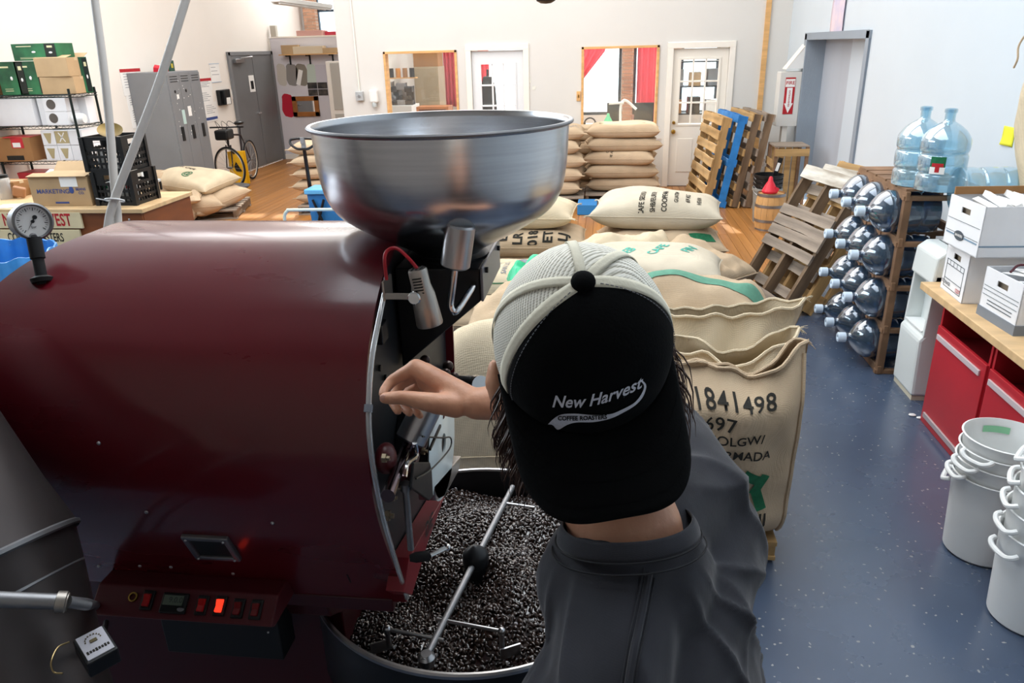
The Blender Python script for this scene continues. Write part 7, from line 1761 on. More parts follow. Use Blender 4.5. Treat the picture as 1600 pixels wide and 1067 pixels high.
MB().tube(spline([(cx_.x, 7.9, .12), (cx_.x, 7.9, cy_.z - .12), (cx_.x + .012, 7.9, cy_.z - .05), (cx_.x + .05, 7.9, cy_.z - .01), (cx_.x + .12, 7.9, cy_.z), (ce.x, 7.9, cy_.z), (ce.x + .07, 7.9, cy_.z - .05), (ce.x + .08, 7.9, .12)], 5), .018, 10).build('cart_handle', pg, ct_)
MB().bb(cx_.x - .02, ce.x + .1, 7.3, 7.95, .12, .16).build('cart_deck', pallet_blue, ct_, smooth=False, bevel=.008)
for xx in (cx_.x + .08, ce.x):
    for yy in (7.38, 7.86): MB().cyl((xx - .015, yy, .06), (xx + .015, yy, .06), .06, n=18).build('wheel', black_rub, ct_)
bt_ = P(446, 348, y=8.3); MB().bb(bt_.x + .0, bt_.x + .38, 8.2, 8.5, .0, .22).build('blue_crate', pallet_blue, smooth=False, cat='crate', label='low blue crate on the floor beyond the cart handle', bevel=.01)
# blue plastic under the rear stacks
MB().bb(-.36, -.10, 9.9, 10.3, 0, .14).build('blue_crate', mat('blue_crate_plastic', '#2f7fbf', .5), smooth=False, cat='crate', label='blue plastic box low between the two rear sack stacks', bevel=.01)

# ------------------------------------------------------------------ the front room beyond the interior windows
def at14(px, py, y): return P(px, py, y=y)
a, c = at14(650, 165, 14.6), at14(684, 104, 14.6)
t = thing('filing_cabinet', 'tall beige cabinet seen through the left interior window', 'cabinet', ((a.x + c.x) / 2, 14.8, 0)); MB().bb(a.x, c.x, 14.6, 15.2, 0, c.z).build('cabinet_body', mat('beige_cabinet', '#a89a80', .5), t, smooth=False, bevel=.006)
for k in range(2): MB().bb(a.x + .02, c.x - .02, 14.585, 14.6, .05 + k * c.z / 2, c.z / 2 - .02 + k * c.z / 2).build('cabinet_door', mat('beige_cabinet_door', '#a4967c', .5), t, smooth=False, bevel=.004)
cbox('carton', 'brown carton on top of the beige cabinet beyond the left window', ((a.x + c.x) / 2, 14.85, c.z), (c.x - a.x, .45, .3), kraft_dk)
a, c = at14(602, 165, 13.6), at14(645, 165, 13.6)
t = thing('coffee_station', 'white counter with coffee gear seen through the left interior window', 'counter', ((a.x + c.x) / 2, 13.7, 0)); MB().bb(a.x, c.x, 13.5, 14.1, 0, a.z).build('station_body', white_pl, t, smooth=False, bevel=.005)
for k, (px, py0, py1, w_, m, lb) in enumerate(((609, 128, 162, .14, steel, 'steel brewer'), (618, 135, 162, .12, black_pl, 'black grinder'), (628, 130, 162, .16, dull_steel, 'steel urn'), (640, 135, 162, .14, black_pl, 'dark kettle'))):
    q = at14(px, py1, 13.7); q2 = at14(px, py0, 13.7); tt = thing('coffee_machine', lb + ' on the counter beyond the left interior window', 'coffee machine', (q.x, 13.75, a.z))
    hh_ = q2.z - a.z
    MB().bb(q.x - w_ / 2, q.x + w_ / 2, 13.65, 13.85, a.z, a.z + hh_ * .25).bb(q.x - w_ / 2, q.x + w_ / 2, 13.78, 13.85, a.z, a.z + hh_).bb(q.x - w_ / 2, q.x + w_ / 2, 13.65, 13.85, a.z + hh_ * .7, a.z + hh_).build('machine_body', m, tt, smooth=False, bevel=.008); MB().lathe([(0, 0), (.03, 0), (.04, .05), (.03, .08), (0, .08)], (q.x, 13.69, a.z + hh_ * .25), 14).build('carafe', black_pl, tt)
q = at14(616, 122, 14.0); t = thing('wall_rack', 'small wall rack of jars above the coffee gear', 'rack', (q.x, 14.3, q.z)); MB().bb(q.x - .2, q.x + .35, 14.2, 14.35, q.z - .02, q.z).build('rack_board', wood_trim, t, smooth=False)
for k in range(4): MB().cyl((q.x - .12 + .13 * k, 14.26, q.z), (q.x - .12 + .13 * k, 14.26, q.z + .16), .045, n=14).build('canister', [black_pl, mat('orange_tin', '#d18a33', .4), kraft_dk, black_pl][k], t)
a, c = at14(655, 172, 13.0), at14(704, 165, 13.0)
t = thing('wooden_cubby', 'low wooden cubby below the left interior window sill', 'cubby', ((a.x + c.x) / 2, 13.0, 0)); 
for (x0_, x1_, z0_, z1_) in ((a.x, c.x, c.z - .04, c.z), (a.x, a.x + .04, 0, c.z - .04), (c.x - .04, c.x, 0, c.z - .04), (a.x, c.x, .0, .04)): MB().bb(x0_, x1_, 12.8, 13.2, z0_, z1_).build('cubby_board', mat('orange_wood', '#b5703a', .5, var=.1), t, smooth=False)
MB().bb(a.x, c.x, 13.18, 13.2, .0, c.z).build('cubby_back', kraft_dk, t, smooth=False)
curt = mat('red_curtain_cloth', '#d8606f', .8, var=.08, vscale=3)
_b = curt.node_tree.nodes['Principled BSDF']
_tr = curt.node_tree.nodes.new('ShaderNodeBsdfTranslucent'); _tr.inputs[0].default_value = (.9, .26, .32, 1); _mx = curt.node_tree.nodes.new('ShaderNodeMixShader'); _mx.inputs[0].default_value = .45
curt.node_tree.links.new(_b.outputs[0], _mx.inputs[1]); curt.node_tree.links.new(_tr.outputs[0], _mx.inputs[2]); curt.node_tree.links.new(_mx.outputs[0], curt.node_tree.nodes['Material Output'].inputs[0])
def curtain(label, x0, x1, y, z0, z1, waves, gather=None):
    z1 = max(z1, 2.9)
    def fn(u, v):
        xx = x0 + (x1 - x0) * u
        if gather: g = gather(v); xx = x0 + (x1 - x0) * u * g
        return (xx, y + .035 * math.sin(u * waves * 2 * math.pi) * (.5 + .5 * (1 - v)), z0 + (z1 - z0) * v)
    t = thing('curtain', label, 'curtain', (x0, y, z0)); MB().grid(fn, 60, 14).build('cloth', curt, t, solid=.003); MB().cyl((min(x0, x1) - .05, y, z1 + .01), (max(x0, x1) + .05, y, z1 + .01), .012, n=8).cyl((min(x0, x1), y, z1 + .01), (min(x0, x1), 16.2, z1 + .01), .01, n=8).cyl((max(x0, x1), y, z1 + .01), (max(x0, x1), 16.2, z1 + .01), .01, n=8).build('rail', dark_metal, t); return t
ax0, ax1 = at14(996, 100, 15.7).x, at14(1033, 100, 15.7).x
curtain('long red checked curtain at the right of the curtained window', ax0, ax1 + .12, 15.7, .5, 2.9, 5)
ax0, ax1 = at14(905, 100, 15.7).x, at14(946, 75, 15.7).x
curtain('red curtain tied back at the left of the curtained window', ax0 - .12, ax1 + .02, 15.7, 1.4, 2.9, 4, lambda v: min(1, .22 + v * 1.9))
ax0, ax1 = at14(693, 100, 15.7).x, at14(722, 100, 15.7).x
curtain('pink red curtain at the right of the left interior window', ax0, ax1, 15.7, 1.0, 2.9, 5)
ax0, ax1 = at14(748, 100, 15.7).x, at14(765, 100, 15.7).x
curtain('red curtain strip behind the grey glazed door', ax0, ax1, 15.6, .5, 2.9, 3)
t = thing('coat_rack', 'dark coat hanging behind the grey glazed door', 'coat', (at14(762, 150, 13.6).x, 13.6, 0)); cq = at14(762, 118, 13.6)
MB().lathe([(0, cq.z - 1.0), (.13, cq.z - 1.0), (.15, cq.z - .6), (.13, cq.z - .2), (.08, cq.z - .02), (0, cq.z)], (cq.x, 13.6, 0), 16).build('coat_cloth', black_rub, t); MB().cyl((cq.x, 13.6, 0), (cq.x, 13.6, cq.z + .1), .02, n=8).lathe([(0, 0), (.2, 0), (.2, .03), (0, .03)], (cq.x, 13.6, 0), 16).build('stand', dark_metal, t)
# desk with monitors and lamp behind the curtained window
mz = at14(980, 196, 13.4).z
t = thing('office_desk', 'office desk beyond the curtained interior window', 'desk', (.25, 13.5, 0)); MB().bb(-.5, 1.0, 13.1, 13.9, mz - .04, mz).build('desk_top', white_pl, t, smooth=False)
for xx in (-.46, .96):
    for yy in (13.15, 13.85): MB().bb(xx - .02, xx + .02, yy - .02, yy + .02, 0, mz - .04).build('leg', steel, t, smooth=False)
for k, (p0, p1, q0_, q1_, lb) in enumerate(((948, 972, 190, 160, 'smaller dark monitor left of the brick pier'), (990, 1022, 198, 160, 'larger dark monitor right of the brick pier'))):
    a, c = at14(p0, q0_, 13.5), at14(p1, q1_, 13.5); tt = thing('monitor', lb + ' on the office desk', 'monitor', ((a.x + c.x) / 2, 13.5, mz)); MB().bb(a.x, c.x, 13.48, 13.51, max(a.z, mz + .05), c.z).build('screen', black_pl, tt, smooth=False, bevel=.004); MB().bb((a.x + c.x) / 2 - .02, (a.x + c.x) / 2 + .02, 13.51, 13.54, mz, c.z - .1).bb((a.x + c.x) / 2 - .1, (a.x + c.x) / 2 + .1, 13.45, 13.6, mz, mz + .012).build('stand', dark_metal, tt, smooth=False)
lq = at14(970, 165, 13.25)
t = thing('desk_lamp', 'white desk lamp with a long curved arm beyond the curtained window', 'lamp', (lq.x, 13.25, mz)); MB().tube(spline([(lq.x, 13.25, mz), (lq.x, 13.25, lq.z), (lq.x + .08, 13.22, lq.z + .08), (lq.x + .26, 13.2, lq.z - .06)], 6), .022, 10).build('lamp_arm', white_pl, t); MB().tube([(lq.x - .2, 13.2, lq.z + .04), (lq.x + .05, 13.2, lq.z + .05)], .02).build('lamp_head', white_pl, t); MB().lathe([(0, 0), (.1, 0), (.1, .02), (0, .02)], (lq.x, 13.25, mz), 18).build('lamp_base', white_pl, t)
gq = at14(950, 193, 12.5)
MB().lathe([(0, 0), (.13, 0), (.1, .03), (.025, .16), (.018, .2), (0, .2)], (gq.x, 12.5, W2[2] + .02), 20).build('green_funnel', mat('mint_green_plastic', '#58c795', .4), cat='funnel', label='mint green funnel on the sill of the curtained window')
MB().bb(-.35, .7, 12.2, 12.7, W2[2] - .03, W2[2] + .015).build('sill_shelf', trim_white, smooth=False, cat='shelf', label='white sill shelf inside the curtained interior window')
hq = at14(922, 186, 12.6); t = thing('headphones', 'black headset on the sill of the curtained window', 'headset', (hq.x, 12.55, W2[2] + .02)); MB().tube(arc((hq.x, 12.55, W2[2] + .06), .09, 0, math.pi, 12), .012).build('headband', black_pl, t)
for s_ in (-1, 1): MB().cyl((hq.x + s_ * .09 - .02, 12.55, W2[2] + .05), (hq.x + s_ * .09 + .02, 12.55, W2[2] + .05), .04, n=14).build('ear_cup', black_pl, t)
# shelving and jars behind the cream door
t = thing('storage_rack', 'tall storage rack of goods beyond the cream glazed door', 'shelf', (1.55, 13.9, 0))
for z_ in (.5, .95, 1.4, 1.8): MB().bb(1.05, 2.1, 13.8, 14.2, z_ - .02, z_).build('rack_board', dark_metal, t, smooth=False)
for xx in (1.06, 2.09):
    for yy in (13.82, 14.18): MB().bb(xx - .015, xx + .015, yy - .015, yy + .015, 0, 2.0).build('post', dark_metal, t, smooth=False)
rr = random.Random(21)
for k in range(6):
    zz_ = (.95, 1.4)[k // 3]; xx = 1.2 + .3 * (k % 3); m = [kraft_dk, black_pl, paper, steel_grey, kraft, ink_grey][k]
    cbox('goods_box', ['brown', 'black', 'white', 'grey', 'tan', 'dark grey'][k] + ' box on the storage rack beyond the cream door', (xx, 13.98, zz_), (.2, .25, .22 + .05 * (k % 2)), m, rr.uniform(-.1, .1), tape=False)
# ------------------------------------------------------------------ the man at the roaster
def proj(p):
    v = RW.T @ (np.array(p) - np.array([0, 0, EYE])); return np.array([800 + F_PX * v[0] / v[2], 533.5 + F_PX * v[1] / v[2], v[2]])
def rot2(a, b_, deg): c, s_ = math.cos(math.radians(deg)), math.sin(math.radians(deg)); return a * c + b_ * s_
CO = P(908, 533, d=.85)                                        # middle of the cap opening
tl_ = 28
cw_ = rot2(CR, CU, 8); bim = rot2(-CU, CR, 8)
cb_ = -CF * math.sin(math.radians(tl_)) + bim * math.cos(math.radians(tl_))
cu_ = -CF * math.cos(math.radians(tl_)) - bim * math.sin(math.radians(tl_))
cw_.normalize(); cb_.normalize(); cu_.normalize()
fh = Vector((-cb_.x, -cb_.y, 0)).normalized(); fh = (fh + Vector((0, 0, .05))).normalized()
rh = fh.cross(Vector((0, 0, 1))).normalized(); uh = rh.cross(fh).normalized()
HC = CO - cu_ * .03 - uh * .005
CC = P(980, 812, d=.83)                                         # middle of the collar ring
LS = P(945, 1170, d=.715); RS = P(1092, 775, d=1.0)
sh_ax = (RS - LS); sh_ax.z = 0; sh_ax.normalize(); face = Vector((-sh_ax.y, sh_ax.x, 0)); face.normalize()
SM = (LS + RS) / 2; zs = min(LS.z, RS.z)
print('shoulders', LS, RS, (LS - RS).length, 'collar', CC, 'head', HC, 'face', face)
PEL = Vector((SM.x + .05, SM.y - .02, .98))
man = thing('person', 'man in a backward black and cream cap and charcoal T-shirt reaching to the roaster', 'person', (PEL.x, PEL.y, 0))
B = MB()
HM_ = Matrix((rh, fh, uh)).transposed()
B.ell(HC, (.074, .092, .095), 24, 16, HM_); B.ell(HC + fh * .03 - uh * .065, (.058, .068, .062), 20, 12, HM_); B.ell(HC + fh * .055 - uh * .105, (.034, .036, .026), 14, 10, HM_)
B.cap(HC + fh * .093 - uh * .03, HC + fh * .113 - uh * .058, .009, .014); B.ell(HC + fh * .092 - uh * .083, (.024, .012, .010), 12, 8, HM_)
B.ell(HC + fh * .088 - uh * .005, (.05, .014, .012), 12, 8, HM_)
earL = P(772, 598, d=.885); earR = HC + rh * .082 - fh * .005 - uh * .03
B.ell(earL, (.009, .018, .031), 12, 8, HM_); B.ell(earR, (.010, .018, .031), 12, 8, HM_); B.cap(earL, HC - rh * .05 - uh * .03, .012, .03)
nk0 = HC - uh * .06 - fh * .035; nkb = CC - Vector((0, 0, .02))
B.cap(nk0, nkb, .055, .064, 24); B.cap(nkb + sh_ax * .02, nkb - Vector((0, 0, .09)) + sh_ax * .06, .04, .045); B.cap(nkb - sh_ax * .02, nkb - Vector((0, 0, .09)) - sh_ax * .06, .04, .045)
B.cap(nk0, P(962, 822, d=.835), .05, .052, 20)
# trunk and limbs
TM = Matrix((sh_ax, face, Vector((0, 0, 1)))).transposed()
chest = Vector((SM.x, SM.y, zs - .16)); belly = chest.lerp(PEL, .55)
B.ell(chest, (.155, .095, .22), 20, 14, TM); B.ell(belly, (.14, .09, .2), 20, 12, TM); B.ell(PEL, (.15, .10, .14), 20, 12, TM)
B.cap(LS - Vector((0, 0, .03)), RS - Vector((0, 0, .03)), .045, .045)
wr = P(745, 631, d=1.12); el = P(975, 612, d=1.27)
B.cap(RS, el, .052, .042); B.cap(el, el.lerp(wr, .35), .042, .043); B.cap(el.lerp(wr, .35), wr, .043, .0245)
def H(px, py, d): return P(px, py, d=d)
palm = [(650, 574, 1.17, .0125), (663, 579, 1.195, .0125), (674, 590, 1.22, .012), (684, 604, 1.24, .011)]
for px, py, d_, r_ in palm: B.cap(wr, H(px, py, d_), .021, r_ + .002)
B.cap(H(700, 615, 1.165), H(668, 596, 1.18), .024, .018); B.cap(H(712, 628, 1.13), H(682, 628, 1.165), .022, .020)
def chain(pts):
    for (a, c) in zip(pts[:-1], pts[1:]): B.cap(H(*a[:3]), H(*c[:3]), a[3], c[3], 14)
chain([(650, 574, 1.17, .0128), (613, 594, 1.19, .0100), (601, 609, 1.178, .0088), (599, 616, 1.170, .0080)])
chain([(663, 579, 1.195, .0125), (622, 602, 1.222, .0098), (613, 627, 1.21, .0086), (622, 642, 1.19, .0078)])
chain([(674, 590, 1.22, .012), (637, 613, 1.248, .0092), (629, 634, 1.232, .0082), (640, 645, 1.21, .0074)])
chain([(684, 604, 1.24, .011), (655, 624, 1.262, .0082), (648, 640, 1.248, .0074), (657, 650, 1.23, .0066)])
chain([(712, 634, 1.12, .019), (668, 628, 1.112, .0150), (630, 621, 1.118, .0112), (602, 622, 1.135, .0098)])
# left arm hanging beside the trunk, hand relaxed
elL = LS + Vector((0, 0, -.29)) - sh_ax * .06 + face * .02; wrL = elL + Vector((0, 0, -.17)) + face * .20 + sh_ax * .02
B.cap(LS, elL, .050, .041); B.cap(elL, wrL, .041, .025)
hd_ = (wrL - elL).normalized(); sd2 = hd_.cross(Vector((0, 0, 1))).normalized(); dn = hd_.cross(sd2).normalized()
if dn.z > 0: dn = -dn
for k in range(4):
    o_ = sd2 * (.028 - .0185 * k); m0 = wrL + hd_ * .09 + o_; r_ = .0098 - .0007 * k; ln_ = [1, 1.08, 1.0, .8][k]
    B.cap(wrL + o_ * .5, m0, .02, r_ + .003); B.cap(m0, m0 + hd_ * .035 * ln_ + dn * .02, r_ + .001, r_); B.cap(m0 + hd_ * .035 * ln_ + dn * .02, m0 + hd_ * .045 * ln_ + dn * .045, r_, r_ * .9); B.cap(m0 + hd_ * .045 * ln_ + dn * .045, m0 + hd_ * .035 * ln_ + dn * .062, r_ * .9, r_ * .8)
B.cap(wrL + hd_ * .025 + sd2 * .02, wrL + hd_ * .06 + sd2 * .05 + dn * .01, .016, .012); B.cap(wrL + hd_ * .06 + sd2 * .05 + dn * .01, wrL + hd_ * .095 + sd2 * .05 + dn * .025, .012, .009)
# legs
hipL, hipR = PEL - sh_ax * .09 - Vector((0, 0, .06)), PEL + sh_ax * .09 - Vector((0, 0, .06))
knL, knR = Vector((hipL.x - .02, hipL.y, .52)), Vector((hipR.x - .02, hipR.y, .52)); anL, anR = Vector((knL.x + .03, knL.y, .09)), Vector((knR.x + .03, knR.y, .09))
for h_, k_, a_ in ((hipL, knL, anL), (hipR, knR, anR)):
    B.cap(h_, k_, .082, .055); B.cap(k_, k_.lerp(a_, .35), .053, .056); B.cap(k_.lerp(a_, .35), a_, .056, .038); B.cap(a_ - Vector((0, 0, .05)), a_ + face * .14 - Vector((0, 0, .055)), .036, .03)

def remeshed(name, b, vox, m, parent, smooth=6, fac=.5, ang=180, label=None, fn=None):
    me = bpy.data.meshes.new(name); me.from_pydata([tuple(p) for p in b.v], [], b.f)
    o = bpy.data.objects.new(name, me); COL.objects.link(o)
    r = o.modifiers.new('r', 'REMESH'); r.mode = 'VOXEL'; r.voxel_size = vox; r.use_smooth_shade = True
    if smooth: s_ = o.modifiers.new('s', 'SMOOTH'); s_.factor = fac; s_.iterations = smooth
    dg = bpy.context.evaluated_depsgraph_get(); dg.update()
    me2 = bpy.data.meshes.new_from_object(o.evaluated_get(dg)); bpy.data.objects.remove(o); bpy.data.meshes.remove(me)
    nv = len(me2.vertices); co = np.empty(nv * 3, np.float32); me2.vertices.foreach_get('co', co); co = co.reshape(-1, 3)
    if fn is not None:
        nm_ = np.empty(nv * 3, np.float32); me2.vertices.foreach_get('normal', nm_); co = fn(co, nm_.reshape(-1, 3))
    if parent is not None: co = co - np.array(WM[parent.name].translation, np.float32)
    me2.vertices.foreach_set('co', co.astype(np.float32).ravel()); me2.update(); me2.name = name
    me2.materials.clear(); me2.materials.append(m); me2.shade_smooth()
    o2 = bpy.data.objects.new(name, me2); COL.objects.link(o2); o2.parent = parent
    if label: o2['label'] = label
    return o2
body = remeshed('body', B, .0042, skin_m, man, 4)
# thumb nail and eyes
MB().ell(H(599, 621, 1.1262), (.0056, .0048, .0022), 12, 8, Matrix((CR, CU, -CF)).transposed()).build('thumb_nail', mat('nail', '#c99a88', .3), body)
for s_ in (-1, 1):
    e_ = HC + fh * .083 + rh * .03 * s_ - uh * .022
    MB().ell(e_, (.0125, .0125, .0125), 14, 10).build('eye', mat('eye_white', '#eee9e4', .2), body); MB().ell(e_ + fh * .009, (.0055, .0045, .0055), 12, 8, HM_).build('iris', mat('brown_iris', '#2e1c12', .15), body)
MB().ell(HC + fh * .101 - uh * .083, (.021, .006, .0055), 14, 8, HM_).build('lips', mat('lips', '#9c5a4e', .45), body)
# wrist hair bracelet-free; T-shirt ------------------------------------------------
T = MB()
for dz, rx, ry, rz in ((0, .175, .122, .23),): T.ell(chest, (rx, ry, rz), 24, 16, TM)
T.ell(belly - face * .03, (.165, .125, .26), 24, 14, TM); T.ell(chest - face * .02, (.165, .118, .2), 24, 14, TM); T.ell(PEL + Vector((0, 0, .05)), (.172, .122, .16), 24, 14, TM)
cb2 = CC - Vector((0, 0, .03))
T.cap(LS, cb2 - sh_ax * .02 - Vector((0, 0, .015)), .068, .066); T.cap(RS, cb2 + sh_ax * .02 - Vector((0, 0, .015)), .068, .066)
T.ell(cb2 - Vector((0, 0, .05)), (.12, .10, .085), 20, 12, TM); T.cap(LS + face * .02 - Vector((0, 0, .03)), RS + face * .02 - Vector((0, 0, .03)), .085, .075); T.cap(LS - face * .02 - Vector((0, 0, .05)), RS - face * .015 - Vector((0, 0, .05)), .085, .078)
T.cap(LS, LS.lerp(elL, .68), .070, .078); T.cap(RS, RS.lerp(el, .55), .070, .072)
def folds(co, nm_):
    rel = co - np.array(CC)
    a = rel @ np.array(sh_ax); c = rel @ np.array(face); z = rel[:, 2]
    r_ = np.sqrt(a * a + c * c + z * z); s_ = np.clip((r_ - .085) / .09, 0, 1)
    th_ = np.arctan2(-c, a)                              # creases fan out from the collar and hang down the back
    ridge = lambda q, k: (1 - np.abs(np.sin(q))) ** k
    w1 = ridge(th_ * 5.5 + 5.0 * r_ - 9 * z + .8 * np.sin(r_ * 16 + th_ * 3), 2.2)
    w2 = ridge(a * 15 - z * 17 + c * 12 + 1.1 * np.sin(z * 15 + a * 9), 2.5)
    w3 = np.sin(z * 30 + a * 12 + 2.2 * np.sin(c * 16))
    amp = s_ * (.0085 * w1 + .0065 * w2 + .003 * w3 - .004)
    return co + nm_ * amp[:, None]
shirt = remeshed('tshirt', T, .0058, shirt_m, man, 14, .5, label='charcoal grey jersey T-shirt', fn=folds)
# shoulder seam pressed along the near shoulder, found on the cloth itself
from mathutils.bvhtree import BVHTree
_o = WM[man.name].translation
bvh = BVHTree.FromPolygons([v.co + _o for v in shirt.data.vertices], [tuple(p.vertices) for p in shirt.data.polygons])
for off_, r_, nm2 in ((0, .0042, 'shoulder_seam'), (-.006, .0009, 'seam_stitching'), (.006, .0009, 'seam_stitching')):
    pts_ = []
    for k in range(26):
        q = CC.lerp(LS, .37 + .68 * k / 25) + face * (off_ - .030 + .012 * k / 25); h_ = bvh.ray_cast(q + Vector((0, 0, .4)), Vector((0, 0, -1)))[0]
        if h_ is not None: pts_.append(h_ + Vector((0, 0, .0006 if r_ > .002 else .0022)))
    sb_ = MB().tube(pts_, r_, 8); sb_.build(nm2, shirt_m if r_ > .002 else mat('seam_thread', '#25262b', .9), shirt)
# collar rib
cn_ = (Vector((0, 0, 1)) * .93 + fh * .30).normalized(); ca_ = sh_ax - cn_ * sh_ax.dot(cn_); ca_.normalize(); cf_ = cn_.cross(ca_)
cl = MB()
def colr(u, v):
    a = 2 * math.pi * u; r1_ = .079 + .002 * math.sin(3 * a); r2_ = .070
    p = CC + ca_ * r1_ * math.cos(a) + cf_ * r2_ * math.sin(a); out = (ca_ * math.cos(a) + cf_ * math.sin(a)).normalized()
    k = math.sin(math.pi * v)
    return p + cn_ * (-.017 + .018 * v) + out * (.007 * (1 - v) + .0015 * k)
cl.grid(colr, 72, 7, closed_u=True)
cl.build('collar_rib', shirt_m, shirt, solid=.002)
rb = MB()
for o_ in (.001, .010):
    rb.tube([colr(k / 72, .05) + (-cn_) * o_ + (colr(k / 72, 0) - CC).normalized() * (.002 + o_ * .5) for k in range(72)], .0011, 5, closed=True)
rb.build('stitching', mat('dark_stitch', '#1d1e22', .9), shirt)

# ------------------------------------------------------------------ cap
AW, AB, AU = .0995, .107, .124
def dome(th_, ph_, off=0.0):
    """th from the brim side toward the right, ph up to the button (radians)"""
    c = math.cos(ph_) ** .85; s_ = math.sin(ph_)
    k = 1 + .06 * math.cos(th_) * math.sin(2 * ph_)
    d_ = cw_ * (math.sin(th_) * c * AW * k) + cb_ * (math.cos(th_) * c * AB * k) + cu_ * (s_ * AU)
    return CO + d_ + d_.normalized() * off
rad = math.radians
T0, TL, TR_ = 8, -62, 80
cap_ = MB()
cap_.grid(lambda u, v: dome(rad(TR_ - 4 + (360 - (TR_ - TL) + 8) * u), rad(-6 + 95.9 * v)), 64, 26)
crown = cap_.build('cap', None, man)
mesh_m = mat('cream_cap_mesh', '#bdb8a6', .85)
nt = mesh_m.node_tree; N = nt.nodes; L = nt.links; tc = N.new('ShaderNodeTexCoord'); mp = N.new('ShaderNodeMapping'); L.new(tc.outputs['Object'], mp.inputs[0])
mp.inputs['Rotation'].default_value = (0.3, .5, .9)
wv = N.new('ShaderNodeTexWave'); wv.inputs['Scale'].default_value = 95; wv.inputs['Distortion'].default_value = .6; L.new(mp.outputs[0], wv.inputs[0])
wv2 = N.new('ShaderNodeTexWave'); wv2.bands_direction = 'Z'; wv2.inputs['Scale'].default_value = 130; L.new(mp.outputs[0], wv2.inputs[0])
ad = N.new('ShaderNodeMath'); ad.operation = 'MULTIPLY_ADD'; ad.inputs[1].default_value = .35; L.new(wv2.outputs['Fac'], ad.inputs[0]); L.new(wv.outputs['Fac'], ad.inputs[2])
rp = N.new('ShaderNodeValToRGB'); rp.color_ramp.elements[0].position = .15; rp.color_ramp.elements[0].color = (*rgb('#a9a595'), 1); rp.color_ramp.elements[1].position = .65; rp.color_ramp.elements[1].color = (*rgb('#efece0'), 1)
L.new(ad.outputs[0], rp.inputs[0]); L.new(rp.outputs[0], N['Principled BSDF'].inputs['Base Color'])
bp = N.new('ShaderNodeBump'); bp.inputs['Strength'].default_value = .5; bp.inputs['Distance'].default_value = .001; L.new(ad.outputs[0], bp.inputs['Height']); L.new(bp.outputs[0], N['Principled BSDF'].inputs['Normal'])
crown.data.materials.append(mesh_m); crown['label'] = 'cream mesh back of the trucker cap'
md = crown.modifiers.new('t', 'SOLIDIFY'); md.thickness = .0015; md.offset = -1
MB().grid(lambda u, v: dome(rad(TL + (TR_ - TL) * u), rad(-6 + 95.9 * v), .0012), 40, 26).build('front_panel', cap_black, crown, label='black foam front panel of the cap', solid=.0015)
def strip(th_, wdeg, off, m, nm='seam_tape', w0=.006, ph0=-6):
    b = MB()
    def fn(u, v):
        ph_ = rad(ph0 + (89.0 - ph0) * v); r_ = max(.004, math.cos(ph_) ** .85 * .104); return dome(rad(th_) + (u - .5) * w0 * 2 / r_ * min(1, r_ / .012), ph_, off)
    b.grid(fn, 4, 26); return b.build(nm, m, crown, solid=.001)
for th_ in (TL - 5, TR_ + 5): strip(th_, 0, .0018, cap_cream, w0=.0065)
for th_ in (-103, 130, 180): strip(th_, 0, .0016, cap_cream, w0=.0055)
for th_ in (TL + 4.0, TR_ - 4.0):
    b = MB()
    for k in range(34):
        p0, p1 = rad(-2 + 86 * k / 34), rad(-2 + 86 * (k + .62) / 34); f_ = lambda p: 1 if p < 1.2 else max(.25, (1.5 - p) / .3)
        b.tube([dome(rad(th_ if p0 < 1.1 else T0 + (th_ - T0) * 1.0), p0, .0028), dome(rad(th_), p1, .0028)], .0005, 4)
    b.build('stitching', mat('grey_stitch', '#77787c', .8), crown)
MB().ell(dome(0, rad(90), .002), (.0125, .0125, .0075), 20, 12, Matrix((cw_, cb_, cu_)).transposed()).build('button', cap_black, crown, label='black cloth covered top button')
# brim, curved down at its sides
TB = 2; b0_ = rot2(cb_, cw_, TB); w0_ = rot2(cw_, cb_, -TB)
def brim(u, v):
    s_ = -1 + 2 * u; a = rad(TB + s_ * 80); root = dome(a, rad(-4), .001)
    rb_ = (root - CO).dot(b0_); rw_ = (root - CO).dot(w0_)
    tip_b = .108 + .096 * (1 - abs(s_) ** 2.9) ** .55; tip_w = .095 * s_ / max(.001, abs(s_)) * abs(s_) ** .8 if abs(s_) > 1e-6 else 0
    pb = rb_ + (tip_b - rb_) * v; pw = rw_ + (tip_w - rw_) * v
    dz = (root - CO).dot(cu_) + v * (.010 - .034 * (pw / .11) ** 2) - .006 * v * v
    return CO + b0_ * pb + w0_ * pw + cu_ * dz
MB().grid(brim, 49, 16).build('brim', cap_black, crown, solid=.0035, label='black curved brim worn over the neck')
b = MB()
for v_ in (.35, .6, .85): b.tube([brim(.05 + .9 * k / 60, v_) + cu_ * .0022 for k in range(61)], .0005, 4)
b.build('brim_stitching', cap_black, crown)
# embroidery carried onto the front panel
def dome_at(px, py, off):
    th_, ph_ = rad(T0), rad(25)
    for _ in range(14):
        q = proj(dome(th_, ph_, off))[:2]; e_ = np.array([px, py]) - q
        if abs(e_).max() < .02: break
        J = np.stack([proj(dome(th_ + 1e-3, ph_, off))[:2] - q, proj(dome(th_, ph_ + 1e-3, off))[:2] - q], 1) / 1e-3
        st = np.linalg.solve(J, e_); st = np.clip(st, -.25, .25); th_ += st[0]; ph_ = min(max(ph_ + st[1], -.09), 1.45)
    return dome(th_, ph_, off)
PXS = .15
def arc_line(x):      # baseline of the script lettering, in crop units
    t = (x + 480) / 960; return -20 + 45 * math.cos(0) * 0 + (-170 * max(0, t - .28) ** 1.7 * 1.9) + 40 * (1 - (2 * t - .6) ** 2) * .35
def word(x, y):
    zx = 745 + x; zy = 598 + arc_line(x) - y
    return dome_at(820 + zx * PXS, 540 + zy * PXS, .0036)
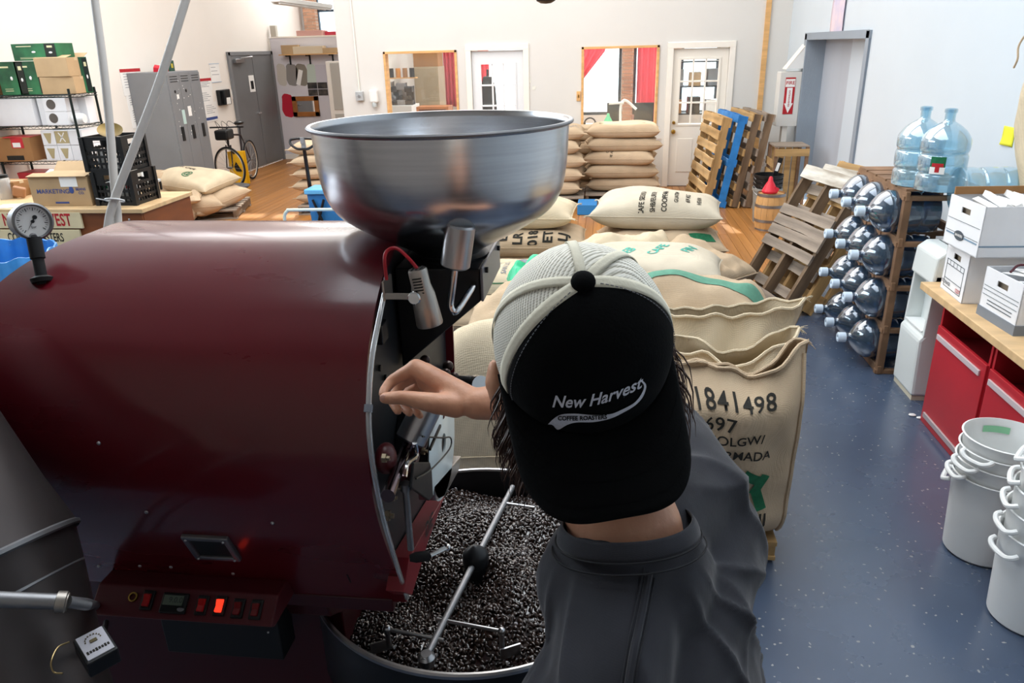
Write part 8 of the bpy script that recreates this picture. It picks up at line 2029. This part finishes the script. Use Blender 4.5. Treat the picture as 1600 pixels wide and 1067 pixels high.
text('New Harvest', 172, thread_w, crown, word, 'embroidered_lettering', bold=.018, shear=.28, local=False, wx=.98, cut=60, spacing=1.02)
up_ = [(240, 820), (300, 762), (380, 718), (520, 708), (700, 722), (880, 715), (1000, 672), (1130, 603), (1195, 535), (1236, 460), (1240, 412), (1212, 372)]
lo_ = [(292, 822), (345, 876), (440, 826), (540, 800), (720, 796), (900, 757), (1040, 690), (1150, 622), (1225, 542), (1262, 452), (1260, 400), (1225, 362)]
us, ls = spline([(a, c, 0) for a, c in up_], 4), spline([(a, c, 0) for a, c in lo_], 4)
MB().grid(lambda u, v: (lambda a, c: dome_at(820 + (a.x + (c.x - a.x) * v) * PXS, 540 + (a.y + (c.y - a.y) * v) * PXS, .0036))(us[int(round(u * (len(us) - 1)))], ls[int(round(u * (len(us) - 1)))]), len(us), 4).build('embroidered_swoosh', thread_w, crown, label='white embroidered swoosh')
text('COFFEE ROASTERS', 62, cap_black, crown, lambda x, y: dome_at(820 + (600 + x) * PXS, 540 + (758 - y - (x / 300) ** 2 * 10 - x * .03) * PXS, .0044), 'swoosh_lettering', bold=.03, local=False, wx=.98, cut=40)

# hair falling from under the cap
rr = random.Random(17); hb = MB()
def strand(root, d0, ln_, r_, curl):
    pts_ = [root]; d_ = d0.normalized(); ph_ = rr.uniform(0, 6.28)
    for k in range(6):
        d_ = (d_ + Vector((0, 0, -.16)) + Vector((math.sin(ph_ + k * 1.1), math.cos(ph_ + k * .9), 0)) * curl).normalized(); pts_.append(pts_[-1] + d_ * ln_ / 6)
    hb.tube(pts_, [r_ * .8, r_, r_, r_ * .9, r_ * .7, r_ * .45, r_ * .1], 4, caps=False)
for s_, n_ in ((1, 560), (-1, 480)):
    for k in range(n_):
        a = rad(s_ * rr.uniform(62, 128)) if s_ > 0 else rad(-rr.uniform(40, 84)); root = CO + (dome(a, rad(-8)) - CO) * rr.uniform(.88, .99) - cu_ * rr.uniform(.0, .05) - uh * rr.uniform(0, .05)
        out = (dome(a, 0) - CO).normalized()
        strand(root, -uh * .8 + out * (rr.uniform(.15, .75) if s_ > 0 else rr.uniform(.0, .3)) - fh * rr.uniform(-.1, .4), rr.uniform(.05, .10) if s_ > 0 else rr.uniform(.04, .085), rr.uniform(.0006, .0016), .34)
for k in range(160):
    a = rad(T0 + rr.uniform(-70, 70)); root = CO + (dome(a, rad(-8)) - CO) * rr.uniform(.80, .92) - uh * rr.uniform(0, .02); strand(root, -uh - fh * .1, rr.uniform(.03, .055), .0018, .12)
hair = hb.build('hair', hair_m, man, label='dark brown wavy hair sticking out under the cap')
HS = MB().ell(HC - fh * .012 - uh * .012, (.080, .088, .082), 24, 16, HM_); HS.build('hair_base', hair_m, hair)
# trousers and shoes
J = MB()
J.ell(PEL - Vector((0, 0, .02)), (.162, .114, .13), 20, 12, TM)
for h_, k_, a_ in ((hipL, knL, anL), (hipR, knR, anR)): J.cap(h_, k_, .095, .075); J.cap(k_, a_ + Vector((0, 0, .0)), .075, .062)
remeshed('jeans', J, .011, jeans_m, man, 6, label='dark blue jeans')
for a_ in (anL, anR):
    sm = MB(); sm.cap(Vector((a_.x, a_.y, .05)), Vector((a_.x, a_.y, .05)) + face * .15, .05, .042); sm.cap(Vector((a_.x, a_.y, .07)), Vector((a_.x, a_.y, .10)), .05, .048); so_ = sm.build('shoe', black_rub, man)
    MB().box(Vector((a_.x, a_.y, .012)) + face * .07, (.09, .28, .024), Matrix((Vector((face.y, -face.x, 0)), face, Vector((0, 0, 1)))).transposed()).build('sole', mat('shoe_sole', '#d5d2cc', .6), so_, smooth=False, bevel=.01)
